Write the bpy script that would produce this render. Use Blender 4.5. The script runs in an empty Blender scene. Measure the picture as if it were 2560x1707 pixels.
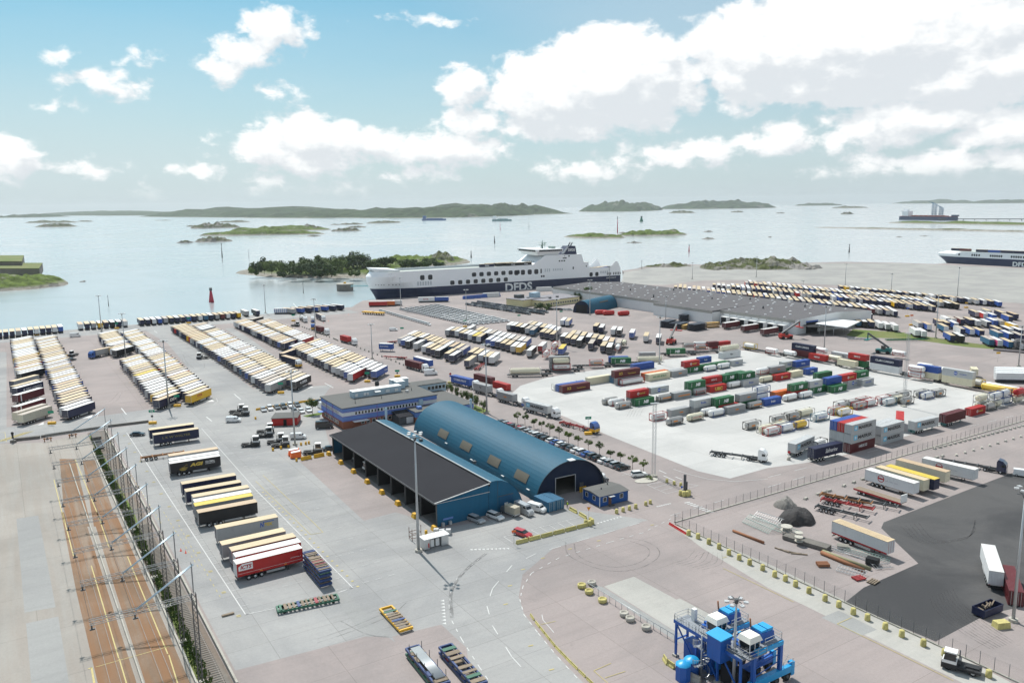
# Harbour freight terminal seen from the air. Units are metres; x right, y away from the viewpoint, z up.
import bpy, bmesh, math, random
from mathutils import Matrix, Vector

rnd = random.Random(7)
sc = bpy.context.scene
COL = sc.collection
R = math.radians
GRID = 32.3                      # the port's paving grid against the x axis, degrees

# ------------------------------------------------------------------ camera
cam_d = bpy.data.cameras.new('camera'); cam = bpy.data.objects.new('camera', cam_d); COL.objects.link(cam)
cam_d.sensor_width = 36.0; cam_d.lens = 28.569; cam_d.clip_start = 1.0; cam_d.clip_end = 90000.0
cam.matrix_world = Matrix.Translation((0, 0, 74.17)) @ Matrix.Rotation(R(90 - 9.565), 4, 'X') @ Matrix.Rotation(R(-0.691), 4, 'Z')
sc.camera = cam

# ------------------------------------------------------------------ sky, sun, exposure
SUN_AZ, SUN_EL = R(116.5), R(54.5)      # direction towards the sun: angle from +x, height above horizon
world = bpy.data.worlds.new('World'); sc.world = world; world.use_nodes = True
wn = world.node_tree.nodes; wl = world.node_tree.links; wn.clear()

class NT:
    """small helper to wire shader nodes"""
    def __init__(s, tree): s.t = tree; s.n = tree.nodes; s.l = tree.links
    def put(s, sock, v):
        if isinstance(v, bpy.types.NodeSocket): s.l.new(v, sock)
        elif v is not None: sock.default_value = v
    def math(s, op, a, b=None, c=None, clamp=False):
        n = s.n.new('ShaderNodeMath'); n.operation = op; n.use_clamp = clamp
        s.put(n.inputs[0], a); s.put(n.inputs[1], b); s.put(n.inputs[2], c)
        return n.outputs[0]
    def vmath(s, op, a, b=None):
        n = s.n.new('ShaderNodeVectorMath'); n.operation = op
        s.put(n.inputs[0], a); s.put(n.inputs[1], b)
        return n.outputs['Value' if op in ('LENGTH', 'DOT_PRODUCT') else 'Vector']
    def smooth(s, v, lo, hi, a=0.0, b=1.0):
        n = s.n.new('ShaderNodeMapRange'); n.interpolation_type = 'SMOOTHSTEP'
        s.put(n.inputs[0], v); n.inputs[1].default_value = lo; n.inputs[2].default_value = hi
        n.inputs[3].default_value = a; n.inputs[4].default_value = b
        return n.outputs[0]
    def noise(s, vec, scale, detail=4, rough=0.55, dist=0.0):
        n = s.n.new('ShaderNodeTexNoise'); s.put(n.inputs['Vector'], vec)
        n.inputs['Scale'].default_value = scale; n.inputs['Detail'].default_value = detail
        n.inputs['Roughness'].default_value = rough; n.inputs['Distortion'].default_value = dist
        return n.outputs['Fac']
    def mix(s, f, a, b, mode='MIX'):
        n = s.n.new('ShaderNodeMix'); n.data_type = 'RGBA'; n.blend_type = mode
        s.put(n.inputs[0], f)
        for k, v in ((6, a), (7, b)):
            s.put(n.inputs[k], v if isinstance(v, bpy.types.NodeSocket) else (*v, 1.0)[:4])
        return n.outputs[2]
    def xyz(s, v):
        n = s.n.new('ShaderNodeSeparateXYZ'); s.put(n.inputs[0], v); return n.outputs
    def comb(s, x, y, z=0.0):
        n = s.n.new('ShaderNodeCombineXYZ'); s.put(n.inputs[0], x); s.put(n.inputs[1], y); s.put(n.inputs[2], z)
        return n.outputs[0]

# cumulus: (azimuth, elevation) of the centre, half width, half height in degrees
CLOUDS = [((22.8, 10.51), 12.5, 4.0), ((16.0, 10.25), 4.0, 3.6), ((29.1, 8.23), 9.0, 2.6), ((6.8, 9.06), 6.4, 3.8),
          ((3.0, 8.05), 5.0, 3.0), ((9.1, 7.47), 4.6, 1.9), ((3.9, 5.78), 7.0, 1.4), ((-2.7, 5.86), 2.6, 1.3), ((-4.5, 4.15), 5.0, 1.5),
          ((-13.2, 5.00), 4.6, 1.9), ((-15.5, 4.42), 3.6, 1.4), ((-9.5, 4.45), 4.2, 1.3), ((-14.1, 3.45), 5.0, 1.3), ((-3.0, 8.39), 1.8, 1.7),
          ((-15.4, 11.40), 2.4, 1.5), ((-17.3, 10.03), 2.3, 1.2), ((-18.5, 8.94), 1.6, 0.9), ((-25.4, 7.72), 2.4, 0.8), ((-23.7, 9.20), 1.1, 0.5),
          ((-31.1, 3.37), 2.2, 1.5), ((-26.6, 2.73), 2.3, 0.6), ((-15.7, 7.57), 1.6, 0.5), ((-28.3, 6.21), .8, .35), ((-23.5, 0.94), 1.5, .4),
          ((26.2, 5.46), 6.5, 1.5), ((23.6, 4.29), 4.5, 1.1), ((30.7, 4.44), 4.0, 1.4), ((28.3, 2.40), 8.0, 1.0),
          ((17.9, 4.26), 3.6, 1.1), ((11.8, 3.60), 5.0, 1.1), ((5.4, 2.43), 4.0, .8), ((9.7, 6.48), 2.6, 1.0),
          ((-15.9, 1.60), 2.0, .6), ((-20.5, 2.31), 2.0, .5), ((-11.6, 1.29), 2.2, .5), ((-6.3, 2.42), 3.0, .6), ((-28.1, 8.92), .7, .4), ((-5.3, 11.97), 2.0, .25)]
cg = bpy.data.node_groups.new('cloud_density', 'ShaderNodeTree')
cg.interface.new_socket('Vector', in_out='INPUT', socket_type='NodeSocketVector')
cg.interface.new_socket('Density', in_out='OUTPUT', socket_type='NodeSocketFloat')
q = NT(cg); gi = cg.nodes.new('NodeGroupInput'); go = cg.nodes.new('NodeGroupOutput')
vec = gi.outputs[0]
wob = q.n.new('ShaderNodeTexNoise'); q.put(wob.inputs['Vector'], vec); wob.inputs['Scale'].default_value = 0.42; wob.inputs['Detail'].default_value = 3
off = q.vmath('MULTIPLY', q.vmath('SUBTRACT', wob.outputs['Color'], (.5, .5, .5)), (3.2, 1.9, 0))
wv = q.vmath('ADD', vec, off)
tot = None
for (az, el), a, b in CLOUDS:
    d = q.vmath('LENGTH', q.vmath('MULTIPLY', q.vmath('SUBTRACT', wv, (az, el - b * .25, 0)), (1 / a, 1 / b, 0)))
    v = q.math('MULTIPLY', q.math('SUBTRACT', 1.0, d), min(a, b * 1.3))     # degrees inside the edge
    tot = v if tot is None else q.math('MAXIMUM', tot, v)
# beyond the blobs above the sky goes on with the same kind of scattered cumulus
s3 = q.xyz(vec)
beyond = q.math('MAXIMUM', q.smooth(q.math('ABSOLUTE', s3[0]), 34, 42), q.smooth(s3[1], 16, 22))
wide = q.math('SUBTRACT', q.math('MULTIPLY', q.noise(q.vmath('MULTIPLY', vec, (.05, .11, 0)), 1.0, 3), 3.4), 1.75)
tot = q.math('MAXIMUM', tot, q.math('SUBTRACT', q.math('MULTIPLY', q.math('MULTIPLY', wide, 3.0), beyond), q.math('MULTIPLY', q.math('SUBTRACT', 1.0, beyond), 6.0)))
fine = q.noise(q.vmath('MULTIPLY', vec, (.62, .95, 0)), 1.0, 8, 0.58, 0.15)
q.put(go.inputs[0], q.math('ADD', q.math('MULTIPLY', tot, .55), q.math('MULTIPLY', q.math('SUBTRACT', fine, .50), 1.9)))

q = NT(world.node_tree)
tc = wn.new('ShaderNodeTexCoord'); dx, dy, dz = q.xyz(q.vmath('NORMALIZE', tc.outputs['Generated']))
az = q.math('MULTIPLY', q.math('ARCTAN2', dx, dy), 57.2958); el = q.math('MULTIPLY', q.math('ARCSINE', dz), 57.2958)
def cloud(v):
    n = wn.new('ShaderNodeGroup'); n.node_tree = cg; q.put(n.inputs[0], v); return n.outputs[0]
cv = q.comb(az, el)
den = cloud(cv); den_up = cloud(q.vmath('ADD', cv, (-.6, 1.1, 0)))
mask = q.math('MULTIPLY', q.smooth(den, -0.10, 0.42), q.smooth(el, 0.0, 2.5, .0, 1.0))
lit = q.smooth(q.math('SUBTRACT', den, den_up), -0.55, 0.60)
nish = wn.new('ShaderNodeTexSky'); nish.sky_type = 'NISHITA'; nish.sun_disc = False
nish.sun_elevation = SUN_EL; nish.sun_rotation = math.pi / 2 - SUN_AZ; nish.air_density = 1.0; nish.dust_density = 1.6; nish.ozone_density = 1.2
SKY_STRENGTH = 0.12
blue = q.mix(1.0, nish.outputs[0], (.27, .60, .66), 'MULTIPLY')
veil = q.smooth(el, -1.0, 19.0, .82, .0)                       # milky air low over the sea
veil = q.math('MAXIMUM', veil, q.math('MULTIPLY', q.smooth(az, -22, 18, .0, .58), q.smooth(el, 0, 60, 1, .3)))
veil = q.math('ADD', veil, q.math('MULTIPLY', q.math('SUBTRACT', q.noise(q.vmath('MULTIPLY', cv, (.03, .12, 0)), 1.0, 5), .5), .35), clamp=True)
base = q.mix(veil, blue, (4.75, 5.3, 5.65))
ccol = q.mix(lit, (5.3, 5.55, 5.8), (7.6, 7.6, 7.55))
skyc = q.mix(q.math('MULTIPLY', mask, .93), base, ccol)
bg = wn.new('ShaderNodeBackground'); bg.inputs['Strength'].default_value = SKY_STRENGTH; q.put(bg.inputs['Color'], skyc)
world.cycles.sampling_method = 'MANUAL'; world.cycles.sample_map_resolution = 256
wo = wn.new('ShaderNodeOutputWorld'); wl.new(bg.outputs[0], wo.inputs['Surface'])

sun_d = bpy.data.lights.new('sun', 'SUN'); sun_d.energy = 4.0; sun_d.angle = R(0.55); sun_d.color = (1.0, 0.96, 0.90)
sun = bpy.data.objects.new('sun', sun_d); COL.objects.link(sun)
sun.rotation_euler = Vector((-math.cos(SUN_AZ) * math.cos(SUN_EL), -math.sin(SUN_AZ) * math.cos(SUN_EL), -math.sin(SUN_EL))).to_track_quat('-Z', 'Y').to_euler()
sun.location = (-200, 400, 300)
sc.view_settings.view_transform = 'Standard'; sc.view_settings.look = 'None'; sc.view_settings.gamma = 1.0
sc.view_settings.exposure = 0.30
sc.render.engine = 'CYCLES'
cy = sc.cycles; cy.max_bounces = 5; cy.diffuse_bounces = 2; cy.glossy_bounces = 2; cy.transmission_bounces = 2; cy.transparent_max_bounces = 6; cy.caustics_reflective = False; cy.caustics_refractive = False
cy.use_denoising = True; cy.use_adaptive_sampling = True; cy.adaptive_threshold = .02

# ------------------------------------------------------------------ materials
MATS = {}
def mat(name, col, rough=.6, metal=0.0, vary=.10, scale=.5, rnd_v=.0, bump=0.0, spec=.5, coat=0.0, stain=0.0):
    """painted or weathered surface: base colour with soft blotches, per-object spread, optional relief"""
    if name in MATS: return MATS[name]
    m = bpy.data.materials.new(name); m.use_nodes = True; MATS[name] = m
    t = NT(m.node_tree); p = t.n['Principled BSDF']
    c = (*col, 1.0)
    p.inputs['Roughness'].default_value = rough; p.inputs['Metallic'].default_value = metal
    p.inputs['Specular IOR Level'].default_value = spec
    if coat: p.inputs['Coat Weight'].default_value = coat
    co = t.n.new('ShaderNodeTexCoord').outputs['Object']
    out = None
    if vary:
        n = t.noise(co, scale, 5, .62)
        f = t.math('ADD', t.math('MULTIPLY', t.math('SUBTRACT', n, .5), 2.2 * vary), 1.0)
        if rnd_v:
            oi = t.n.new('ShaderNodeObjectInfo')
            f = t.math('MULTIPLY', f, t.math('ADD', t.math('MULTIPLY', oi.outputs['Random'], rnd_v), 1.0 - rnd_v / 2))
        hs = t.n.new('ShaderNodeVectorMath'); hs.operation = 'SCALE'; hs.inputs[0].default_value = col; t.put(hs.inputs['Scale'], f)
        out = hs.outputs[0]
        if stain:
            st = t.smooth(t.noise(t.vmath('MULTIPLY', co, (1.3, 1.3, .25)), 1.1, 6, .7), .52, .72, 0, stain)
            out = t.mix(st, out, (col[0] * .35 + .04, col[1] * .32 + .03, col[2] * .3 + .02))
        t.put(p.inputs['Base Color'], out)
    else:
        p.inputs['Base Color'].default_value = c
    if bump:
        b = t.n.new('ShaderNodeBump'); b.inputs['Strength'].default_value = bump; b.inputs['Distance'].default_value = .05
        t.put(b.inputs['Height'], t.noise(co, 9.0, 4)); t.put(p.inputs['Normal'], b.outputs[0])
    return m

def paving(name, c1, c2, stains=.35, fine=.10, slab=0.0, rust=0.0, axis=GRID, streak=.25):
    """ground surface: two tones in broad blotches, oil stains, wheel-worn streaks along the lane, optional slab joints"""
    m = bpy.data.materials.new(name); m.use_nodes = True; t = NT(m.node_tree); p = t.n['Principled BSDF']
    p.inputs['Roughness'].default_value = .88; p.inputs['Specular IOR Level'].default_value = .25
    c1 = tuple(v * .84 for v in c1); c2 = tuple(v * .80 for v in c2)
    co = t.n.new('ShaderNodeTexCoord').outputs['Object']
    mp = t.n.new('ShaderNodeMapping'); t.put(mp.inputs['Vector'], co); mp.inputs['Rotation'].default_value = (0, 0, R(-axis)); lo = mp.outputs[0]
    f = t.smooth(t.noise(lo, .035, 6, .62, .6), .36, .64)
    col = t.mix(f, c1, c2)
    lanes = t.noise(t.vmath('MULTIPLY', lo, (.02, .42, 1)), 1.0, 5, .65)
    col = t.mix(t.smooth(lanes, .42, .75, 0, streak), col, tuple(v * .62 for v in c1))
    g = t.math('ADD', t.math('MULTIPLY', t.math('SUBTRACT', t.noise(lo, 1.7, 6, .72), .5), fine * 3.2), 1.0)
    sc_ = t.n.new('ShaderNodeVectorMath'); sc_.operation = 'SCALE'; t.put(sc_.inputs[0], col); t.put(sc_.inputs['Scale'], g); col = sc_.outputs[0]
    st = t.smooth(t.noise(lo, .16, 8, .74, .4), .60, .78, 0, stains)
    col = t.mix(st, col, tuple(v * .42 for v in c1))
    if rust:
        rs = t.smooth(t.noise(t.vmath('MULTIPLY', lo, (.03, .5, 1)), 1.0, 6, .6), .34, .62, 0, rust)
        col = t.mix(rs, col, (.23, .125, .065))
    if slab:
        br = t.n.new('ShaderNodeTexBrick'); t.put(br.inputs['Vector'], lo)
        br.inputs['Scale'].default_value = 1.0; br.inputs['Brick Width'].default_value = slab * 1.6; br.inputs['Row Height'].default_value = slab
        br.inputs['Mortar Size'].default_value = .05; br.offset = 0.0
        br.inputs['Color1'].default_value = (1, 1, 1, 1); br.inputs['Color2'].default_value = (.93, .93, .93, 1); br.inputs['Mortar'].default_value = (.72, .71, .70, 1)
        col = t.mix(1.0, col, br.outputs['Color'], 'MULTIPLY')
    t.put(p.inputs['Base Color'], col)
    b = t.n.new('ShaderNodeBump'); b.inputs['Strength'].default_value = .25; b.inputs['Distance'].default_value = .02
    t.put(b.inputs['Height'], t.noise(co, 12.0, 3)); t.put(p.inputs['Normal'], b.outputs[0])
    MATS[name] = m
    return m

# ------------------------------------------------------------------ mesh building
class MB:
    """collects boxes, bars, tubes and sheets; mesh() or build() turns them into one mesh"""
    def __init__(s): s.v = []; s.f = []; s.m = []; s.sm = []
    def face(s, pts, m=0, smooth=False):
        i = len(s.v); s.v += [tuple(p) for p in pts]; s.f.append(tuple(range(i, i + len(pts)))); s.m.append(m); s.sm.append(smooth)
        return s
    def box(s, x0, x1, y0, y1, z0, z1, m=0, top=None):
        i = len(s.v)
        s.v += [(x0, y0, z0), (x1, y0, z0), (x1, y1, z0), (x0, y1, z0), (x0, y0, z1), (x1, y0, z1), (x1, y1, z1), (x0, y1, z1)]
        s.f += [(i, i+3, i+2, i+1), (i+4, i+5, i+6, i+7), (i, i+1, i+5, i+4), (i+1, i+2, i+6, i+5), (i+2, i+3, i+7, i+6), (i+3, i, i+4, i+7)]
        s.m += [m, m if top is None else top] + [m] * 4; s.sm += [False] * 6
        return s
    def hexa(s, b, t, m=0):
        """solid from four bottom and four top corners"""
        i = len(s.v); s.v += [tuple(p) for p in b] + [tuple(p) for p in t]
        s.f += [(i, i+3, i+2, i+1), (i+4, i+5, i+6, i+7), (i, i+1, i+5, i+4), (i+1, i+2, i+6, i+5), (i+2, i+3, i+7, i+6), (i+3, i, i+4, i+7)]
        s.m += [m] * 6; s.sm += [False] * 6
        return s
    def prism(s, pts, z0, z1, m=0, top=None):
        """vertical prism over a ground polygon (counter-clockwise)"""
        n = len(pts); i = len(s.v)
        s.v += [(p[0], p[1], z0) for p in pts] + [(p[0], p[1], z1) for p in pts]
        s.f += [tuple(i + k for k in reversed(range(n))), tuple(i + n + k for k in range(n))] + [(i + k, i + (k+1) % n, i + n + (k+1) % n, i + n + k) for k in range(n)]
        s.m += [m, m if top is None else top] + [m] * n; s.sm += [False] * (n + 2)
        return s
    def extrude(s, prof, y0, y1, m=0, smooth=False):
        """profile in the x-z plane pushed along y"""
        n = len(prof); i = len(s.v)
        s.v += [(p[0], y0, p[1]) for p in prof] + [(p[0], y1, p[1]) for p in prof]
        s.f += [tuple(i + k for k in range(n)), tuple(i + n + k for k in reversed(range(n)))] + [(i + k, i + n + k, i + n + (k+1) % n, i + (k+1) % n) for k in range(n)]
        s.m += [m] * (n + 2); s.sm += [False, False] + [smooth] * n
        return s
    def tube(s, p0, p1, r0, r1=None, n=8, m=0, cap=True, smooth=True):
        r1 = r0 if r1 is None else r1
        a, b = Vector(p0), Vector(p1); d = (b - a)
        if d.length < 1e-6: return s
        d.normalize(); u = d.orthogonal().normalized(); w = d.cross(u); i = len(s.v)
        for c, r in ((a, r0), (b, r1)):
            for k in range(n):
                an = 2 * math.pi * k / n; s.v.append(tuple(c + (u * math.cos(an) + w * math.sin(an)) * r))
        for k in range(n):
            s.f.append((i + k, i + (k+1) % n, i + n + (k+1) % n, i + n + k)); s.m.append(m); s.sm.append(smooth)
        if cap:
            s.f += [tuple(i + k for k in reversed(range(n))), tuple(i + n + k for k in range(n))]; s.m += [m, m]; s.sm += [False, False]
        return s
    def bar(s, p0, p1, t=.1, m=0): return s.tube(p0, p1, t * .7071, n=4, m=m, smooth=False)
    def lathe(s, prof, n=16, m=0, c=(0, 0, 0), axis='Z', smooth=True):
        """profile of (radius, height) turned about an axis"""
        i = len(s.v); k = len(prof)
        for j in range(n):
            a = 2 * math.pi * j / n
            for r, h in prof:
                x, y = r * math.cos(a), r * math.sin(a)
                p = (x, y, h) if axis == 'Z' else (h, x, y) if axis == 'X' else (x, h, y)
                s.v.append((p[0] + c[0], p[1] + c[1], p[2] + c[2]))
        for j in range(n):
            for h in range(k - 1):
                a, b = i + j * k + h, i + ((j + 1) % n) * k + h
                s.f.append((a, b, b + 1, a + 1)); s.m.append(m); s.sm.append(smooth)
        return s
    def add(s, o, mtx=None, mo=0):
        i = len(s.v); s.v += [tuple(mtx @ Vector(p)) for p in o.v] if mtx else o.v
        s.f += [tuple(i + k for k in f) for f in o.f]; s.m += [k + mo for k in o.m]; s.sm += o.sm
        return s
    def mesh(s, name, mats):
        me = bpy.data.meshes.new(name); me.from_pydata(s.v, [], s.f)
        for k in (mats if isinstance(mats, (list, tuple)) else [mats]): me.materials.append(k)
        me.polygons.foreach_set('material_index', s.m); me.polygons.foreach_set('use_smooth', s.sm)
        me.update()
        return me
    def build(s, name, mats, parent=None, **kw): return put(name, s.mesh(name, mats), parent, **kw)

def put(name, me, parent=None, loc=None, rz=None, mats=None, **kw):
    """link a mesh as an object; mats overrides the materials on the object so that the mesh can be shared"""
    o = bpy.data.objects.new(name, me); COL.objects.link(o)
    if parent is not None: o.parent = parent
    if loc is not None: o.location = loc
    if rz is not None: o.rotation_euler = (0, 0, rz)
    if mats:
        for k, m in enumerate(mats):
            if m is not None: o.material_slots[k].link = 'OBJECT'; o.material_slots[k].material = m
    return tag(o, **kw) if kw else o
def tag(o, label=None, cat=None, group=None, kind=None):
    if label: o['label'] = label
    if cat: o['category'] = cat
    if group: o['group'] = group
    if kind: o['kind'] = kind
    return o
def thing(name, label, cat, loc=(0, 0, 0), yaw=0.0, group=None):
    """an Empty at a thing's base that parents its parts; yaw in degrees"""
    o = bpy.data.objects.new(name, None); COL.objects.link(o); o.empty_display_size = .3
    o.location = loc if len(loc) == 3 else (loc[0], loc[1], 0.0); o.rotation_euler = (0, 0, R(yaw))
    return tag(o, label, cat, group)
_cache = {}
def shared(key, fn):
    if key not in _cache: _cache[key] = fn()
    return _cache[key]
def uv(deg): return Vector((math.cos(R(deg)), math.sin(R(deg))))
def loc2(p, yaw, x, y):
    """ground point reached from p by going x along yaw and y to its left"""
    c, s = math.cos(R(yaw)), math.sin(R(yaw)); return (p[0] + c * x - s * y, p[1] + s * x + c * y)

def text_mesh(txt, h, mt, w=None, bold=.0, shear=0.0, depth=.012, space=1.0):
    """lettering standing in the x-z plane, facing -y, lower left corner at the origin"""
    def mk():
        cu = bpy.data.curves.new('lettering', 'FONT'); cu.body = txt; cu.size = 1.0; cu.extrude = 0.0; cu.offset = bold; cu.shear = shear
        cu.space_character = space; cu.resolution_u = 3; cu.fill_mode = 'FRONT'
        o = bpy.data.objects.new('tmp', cu); COL.objects.link(o)
        dg = bpy.context.evaluated_depsgraph_get(); me = bpy.data.meshes.new_from_object(o.evaluated_get(dg))
        bpy.data.objects.remove(o); bpy.data.curves.remove(cu)
        xs = [v.co.x for v in me.vertices]; ys = [v.co.y for v in me.vertices]
        x0, x1, y0, y1 = min(xs), max(xs), min(ys), max(ys)
        k = h / (y1 - y0); kx = k if w is None else w / (x1 - x0)
        for v in me.vertices: v.co = ((v.co.x - x0) * kx, -depth, (v.co.y - y0) * k)
        me.materials.clear(); me.materials.append(mt); me.update(); me.name = 'lettering'
        return me
    return shared(('txt', txt, h, mt.name, w, bold, shear), mk)
def letters(parent, txt, x, z, y, h, mt, w=None, bold=.02, shear=0.0, rz=0.0):
    return put('lettering', text_mesh(txt, h, mt, w, bold, shear), parent, loc=(x, y, z), rz=rz)

# ------------------------------------------------------------------ paving and ground
m_pink = paving('asphalt_pink', (.40, .345, .33), (.345, .305, .295), .40, .10, 13.0)
m_grey = paving('asphalt_grey', (.42, .415, .405), (.35, .35, .35), .42, .10, 7.0)
m_pale = paving('concrete_yard', (.62, .61, .59), (.56, .555, .54), .22, .07, 9.0, 0, GRID, .14)
m_far = paving('far_apron', (.42, .41, .385), (.36, .355, .34), .2)
m_dark = paving('new_asphalt', (.060, .060, .063), (.115, .112, .112), .0, .12, 0, 0, GRID - 60, .0)
m_rail = paving('rail_concrete', (.42, .395, .36), (.37, .35, .32), .25, .09, 11.0, .12, GRID - 90, .1)
m_rust = paving('rail_rust', (.34, .27, .21), (.21, .14, .09), .4, .16, 0, .95, GRID - 90, .4)
m_slabg = paving('slab_grey', (.37, .37, .36), (.34, .34, .335), .25)
m_pad = paving('pad_pale', (.50, .485, .45), (.44, .43, .40), .3)
m_ball = paving('ballast', (.25, .235, .21), (.19, .18, .165), .35, .30, 0, .3, GRID - 90)
m_grass = paving('verge_grass', (.13, .19, .04), (.21, .22, .08), .5, .3)
m_rock = mat('rock', (.25, .235, .215), .9, vary=.45, scale=.06, bump=.6)
m_white = mat('road_paint', (.56, .56, .55), .7, vary=.16, scale=1.3)
m_yellow = mat('yellow_road_paint', (.46, .38, .15), .7, vary=.2, scale=1.1)
m_conc = mat('weathered_concrete', (.42, .40, .35), .9, vary=.25, scale=.9, rnd_v=.25, stain=.5)
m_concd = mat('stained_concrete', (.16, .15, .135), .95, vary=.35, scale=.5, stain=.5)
m_blk = mat('black_steel', (.018, .019, .021), .6, vary=.3)
m_tyre = mat('tyre_rubber', (.014, .014, .015), .85, vary=.2)
m_steel = mat('galvanised_steel', (.46, .48, .49), .45, .55, vary=.12)
m_dsteel = mat('dark_steel', (.09, .095, .10), .55, .3, vary=.25)
m_glass = mat('dark_glass', (.012, .017, .02), .08, vary=0, spec=.8)
m_yel = mat('yellow_paint', (.72, .40, .02), .5, vary=.14, scale=1.2, stain=.25)
m_paint_w = mat('white_paint', (.80, .80, .78), .45, vary=.06)

def sheet(name, pts, m, z, kind='structure', parent=None):
    """a flat sheet a few millimetres above whatever it lies on"""
    s = MB(); s.face([(p[0], p[1], z) for p in pts], 0)
    me = s.mesh(name, m)
    if me.polygons[0].normal.z < 0: me.flip_normals()
    o = put(name, me, parent)
    return tag(o, kind=kind) if parent is None else o

def along(p, deg, d): u = uv(deg); return (p[0] + u.x * d, p[1] + u.y * d)
Q0 = along((-298.8, 472.1), GRID + 90, 16.0)
QC = along(Q0, GRID - .2, 222)
QL = along(Q0, GRID - .2 + 180, 900)
BOW = (-110.3, 655.0); SHIP_A = 28.0
S0 = along(along(BOW, SHIP_A - 90, 5), SHIP_A, -12); S1 = along(S0, SHIP_A, 268)
shore = [QL, QC, along(QC, SHIP_A + 62, 20), S0, S1, (123.7, 905.5), (150.9, 940.7), (188.6, 986.2), (213.4, 991.2), (241.8, 972.0), (315.7, 1000.0), (361.0, 988.5), (408.3, 997.4), (462.7, 971.2), (492.0, 944.7), (512, 955), (760, 560), (1500, 300), (1500, -400), (-1200, -400)]
shore = [shore[0]] + shore[1:]
g = MB(); g.prism(list(reversed(shore)), -9.0, 0.0)
tag(g.build('ground', m_pink), kind='structure')
z = .004
sheet('far_apron', [(123.3, 886.3), (186.9, 977.5), (239.8, 963.6), (357.9, 979.8), (458.7, 962.8), (487.1, 935.2), (640, 745), (760, 560), (700, 420), (366.6, 577.0), (337.2, 611.8), (290.0, 717.1), (222.5, 780.4), (184.5, 779.5), (139.6, 740.8), (101.2, 748.5)], m_far, z)
sheet('near_yard_asphalt', [(-138.1, 269.9), (-127.3, 278.6), (-98.2, 302.6), (-87.4, 309.1), (-74.9, 310.2), (-63.0, 264.6), (-54.7, 236.6), (-18.0, 179.4), (-0.5, 186.2), (12.4, 191.5), (31.8, 183.2), (21.4, 175.7), (8.5, 167.7), (1.6, 155.1), (0.7, 145.8), (1.60, 139.07), (6.49, 125.69), (11.06, 115.91), (30, 60), (-60, 60), (-42.41, 116.43), (-90.0, 192.0)], m_grey, z * 2)
sheet('truck_yard_lane', [(-231.6, 504.4), (-216.8, 510.3), (-108.4, 330.7), (-100.4, 309.7), (-113.0, 303.3), (-192.1, 447.3)], m_grey, z)
sheet('truck_yard_lane', [(-179.2, 502.0), (-174.7, 503.9), (-147.7, 455.9), (-121.1, 406.1), (-86.4, 321.6), (-89.8, 318.0), (-133.1, 419.1)], m_grey, z)
sheet('quay_lane', [along(Q0, GRID + 180, 60), along(along(Q0, GRID + 180, 60), GRID - 90, 33), along(along(QC, GRID + 180, 8), GRID - 90, 33), along(QC, GRID + 180, 8)], m_grey, z * 3)
sheet('cross_road', [(-284.6, 426.8), (-268.8, 425.7), (-175.9, 273.7), (-161.3, 280.2), (-135.6, 297.7), (-107.0, 331.1), (-91.8, 330.3), (-76.1, 335.6), (-74.9, 310.2), (-94.0, 289.2), (-127.3, 278.6), (-165.8, 253.7), (-174.2, 250.4)], m_grey, z * 4)
sheet('container_yard_concrete', [(3.3, 329.6), (13.6, 343.4), (27.6, 354.5), (42.5, 362.3), (77.4, 384.7), (95.8, 393.8), (117.5, 404.9), (123.0, 396.6), (141.7, 383.4), (159.2, 357.8), (165.8, 347.5), (180.8, 308.9), (203.7, 305.9), (200.4, 300.7), (155.4, 271.4), (126.8, 251.1), (91.8, 227.1), (71.9, 220.3), (58.9, 211.8), (51.4, 218.4), (29.9, 256.6), (18.2, 279.3), (-2.4, 308.3)], m_pale, z)
sheet('asphalt_patch', [(-63.4, 231.6), (-55.0, 237.7), (-22.8, 185.5), (-29.1, 190.0), (-36.0, 184.8)], m_pink, z * 5)
sheet('asphalt_patch', [(-47.31, 120.73), (-26.00, 131.85), (-22.09, 131.22), (-17.64, 125.89), (-15.01, 115.29), (-45.04, 114.20)], m_pink, z * 5)
sheet('asphalt_patch', [(-21.57, 131.57), (-13.33, 135.49), (-8.41, 127.73), (-6.56, 115.12), (-14.67, 115.29)], m_pink, z * 6)
sheet('repair_strip', [(-48.2, 170.5), (-46.3, 169.9), (-39.3, 158.8), (-32.0, 147.1), (-22.14, 131.58), (-26.35, 131.68), (-33.4, 143.7)], m_slabg, z * 7)
sheet('concrete_pad', [(17.5, 149.5), (24.0, 153.6), (30.6, 143.8), (31.3, 144.2), (39.59, 132.35), (34.01, 125.42), (27.78, 132.63)], m_pad, z)
sheet('asphalt_repair', [(15.0, 150.9), (17.4, 149.0), (27.74, 132.44), (33.92, 125.08), (27.44, 129.01)], m_slabg, z)
sheet('new_asphalt', [(61.6, 141.7), (71.54, 127.83), (85.46, 136.83), (97.7, 140.8), (153.6, 218.3), (136.2, 213.2), (119.6, 202.2), (86.3, 180.0), (84.2, 176.6), (83.5, 158.0), (67.8, 147.7)], m_dark, z * 2)
sheet('sandy_verge', [(36.2, 181.7), (52.7, 158.8), (71.65, 125.93), (77.92, 113.96), (70.48, 114.11), (49.3, 148.2), (40.9, 166.8)], m_pad, z * 1)
sheet('asphalt_patch', [(55.28, 136.37), (59.43, 138.87), (63.37, 131.98), (59.61, 129.88)], m_slabg, z * 3)
sheet('rail_yard_concrete', [(-181.6, 246.1), (-165.4, 253.1), (-152.8, 254.4), (-142.8, 263.8), (-137.5, 267.8), (-97.9, 192.2), (-50.10, 117.17), (-20, 60), (-500, 60)], m_rail, z * 5)
sheet('rail_bed', [(-112.8, 192.7), (-107.3, 192.5), (-59.62, 117.37), (-65.87, 117.50), (-86.7, 150.3)], m_rust, z * 6)
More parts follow.
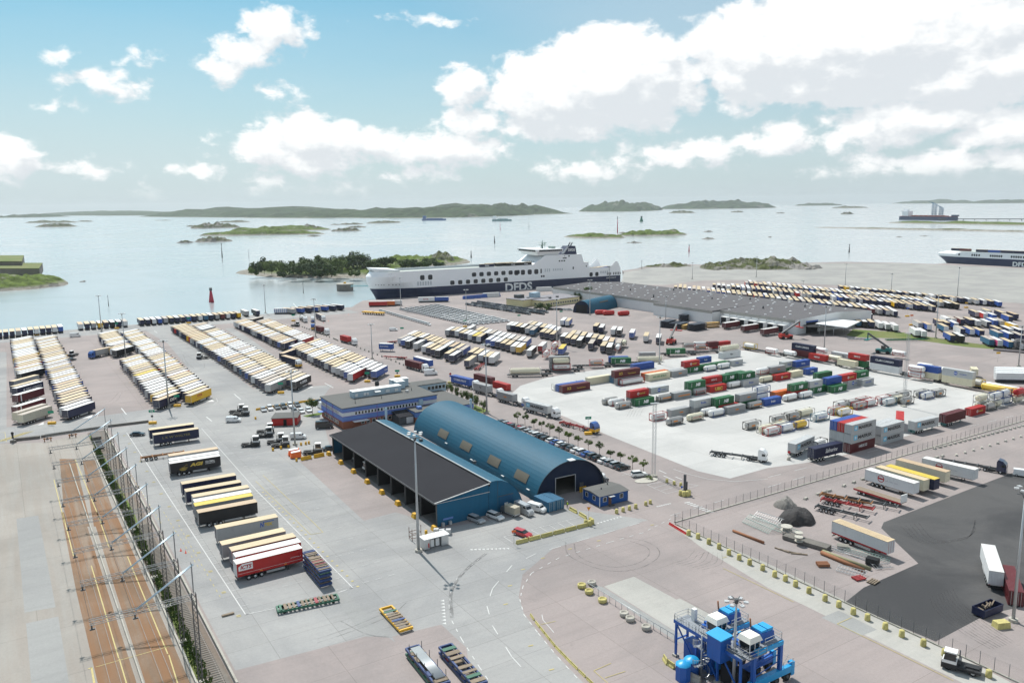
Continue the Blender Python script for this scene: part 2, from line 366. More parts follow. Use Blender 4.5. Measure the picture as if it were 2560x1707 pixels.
sheet('rail_bed', [(-105.1, 192.4), (-99.0, 192.2), (-51.05, 117.19), (-58.23, 117.34), (-78.8, 150.1)], m_rust, z * 6)
sheet('rail_bed', [(-137.2, 236.6), (-132.4, 236.4), (-100.5, 183.2), (-106.7, 183.4)], m_rust, z * 7)
sheet('rail_bed', [(-129.5, 235.2), (-125.8, 235.1), (-93.8, 183.0), (-99.8, 183.2)], m_rust, z * 7)
sheet('ballast_bed', [(-143.3, 264.8), (-139.3, 268.6), (-91.9, 192.0), (-44.15, 117.05), (-49.85, 117.17), (-97.4, 192.2)], m_ball, z * 8)
for pts in ([(-121.5, 188.7), (-117.3, 190.7), (-87.1, 143.7), (-91.8, 141.7)], [(-89.15, 137.67), (-84.6, 140.1), (-70.47, 117.59), (-76.56, 117.72)]):
    sheet('grey_paving_slab', pts, m_slabg, z * 7)
# the grassed strip between the trailer field and the container sidings
sheet('siding_grass', [(-141.4, 262.1), (-140.4, 262.7), (-94.4, 192.1), (-48.98, 117.15), (-49.85, 117.17), (-96.1, 192.2)], m_grass, z * 9)
sheet('verge_grass', [(186.3, 446.7), (199.0, 468.4), (223.2, 453.9), (220.6, 452.0), (238.0, 420.5), (254.7, 397.6), (251.0, 391.6), (230.7, 407.3), (214.6, 433.1), (190.5, 440.5)], m_grass, z * 2)

# ------------------------------------------------------------------ painted markings
class Paint:
    def __init__(s): s.b = MB()
    def line(s, p, q, w=.15):
        p, q = Vector(p), Vector(q); d = (q - p).normalized(); n = Vector((-d.y, d.x)) * w / 2
        s.b.face([(*(p - n), 0), (*(q - n), 0), (*(q + n), 0), (*(p + n), 0)]); return s
    def dash(s, p, q, on=3.0, off=3.0, w=.15):
        p, q = Vector(p), Vector(q); L = (q - p).length; d = (q - p) / L; t = 0
        while t < L:
            s.line(p + d * t, p + d * min(L, t + on), w); t += on + off
        return s
    def path(s, pts, w=.15):
        for a, b in zip(pts, pts[1:]): s.line(a, b, w)
        return s
    def tri(s, p, deg, a=.6):
        u = uv(deg) * a; n = Vector((-u.y, u.x)); p = Vector(p); s.b.face([(*(p - n * .5), 0), (*(p + n * .5), 0), (*(p + u), 0)]); return s
    def done(s, name, m, z):
        me = s.b.mesh(name, m); bm = bmesh.new(); bm.from_mesh(me)
        for f in bm.faces:
            f.normal_update()
            if f.normal.z < 0: f.normal_flip()
        bm.to_mesh(me); bm.free()
        tag(put(name, me, loc=(0, 0, z)), kind='structure')
def lerp(p, q, t): return (p[0] + (q[0] - p[0]) * t, p[1] + (q[1] - p[1]) * t)
W = Paint(); Y = Paint()
A, B, C_, D_ = (-130.0, 264.8), (-49.87, 139.91), (-32.0, 150.1), (-94.2, 243.7)
W.line(A, B, .18); W.line(B, (-45.3, 142.1), .18); W.line(C_, (-34.4, 148.3), .18); W.line(C_, (-68.7, 207.1), .18); W.line((-68.7, 207.1), (-106.5, 269.2), .15)
n_bay = 40
for k in range(n_bay + 1):
    p = lerp(A, B, k / n_bay)
    W.line(p, along(p, GRID, 1.5), .12)
    if k % 2 == 0:
        W.dash(along(p, GRID, 3.4), along(p, GRID, 31.0), 1.3, 1.5, .1)
    if k % 3 == 1:
        for j in range(2): Y.line(along(along(p, GRID, -1.6), GRID + 90, j * .5), along(along(p, GRID, -.8), GRID + 90, j * .5), .25)
for k in range(24):
    p = lerp(C_, (-68.7, 207.1), k / 24); W.line(p, along(p, GRID + 180, 1.4), .12)
    Y.line(along(p, GRID, .8), along(p, GRID, 1.3), .5)
Y.path([(-70.4, 219.1), (-47.7, 183.7), (-44.2, 178.0), (-46.8, 176.8), (-55.9, 190.9), (-70.9, 214.1)], .13)
for a, b in (((-79.7, 183.3), (-57.0, 146.9)), ((-86.9, 191.9), (-65.8, 159.5)), ((-130.1, 253.4), (-84.5, 184.8))): Y.dash(a, b, 1.2, 1.6, .12)
W.dash((-134.5, 262.4), (-90.3, 193.3), 1.0, 1.2, .12)
# give-way triangles, road edge dashes and lane dashes round the bend
for a, b, n, dg in (((-9.5, 167.7), (-1.5, 168.0), 10, -65), ((19.6, 181.7), (25.4, 185.4), 8, -65), ((-13.5, 144.4), (-12.48, 135.85), 8, 190)):
    for k in range(n): W.tri(lerp(a, b, k / (n - 1)), dg, .75)
for pts in ([(-6.2, 165.3), (-9.4, 159.0), (-11.6, 154.0), (-12.5, 148.4), (-12.4, 142.3), (-11.45, 136.60), (-9.30, 130.21), (-5.96, 121.73), (-3.18, 115.05)],
            [(39.3, 185.7), (29.3, 175.5), (21.2, 170.5), (9.4, 162.7), (3.4, 155.6), (1.6, 149.9), (0.9, 144.5), (1.59, 138.66), (3.97, 132.07), (6.97, 124.35), (10.30, 116.86)]):
    for a, b in zip(pts, pts[1:]): W.dash(a, b, 1.1, 1.7, .16)
for pts in ([(29.4, 181.2), (16.6, 172.8), (4.6, 165.0), (-0.6, 159.3), (-4.4, 149.1), (-5.3, 142.1), (-4.12, 134.89), (-0.63, 124.52), (2.14, 119.07)], ):
    for a, b in zip(pts, pts[1:]): W.dash(a, b, 3.2, 4.4, .16)
for a in ((11.7, 167.0), (5.6, 162.5), (1.3, 157.2), (18.4, 171.2), (31.8, 179.8), (2.16, 127.83), (5.34, 120.54), (-1.4, 150.0), (-2.2, 142.5)): Y.line(a, along(a, 25, .9), .28)
Y.path([(4.56, 135.06), (7.25, 136.16)], .12); W.path([(4.89, 138.58), (5.01, 136.60), (6.75, 132.19)], .12)
Y.path([(15.59, 122.37), (12.52, 120.23), (14.39, 116.78)], .12); Y.path([(14.13, 118.21), (17.57, 119.97)], .12)
Y.path([(42.8, 156.8), (52.3, 142.2)], .13); Y.path([(60.74, 136.24), (57.20, 134.01), (61.92, 126.66), (68.33, 116.33)], .14); Y.path([(43.9, 161.7), (45.0, 162.3)], .14)
# staff parking bays outside the shed
W.path([(-0.4, 171.0), (-2.4, 174.2), (15.9, 185.5)], .12)
for a, b in (((0.3, 174.7), (1.7, 172.4)), ((3.9, 178.0), (5.9, 174.9)), ((5.9, 179.5), (8.0, 176.1)), ((8.1, 180.8), (10.1, 177.3)), ((10.2, 182.2), (12.2, 178.6)), ((12.3, 183.4), (14.3, 179.7))): W.line(a, b, .12)
W.path([(-8.8, 183.6), (-6.3, 180.3), (4.1, 186.9)], .12); W.line((-7.0, 186.4), (-4.3, 181.8), .12); W.line((-2.9, 184.2), (-2.2, 183.2), .12); W.line((1.4, 186.6), (2.2, 185.7), .12)
# long staff car park beside the arched hall
W.line((-0.4, 264.5), (33.3, 213.5), .14); W.path([(35.6, 207.4), (41.7, 210.5), (49.0, 206.4), (39.5, 200.5), (35.6, 207.4)], .12)
W.line((30.0, 215.4), (33.0, 217.2), .12); W.line((37.2, 205.1), (40.8, 207.5), .12); W.line((38.4, 202.8), (42.1, 205.2), .12)
W.path([(45.2, 220.0), (48.4, 215.7), (52.8, 211.4), (59.6, 209.2), (68.9, 210.9)], .16)
for a, b in (((40.9, 219.2), (42.4, 216.4)), ((41.3, 214.6), (43.5, 210.4)), ((44.4, 213.5), (45.7, 211.3))): W.line(a, b, .3)
W.dash((69.3, 212.2), (179.0, 276.2), 5.0, 5.5, .15); W.dash((66.9, 204.5), (79.9, 212.7), 5, 5, .15)
W.dash((37.5, 185.6), (54.9, 196.8), 3.5, 4, .15)
for k in range(9): p = lerp((42.7, 193.8), (47.0, 187.1), k / 8); W.line(p, along(p, GRID - 10, 1.6), .45)
for k in range(7): p = lerp((35.4, 191.8), (38.9, 193.7), k / 6); W.tri(p, -60, .7)
for a, b in (((-148.0, 299.1), (-141.7, 289.6)), ((-112.5, 320.5), (-106.5, 310.4)), ((-110.5, 284.6), (-106.3, 278.4)), ((-80.1, 339.0), (-74.4, 329.8)), ((-220.4, 495.5), (-214.5, 486.1)), ((-170.5, 630.9), (-160.8, 605.4))): W.line(a, b, .35)
for p in ([(-156.5, 284.4), (-154.1, 289.7), (-151.9, 285.0)], [(-120.3, 307.2), (-119.4, 313.4), (-115.9, 307.8)], [(-166.2, 275.4), (-166.8, 280.4), (-164.7, 276.7)], [(-85.1, 328.0), (-84.3, 333.3), (-83.1, 331.9)]): W.b.face([(*q, 0) for q in p])
W.path([(-150.9, 282.7), (-150.5, 285.7), (-152.3, 289.6), (-154.5, 292.1)], .12); W.path([(-114.7, 303.4), (-114.6, 307.8), (-117.2, 313.3)], .12)
Y.path([(-173.9, 266.8), (-172.6, 267.4), (-164.8, 255.5)], .14)
for k in range(9): p = lerp((-168.7, 255.0), (-166.3, 256.8), k / 8); Y.line(p, along(p, 75, 12), .14)
# yellow edge lines along the loading tracks, bay marks behind the trailer rows
Y.line((-112.5, 192.7), (-95.9, 166.7), .22); Y.line((-89.5, 161.7), (-66.55, 125.63), .2); Y.line((-103.7, 192.4), (-90.2, 170.9), .2); Y.line((-83.9, 166.1), (-58.82, 126.80), .2); Y.line((-58.49, 126.46), (-53.13, 117.24), .2); Y.line((-66.38, 125.46), (-61.27, 117.40), .2)
Y.line((-69.10, 123.08), (-59.24, 129.39), .14); Y.path([(-70.04, 122.47), (-69.75, 122.94), (-67.04, 118.47)], .3); Y.line((-128.3, 217.5), (-108.1, 185.6), .2); Y.line((-132.4, 236.4), (-99.1, 185.3), .2)
for a, b, n in (((-203.1, 484.7), (-100.9, 324.2), 36), ((-208.7, 414.0), (-154.2, 328.8), 14), ((-172.8, 505.0), (-71.4, 342.3), 30), ((-62.0, 434.4), (-22.0, 370.2), 16)):
    for k in range(n): p = lerp(a, b, k / n); Y.line(p, along(p, GRID + 45, -2.4), .13)
W.done('white_markings', m_white, .052); Y.done('yellow_markings', m_yellow, .056)
# tyre marks: turning circles and the darkened wheel line of the bend
m_rub = bpy.data.materials.new('tyre_marks'); m_rub.use_nodes = True; t = NT(m_rub.node_tree); p_ = t.n['Principled BSDF']
p_.inputs['Base Color'].default_value = (.10, .095, .095, 1); p_.inputs['Roughness'].default_value = .9
t.put(p_.inputs['Alpha'], t.smooth(t.noise(t.n.new('ShaderNodeTexCoord').outputs['Object'], .5, 5, .7), .3, .75, 0.02, .5))
T_ = Paint()
def arc(pts, w=.22, n=12):
    P = [Vector(p) for p in pts]; P = [P[0] * 2 - P[1]] + P + [P[-1] * 2 - P[-2]]; out = []
    for i in range(1, len(P) - 2):
        for k in range(n):
            t = k / n; a, b, c, d = P[i-1:i+3]
            out.append(.5 * ((2 * b) + (c - a) * t + (2 * a - 5 * b + 4 * c - d) * t * t + (3 * b - a - 3 * c + d) * t ** 3))
    T_.path(out + [P[-2]], w)
arc([(11.4, 171.1), (11.4, 164.8), (14.3, 159.9), (19.5, 156.2), (25.2, 157.0), (30.0, 161.6), (31.2, 166.5), (28.6, 171.2), (22.8, 173.5)])
arc([(13.2, 169.9), (13.5, 164.2), (16.5, 159.8), (20.8, 157.9), (25.6, 159.6), (28.8, 163.8), (28.8, 167.7), (25.7, 171.0)])
arc([(-6.2, 165.3), (-9.2, 159.5), (-11.5, 153.1), (-12.4, 146.6), (-11.53, 137.78)], .7)
for d in (0, 35): arc([(-34.57, 130.96), (-28.94, 135.28), (-23.3, 140.7)], .18) if d else arc([(-34.27, 129.71), (-29.32, 133.22), (-23.01, 138.86), (-20.6, 143.8)], .18)
arc([(-31.65, 137.08), (-26.09, 132.40), (-21.52, 131.20)], .2)
arc([(-161.0, 305.7), (-158.0, 310.8), (-161.5, 325.0)], .2); arc([(-160.0, 301.4), (-155.4, 308.9), (-160.2, 326.0)], .2)
arc([(-169.9, 412.8), (-159.8, 391.5), (-148.1, 372.2)], .2); arc([(-162.6, 414.6), (-164.7, 399.2), (-154.9, 381.4)], .2); arc([(-146.9, 368.9), (-145.7, 376.8), (-150.4, 389.5)], .18)
for k in range(7):
    o = k * 26; arc([(32.6, 159.4), (36.2, 161.4), (39.0, 165.7)] if k == 0 else [along((32.6, 159.4), -30, k * 1.1), along((36.2, 161.4), -20, k * 1.2), along((39.1, 165.1), -10, k * .9)], .14)
for k in range(5): arc([along((39.8, 276.8), 20, k * 1.3), along((44.8, 292.1), 10, k * 1.2), along((56.2, 308.9), 0, k * 1.1)], .16)
T_.done('tyre_marks', m_rub, .06)
T_ = Paint()
for k in range(9): arc([along((78.4, 143.4), 30, k * .9), along((77.01, 138.44), 25, k * .85), along((77.40, 131.10), 20, k * .8), along((79.39, 125.08), 20, k * .7)], .2)
for k in range(5): arc([along((89.1, 177.4), 20, k * 1.3), along((89.5, 168.2), 20, k), along((99.4, 169.7), 40, k), along((106.2, 177.5), 60, k)], .22)
T_.done('tyre_marks', m_rub, .064)

# ------------------------------------------------------------------ sea
m_sea = bpy.data.materials.new('sea_water'); m_sea.use_nodes = True; t = NT(m_sea.node_tree); p_ = t.n['Principled BSDF']
p_.inputs['Base Color'].default_value = (.36, .40, .41, 1); p_.inputs['Roughness'].default_value = .16; p_.inputs['IOR'].default_value = 1.55; p_.inputs['Specular IOR Level'].default_value = 1.0
co = t.n.new('ShaderNodeTexCoord').outputs['Object']
w1 = t.noise(t.vmath('MULTIPLY', co, (1, 1.4, 1)), .09, 6, .65, .4); w2 = t.noise(co, .004, 4, .6, .8)
b = t.n.new('ShaderNodeBump'); b.inputs['Distance'].default_value = 1.0; t.put(b.inputs['Height'], w1)
t.put(b.inputs['Strength'], t.smooth(w2, .35, .7, .03, .09)); t.put(p_.inputs['Normal'], b.outputs[0])
t.put(p_.inputs['Roughness'], t.smooth(w2, .3, .7, .14, .24))
SEA = -2.5
s = MB(); xs = [-22000, -6000, -1500, 0, 1500, 6000, 22000]; ys = [-900, 300, 1200, 4000, 17500]
for i in range(6):
    for j in range(4): s.face([(xs[i], ys[j], SEA), (xs[i+1], ys[j], SEA), (xs[i+1], ys[j+1], SEA), (xs[i], ys[j+1], SEA)])
tag(s.build('sea', m_sea), kind='structure')

# ------------------------------------------------------------------ islands, far shores
def terrain_mat(name, rock, grass, g_lo, g_hi, scale):
    m = bpy.data.materials.new(name); m.use_nodes = True; t = NT(m.node_tree); p = t.n['Principled BSDF']; p.inputs['Roughness'].default_value = .95; p.inputs['Specular IOR Level'].default_value = .1
    co = t.n.new('ShaderNodeTexCoord').outputs['Object']
    ge = t.n.new('ShaderNodeNewGeometry'); up = t.xyz(ge.outputs['Normal'])[2]
    hz = t.xyz(co)[2]
    n = t.noise(co, scale, 7, .68, .5)
    f = t.math('MULTIPLY', t.smooth(t.math('ADD', n, t.math('MULTIPLY', up, .12)), g_lo, g_hi), t.smooth(hz, SEA + 1.2, SEA + 4.0))
    r = t.mix(t.smooth(t.noise(co, scale * 6, 6, .7), .3, .7), tuple(v * .7 for v in rock), tuple(v * 1.25 for v in rock))
    gcol = t.mix(t.smooth(t.noise(co, scale * 3, 4), .35, .65), grass, tuple(v * .5 for v in grass))
    col = t.mix(f, r, gcol)
    t.put(p.inputs['Base Color'], col)
    return m
m_hill = terrain_mat('wooded_hill', (.24, .23, .19), (.055, .085, .035), .40, .52, .006)
m_isle = terrain_mat('rocky_isle', (.24, .225, .205), (.10, .115, .045), .50, .64, .05)
m_green = terrain_mat('grassy_isle', (.27, .25, .215), (.13, .18, .04), .42, .55, .045)
m_mole = terrain_mat('breakwater', (.33, .31, .28), (.15, .17, .09), .50, .66, .03)

from mathutils import noise as mn
def hump(name, a, b, hgt, depth, mtl, seed, nx=40, ny=14, rough=.5, flat=.0, kind='structure'):
    """rocky rise between two shore points a and b (its near shore), reaching back by depth"""
    a, b = Vector(a), Vector(b); L = (b - a).length; u = (b - a) / L; w = Vector((-u.y, u.x))
    if w.y < 0: w = -w
    vs, fs = [], []
    for j in range(ny + 1):
        for i in range(nx + 1):
            s_, t_ = i / nx, j / ny
            sw = .22 * (mn.noise((s_ * 5 + seed, seed * 3.1, 0)))
            r = 1 - (abs(2 * s_ - 1) ** 2.4 + abs(2 * t_ - 1 + sw) ** 2.2)
            if i in (0, nx) or j in (0, ny): r = -1
            e = max(0.0, r) ** (.62 - flat * .8)
            p = a + u * (s_ * L) + w * ((t_) * depth)
            n = mn.fractal((p.x * 7 / max(L, 60), p.y * 7 / max(L, 60), seed), 1.0, 2.1, 5) * rough
            n2 = mn.fractal((p.x * 26 / max(L, 60), p.y * 26 / max(L, 60), seed + 5), .9, 2.1, 4) * rough * .3
            zz = SEA - 1.2 + (hgt + 1.2) * e * (.62 + n + n2) if r > 0 else SEA - 1.2
            vs.append((p.x, p.y, zz))
    for j in range(ny):
        for i in range(nx):
            k = j * (nx + 1) + i; fs.append((k, k + 1, k + nx + 2, k + nx + 1))
    me = bpy.data.meshes.new(name); me.from_pydata(vs, [], fs); me.materials.append(mtl)
    me.polygons.foreach_set('use_smooth', [False] * len(fs)); me.update()
    if me.polygons[0].normal.z < 0: me.flip_normals()
    return tag(put(name, me), kind=kind)

for k, (a, b, h, d) in enumerate([
    ((-9179.7, 15399.8), (-4610.7, 9200.0), 60, 1600), ((-4044.2, 8494.9), (-1842.5, 6110.6), 95, 1500), ((-2234.9, 6400.5), (-1004.4, 5277.3), 78, 1300),
    ((-1159.0, 5345.4), (-252.8, 4936.2), 84, 1300), ((-412.6, 5808.5), (124.4, 5726.5), 110, 1500), ((-67.9, 5960.5), (654.9, 6470.6), 100, 2200), ((514.5, 7556.5), (1303.3, 7376.8), 120, 2600),
    ((1569.9, 9765.7), (2446.9, 8997.2), 120, 1500), ((-5706.1, 8821.8), (-5160.7, 8631.9), 42, 800), ((7654.6, 16943.9), (7823.3, 14764.7), 90, 900), ((7790.7, 14414.9), (7941.5, 12977.1), 75, 900), ((4477.2, 13296.4), (4836.7, 12759.1), 50, 700)]):
    hump('far_shore', a, b, h, d, m_hill, 11.3 * k + 2, 70, 12, .42, .2)
for k, (a, b, h, d, mm) in enumerate([
    ((-3020.1, 5023.2), (-2679.6, 4899.4), 17, 160, 0), ((-2190.8, 3730.7), (-2008.5, 3704.7), 20, 120, 0), ((-2827.1, 5325.2), (-2682.9, 5209.2), 10, 60, 0), ((-2356.8, 5395.7), (-2208.1, 5304.3), 6, 50, 0),
    ((-1376.0, 3460.1), (-1308.6, 3464.0), 8, 60, 0), ((-1220.8, 3131.1), (-1049.7, 3205.6), 26, 110, 0), ((-1582.0, 4360.2), (-1402.2, 4340.2), 13, 120, 0), ((-917.1, 2637.3), (-588.6, 2689.7), 22, 130, 1),
    ((-885.2, 2297.7), (-527.6, 2296.7), 17, 80, 1), ((-705.7, 2700.4), (-604.1, 2777.9), 20, 120, 0), ((-754.6, 1835.2), (-715.2, 1840.7), 7, 30, 0), ((-723.4, 1858.8), (-640.4, 1880.5), 14, 60, 0), ((-532.1, 2141.8), (-494.9, 2159.7), 5, 30, 0),
    ((-750.5, 3433.9), (-612.0, 3515.8), 8, 60, 0), ((-625.4, 3663.5), (-482.4, 3761.2), 13, 80, 0), ((-598.2, 2969.6), (-523.1, 2979.5), 8, 50, 0), ((-557.9, 2548.4), (-464.8, 2576.7), 13, 60, 0),
    ((106.0, 1912.2), (219.3, 1787.9), 13, 75, 1), ((269.9, 2109.6), (291.9, 2086.3), 4, 25, 0), ((257.3, 1911.1), (432.3, 1943.3), 17, 80, 1), ((221.9, 1584.6), (253.3, 1576.5), 4, 22, 0), ((397.5, 1709.1), (429.5, 1705.3), 4, 25, 0), ((497.3, 2128.3), (523.3, 2118.9), 4, 25, 0),
    ((1127.0, 6016.1), (1249.0, 5877.8), 22, 180, 0), ((1601.3, 6001.6), (1691.9, 5970.5), 14, 90, 0), ((1847.2, 4623.8), (1890.6, 4580.1), 16, 80, 0), ((3204.5, 8319.2), (3468.2, 8098.6), 26, 300, 0), ((1686.7, 5251.0), (1719.8, 5214.3), 8, 60, 0),
    ((554.7, 1764.1), (563.3, 1761.5), 3, 15, 0), ((799.2, 1701.7), (817.0, 1696.3), 2.5, 12, 0), ((861.1, 1735.3), (888.0, 1726.8), 2.5, 12, 0), ((-467.2, 871.2), (-458.0, 872.5), 2.2, 7, 0)]):
    hump('rocky_islet', a, b, h, d, (m_isle, m_green)[mm], 3.7 * k + .5, 26, 8, .5, .1)
hump('fort_island', (-559.1, 743.0), (-439.8, 807.8), 17, 120, m_green, 4.2, 60, 20, .35, .1)
hump('fort_island_point', (-476.1, 806.8), (-451.1, 829.0), 5, 34, m_isle, 8.2, 26, 10, .5)
hump('wooded_island', (-353.9, 922.2), (-97.1, 858.0), 8, 190, m_green, 6.6, 70, 20, .34, .25)
hump('wooded_island_far_end', (-183.2, 1020.2), (-39.7, 1052.4), 13, 150, m_green, 9.1, 50, 14, .4)
hump('island_knoll', (-110.9, 1060.2), (-72.7, 1061.7), 22, 80, m_isle, 2.2, 24, 10, .25)
hump('breakwater', (862.0, 2373.6), (1214.8, 1784.9), 6, 46, m_mole, 1.7, 80, 8, .3, .45)
hump('breakwater', (1241.8, 2772.2), (1516.2, 2230.6), 11, 120, m_green, 5.7, 80, 8, .4, .3)
hump('quarry_hill', (204.5, 893.4), (249.7, 883.6), 11, 90, m_isle, 7.7, 36, 14, .4)
hump('quarry_hill', (232.2, 889.2), (344.7, 881.2), 17, 110, m_isle, 3.9, 50, 18, .42)
hump('rubble_heap', (299.1, 879.2), (354.7, 888.6), 10, 60, m_rock, 3.1, 40, 14, .42)
hump('rubble_bank', (150.2, 935.9), (227.7, 940.1), 8, 50, m_isle, 5.1, 40, 10, .4)

# ------------------------------------------------------------------ hazy air over the whole scene
m_haze = bpy.data.materials.new('haze'); m_haze.use_nodes = True; t = NT(m_haze.node_tree); t.n.remove(t.n['Principled BSDF'])
pv = t.n.new('ShaderNodeVolumePrincipled'); pv.inputs['Color'].default_value = (.86, .93, .96, 1); pv.inputs['Density'].default_value = .00004; pv.inputs['Anisotropy'].default_value = .25
t.l.new(pv.outputs[0], t.n['Material Output'].inputs['Volume'])
tag(MB().box(-24000, 24000, -1500, 19500, -12.0, 190.0).build('haze', m_haze), kind='stuff')

# ------------------------------------------------------------------ semi-trailers
PAL = {'navy': (.008, .013, .052), 'white': (.68, .69, .69), 'grey': (.33, .335, .34), 'maroon': (.115, .014, .018), 'yellow': (.74, .43, .01), 'blue': (.025, .085, .34),
       'red': (.44, .016, .014), 'black': (.008, .008, .010), 'teal': (.02, .12, .22), 'cream': (.74, .68, .50), 'silver': (.48, .49, .49), 'green': (.016, .13, .045), 'orange': (.62, .14, .02), 'brown': (.14, .045, .02), 'magenta': (.62, .06, .20)}
def paint(c, kind='panel'):
    k = {'panel': (.50, .10, .4, .10, .22), 'steel': (.5, .12, .5, .12, .30)}[kind]
    return mat(c + '_' + kind, PAL[c], k[0], vary=k[1], scale=k[2], rnd_v=k[3], stain=k[4])
ROOF = {'cream': mat('roof_cream', (.54, .43, .27), .6, vary=.10, scale=.35, rnd_v=.14, stain=.10), 'white': mat('roof_white', (.66, .655, .64), .55, vary=.08, scale=.35, rnd_v=.12, stain=.12),
        'beige': mat('roof_beige', (.43, .375, .32), .65, vary=.12, scale=.35, rnd_v=.2, stain=.15), 'tan': mat('roof_tan', (.50, .37, .235), .6, vary=.1, scale=.35, rnd_v=.14, stain=.1), 'yellow': mat('roof_yellow', (.60, .44, .05), .6, vary=.08)}
m_edge_shade = mat('roof_edge_shade', (.28, .15, .07), .6, vary=.1)  # brown rim of the roof slab: side shading put into its colour
m_alu = mat('aluminium', (.60, .61, .61), .4, .5, vary=.08)
m_lamp_r = mat('tail_lamp', (.45, .02, .01), .4, vary=0)
TL, TW, TH = 13.6, 2.55, 4.0

def trailer_meshes():
    P = {}
    b = MB(); b.box(.03, TL - .03, -TW / 2 + .02, TW / 2 - .02, 1.18, 3.93)
    P['cargo_box'] = b.mesh('cargo_box', m_conc)
    b = MB(); b.box(0, TL, -TW / 2, TW / 2, 3.93, 4.0, 1, 0)
    P['roof'] = b.mesh('roof', [ROOF['cream'], m_edge_shade])
    b = MB(); b.box(-.03, .025, -1.2, -.02, 1.3, 3.86); b.box(-.03, .025, .02, 1.2, 1.3, 3.86)
    for y in (-.75, -.25, .25, .75): b.box(-.06, -.03, y - .025, y + .025, 1.35, 3.8, 1)
    b.box(-.05, .03, -1.27, -1.2, 1.2, 3.95, 1); b.box(-.05, .03, 1.2, 1.27, 1.2, 3.95, 1); b.box(-.05, .03, -1.27, 1.27, 1.12, 1.28, 1)
    for y in (-1.05, 1.05): b.box(-.07, -.05, y - .14, y + .14, 1.15, 1.25, 2)
    P['rear_doors'] = b.mesh('rear_doors', [m_conc, m_alu, m_lamp_r])
    b = MB()
    for y in (-.5, .5): b.box(.3, TL - .6, y - .07, y + .07, .82, 1.18)
    for x in (.4, 1.6, 2.9, 4.2, 6, 8, 10, 12): b.box(x, x + .12, -1.2, 1.2, 1.0, 1.16)
    b.box(.1, .2, -1.2, 1.2, .48, .64); b.box(.12, .18, -.7, -.6, .6, 1.1); b.box(.12, .18, .6, .7, .6, 1.1)
    P['chassis'] = b.mesh('chassis', m_blk)
    b2 = MB(); b2.add(b)
    w = MB()
    w.lathe([(.0, -.34), (.3, -.34), (.42, -.36), (.5, -.30), (.5, .0), (.42, .02), (.28, -.04), (.0, -.05)], 12, 0, axis='Y'); w.lathe([(.0, .012), (.2, .012), (.27, -.03)], 10, 1, axis='Y')
    P['wheel'] = w.mesh('wheel', [m_tyre, m_alu])
    for x in (2.3, 3.6, 4.9):
        for y in (-1.24, 1.24):
            b2.add(w, Matrix.Translation((x, y, .5)) @ (Matrix.Rotation(math.pi, 4, 'Z') if y < 0 else Matrix()))
    for y in (-.9, .9): b2.box(10.4, 10.55, y - .08, y + .08, .05, 1.1)
    for m_ in (0,): b2.box(5.9, 9.7, -1.22, -1.18, .55, .98, 1); b2.box(5.9, 9.7, 1.18, 1.22, .55, .98, 1)
    P['running_gear'] = b2.mesh('running_gear', [m_blk, m_alu])
    b = MB(); b.box(0, .15, -.08, .08, .05, 1.1); b.box(-.1, .25, -.18, .18, 0, .06); P['landing_leg'] = b.mesh('landing_leg', m_blk)
    b = MB()
    for zz in (.55, .80): b.box(5.9, 9.7, -.02, .02, zz, zz + .18)
    P['side_guard'] = b.mesh('side_guard', m_alu)
    return P
TP = trailer_meshes()

def trailer(p, yaw, side, roof, end, label, near, group):
    """p: middle of the tail end on the ground"""
    t = thing('semi_trailer', label, 'trailer', p, yaw, group)
    put('cargo_box', TP['cargo_box'], t, mats=[paint(side)]); put('roof', TP['roof'], t, mats=[ROOF[roof], None]); put('rear_doors', TP['rear_doors'], t, mats=[paint(end), None, None])
    if near:
        put('chassis', TP['chassis'], t)
        for x in (2.3, 3.6, 4.9):
            for y in (-1.24, 1.24): put('wheel', TP['wheel'], t, (x, y, .5), math.pi if y < 0 else 0)
        for y in (-.9, .9): put('landing_leg', TP['landing_leg'], t, (10.4, y, 0))
        for y in (-1.2, 1.2): put('side_guard', TP['side_guard'], t, (0, y, 0))
    else: put('running_gear', TP['running_gear'], t)
    return t

SPECS = []       # (p, yaw, side, roof, end, row, place in row, extra)
def pick(kind='a'):
    s = rnd.choices(['navy', 'white', 'grey', 'black', 'blue', 'maroon', 'yellow', 'red', 'teal'], [46, 14, 17, 6, 9, 2, 2, 2, 3])[0]
    r = rnd.choices(['cream', 'white', 'beige', 'tan'], [45, 38, 11, 8])[0]
    e = s if rnd.random() < .6 else rnd.choice(['navy', 'navy', 'white', 'grey', 'navy', 'silver'])
    return s, r, e
def corner(c, yaw): return loc2(c, yaw, 0, -TW / 2)
ORD = lambda k: '%d%s' % (k, 'th' if 10 < k % 100 < 20 else {1: 'st', 2: 'nd', 3: 'rd'}.get(k % 10, 'th'))
def row(name, a, b, yaw, gap=4.95, n=None, over=None, skip=(), slack=.5):
    """trailers side by side; a and b are the roof corners (tail, left) of the farthest and nearest one"""
    d = (Vector(b) - Vector(a)).length; n = n or max(2, round(d / gap) + 1)
    for k in range(n):
        if k in skip: continue
        c = lerp(a, b, k / (n - 1)); c = along(c, yaw, rnd.uniform(-slack, slack)); col = pick()
        if over and n - 1 - k in over: col = over[n - 1 - k]
        SPECS.append([corner(c, yaw), yaw + rnd.uniform(-.6, .6), *col, name, n - k])
def singles(name, pts, yaw, cols=None):
    for k, c in enumerate(pts):
        col = cols[k] if cols and k < len(cols) and cols[k] else pick()
        SPECS.append([corner(c, yaw), yaw + rnd.uniform(-.7, .7), *col, name, k + 1])
Y45 = GRID + 45
N_, W_, G_, B_, K_, M_ = ('navy', 'white', 'navy'), ('white', 'white', 'white'), ('grey', 'white', 'grey'), ('blue', 'white', 'blue'), ('black', 'white', 'black'), ('maroon', 'white', 'maroon')
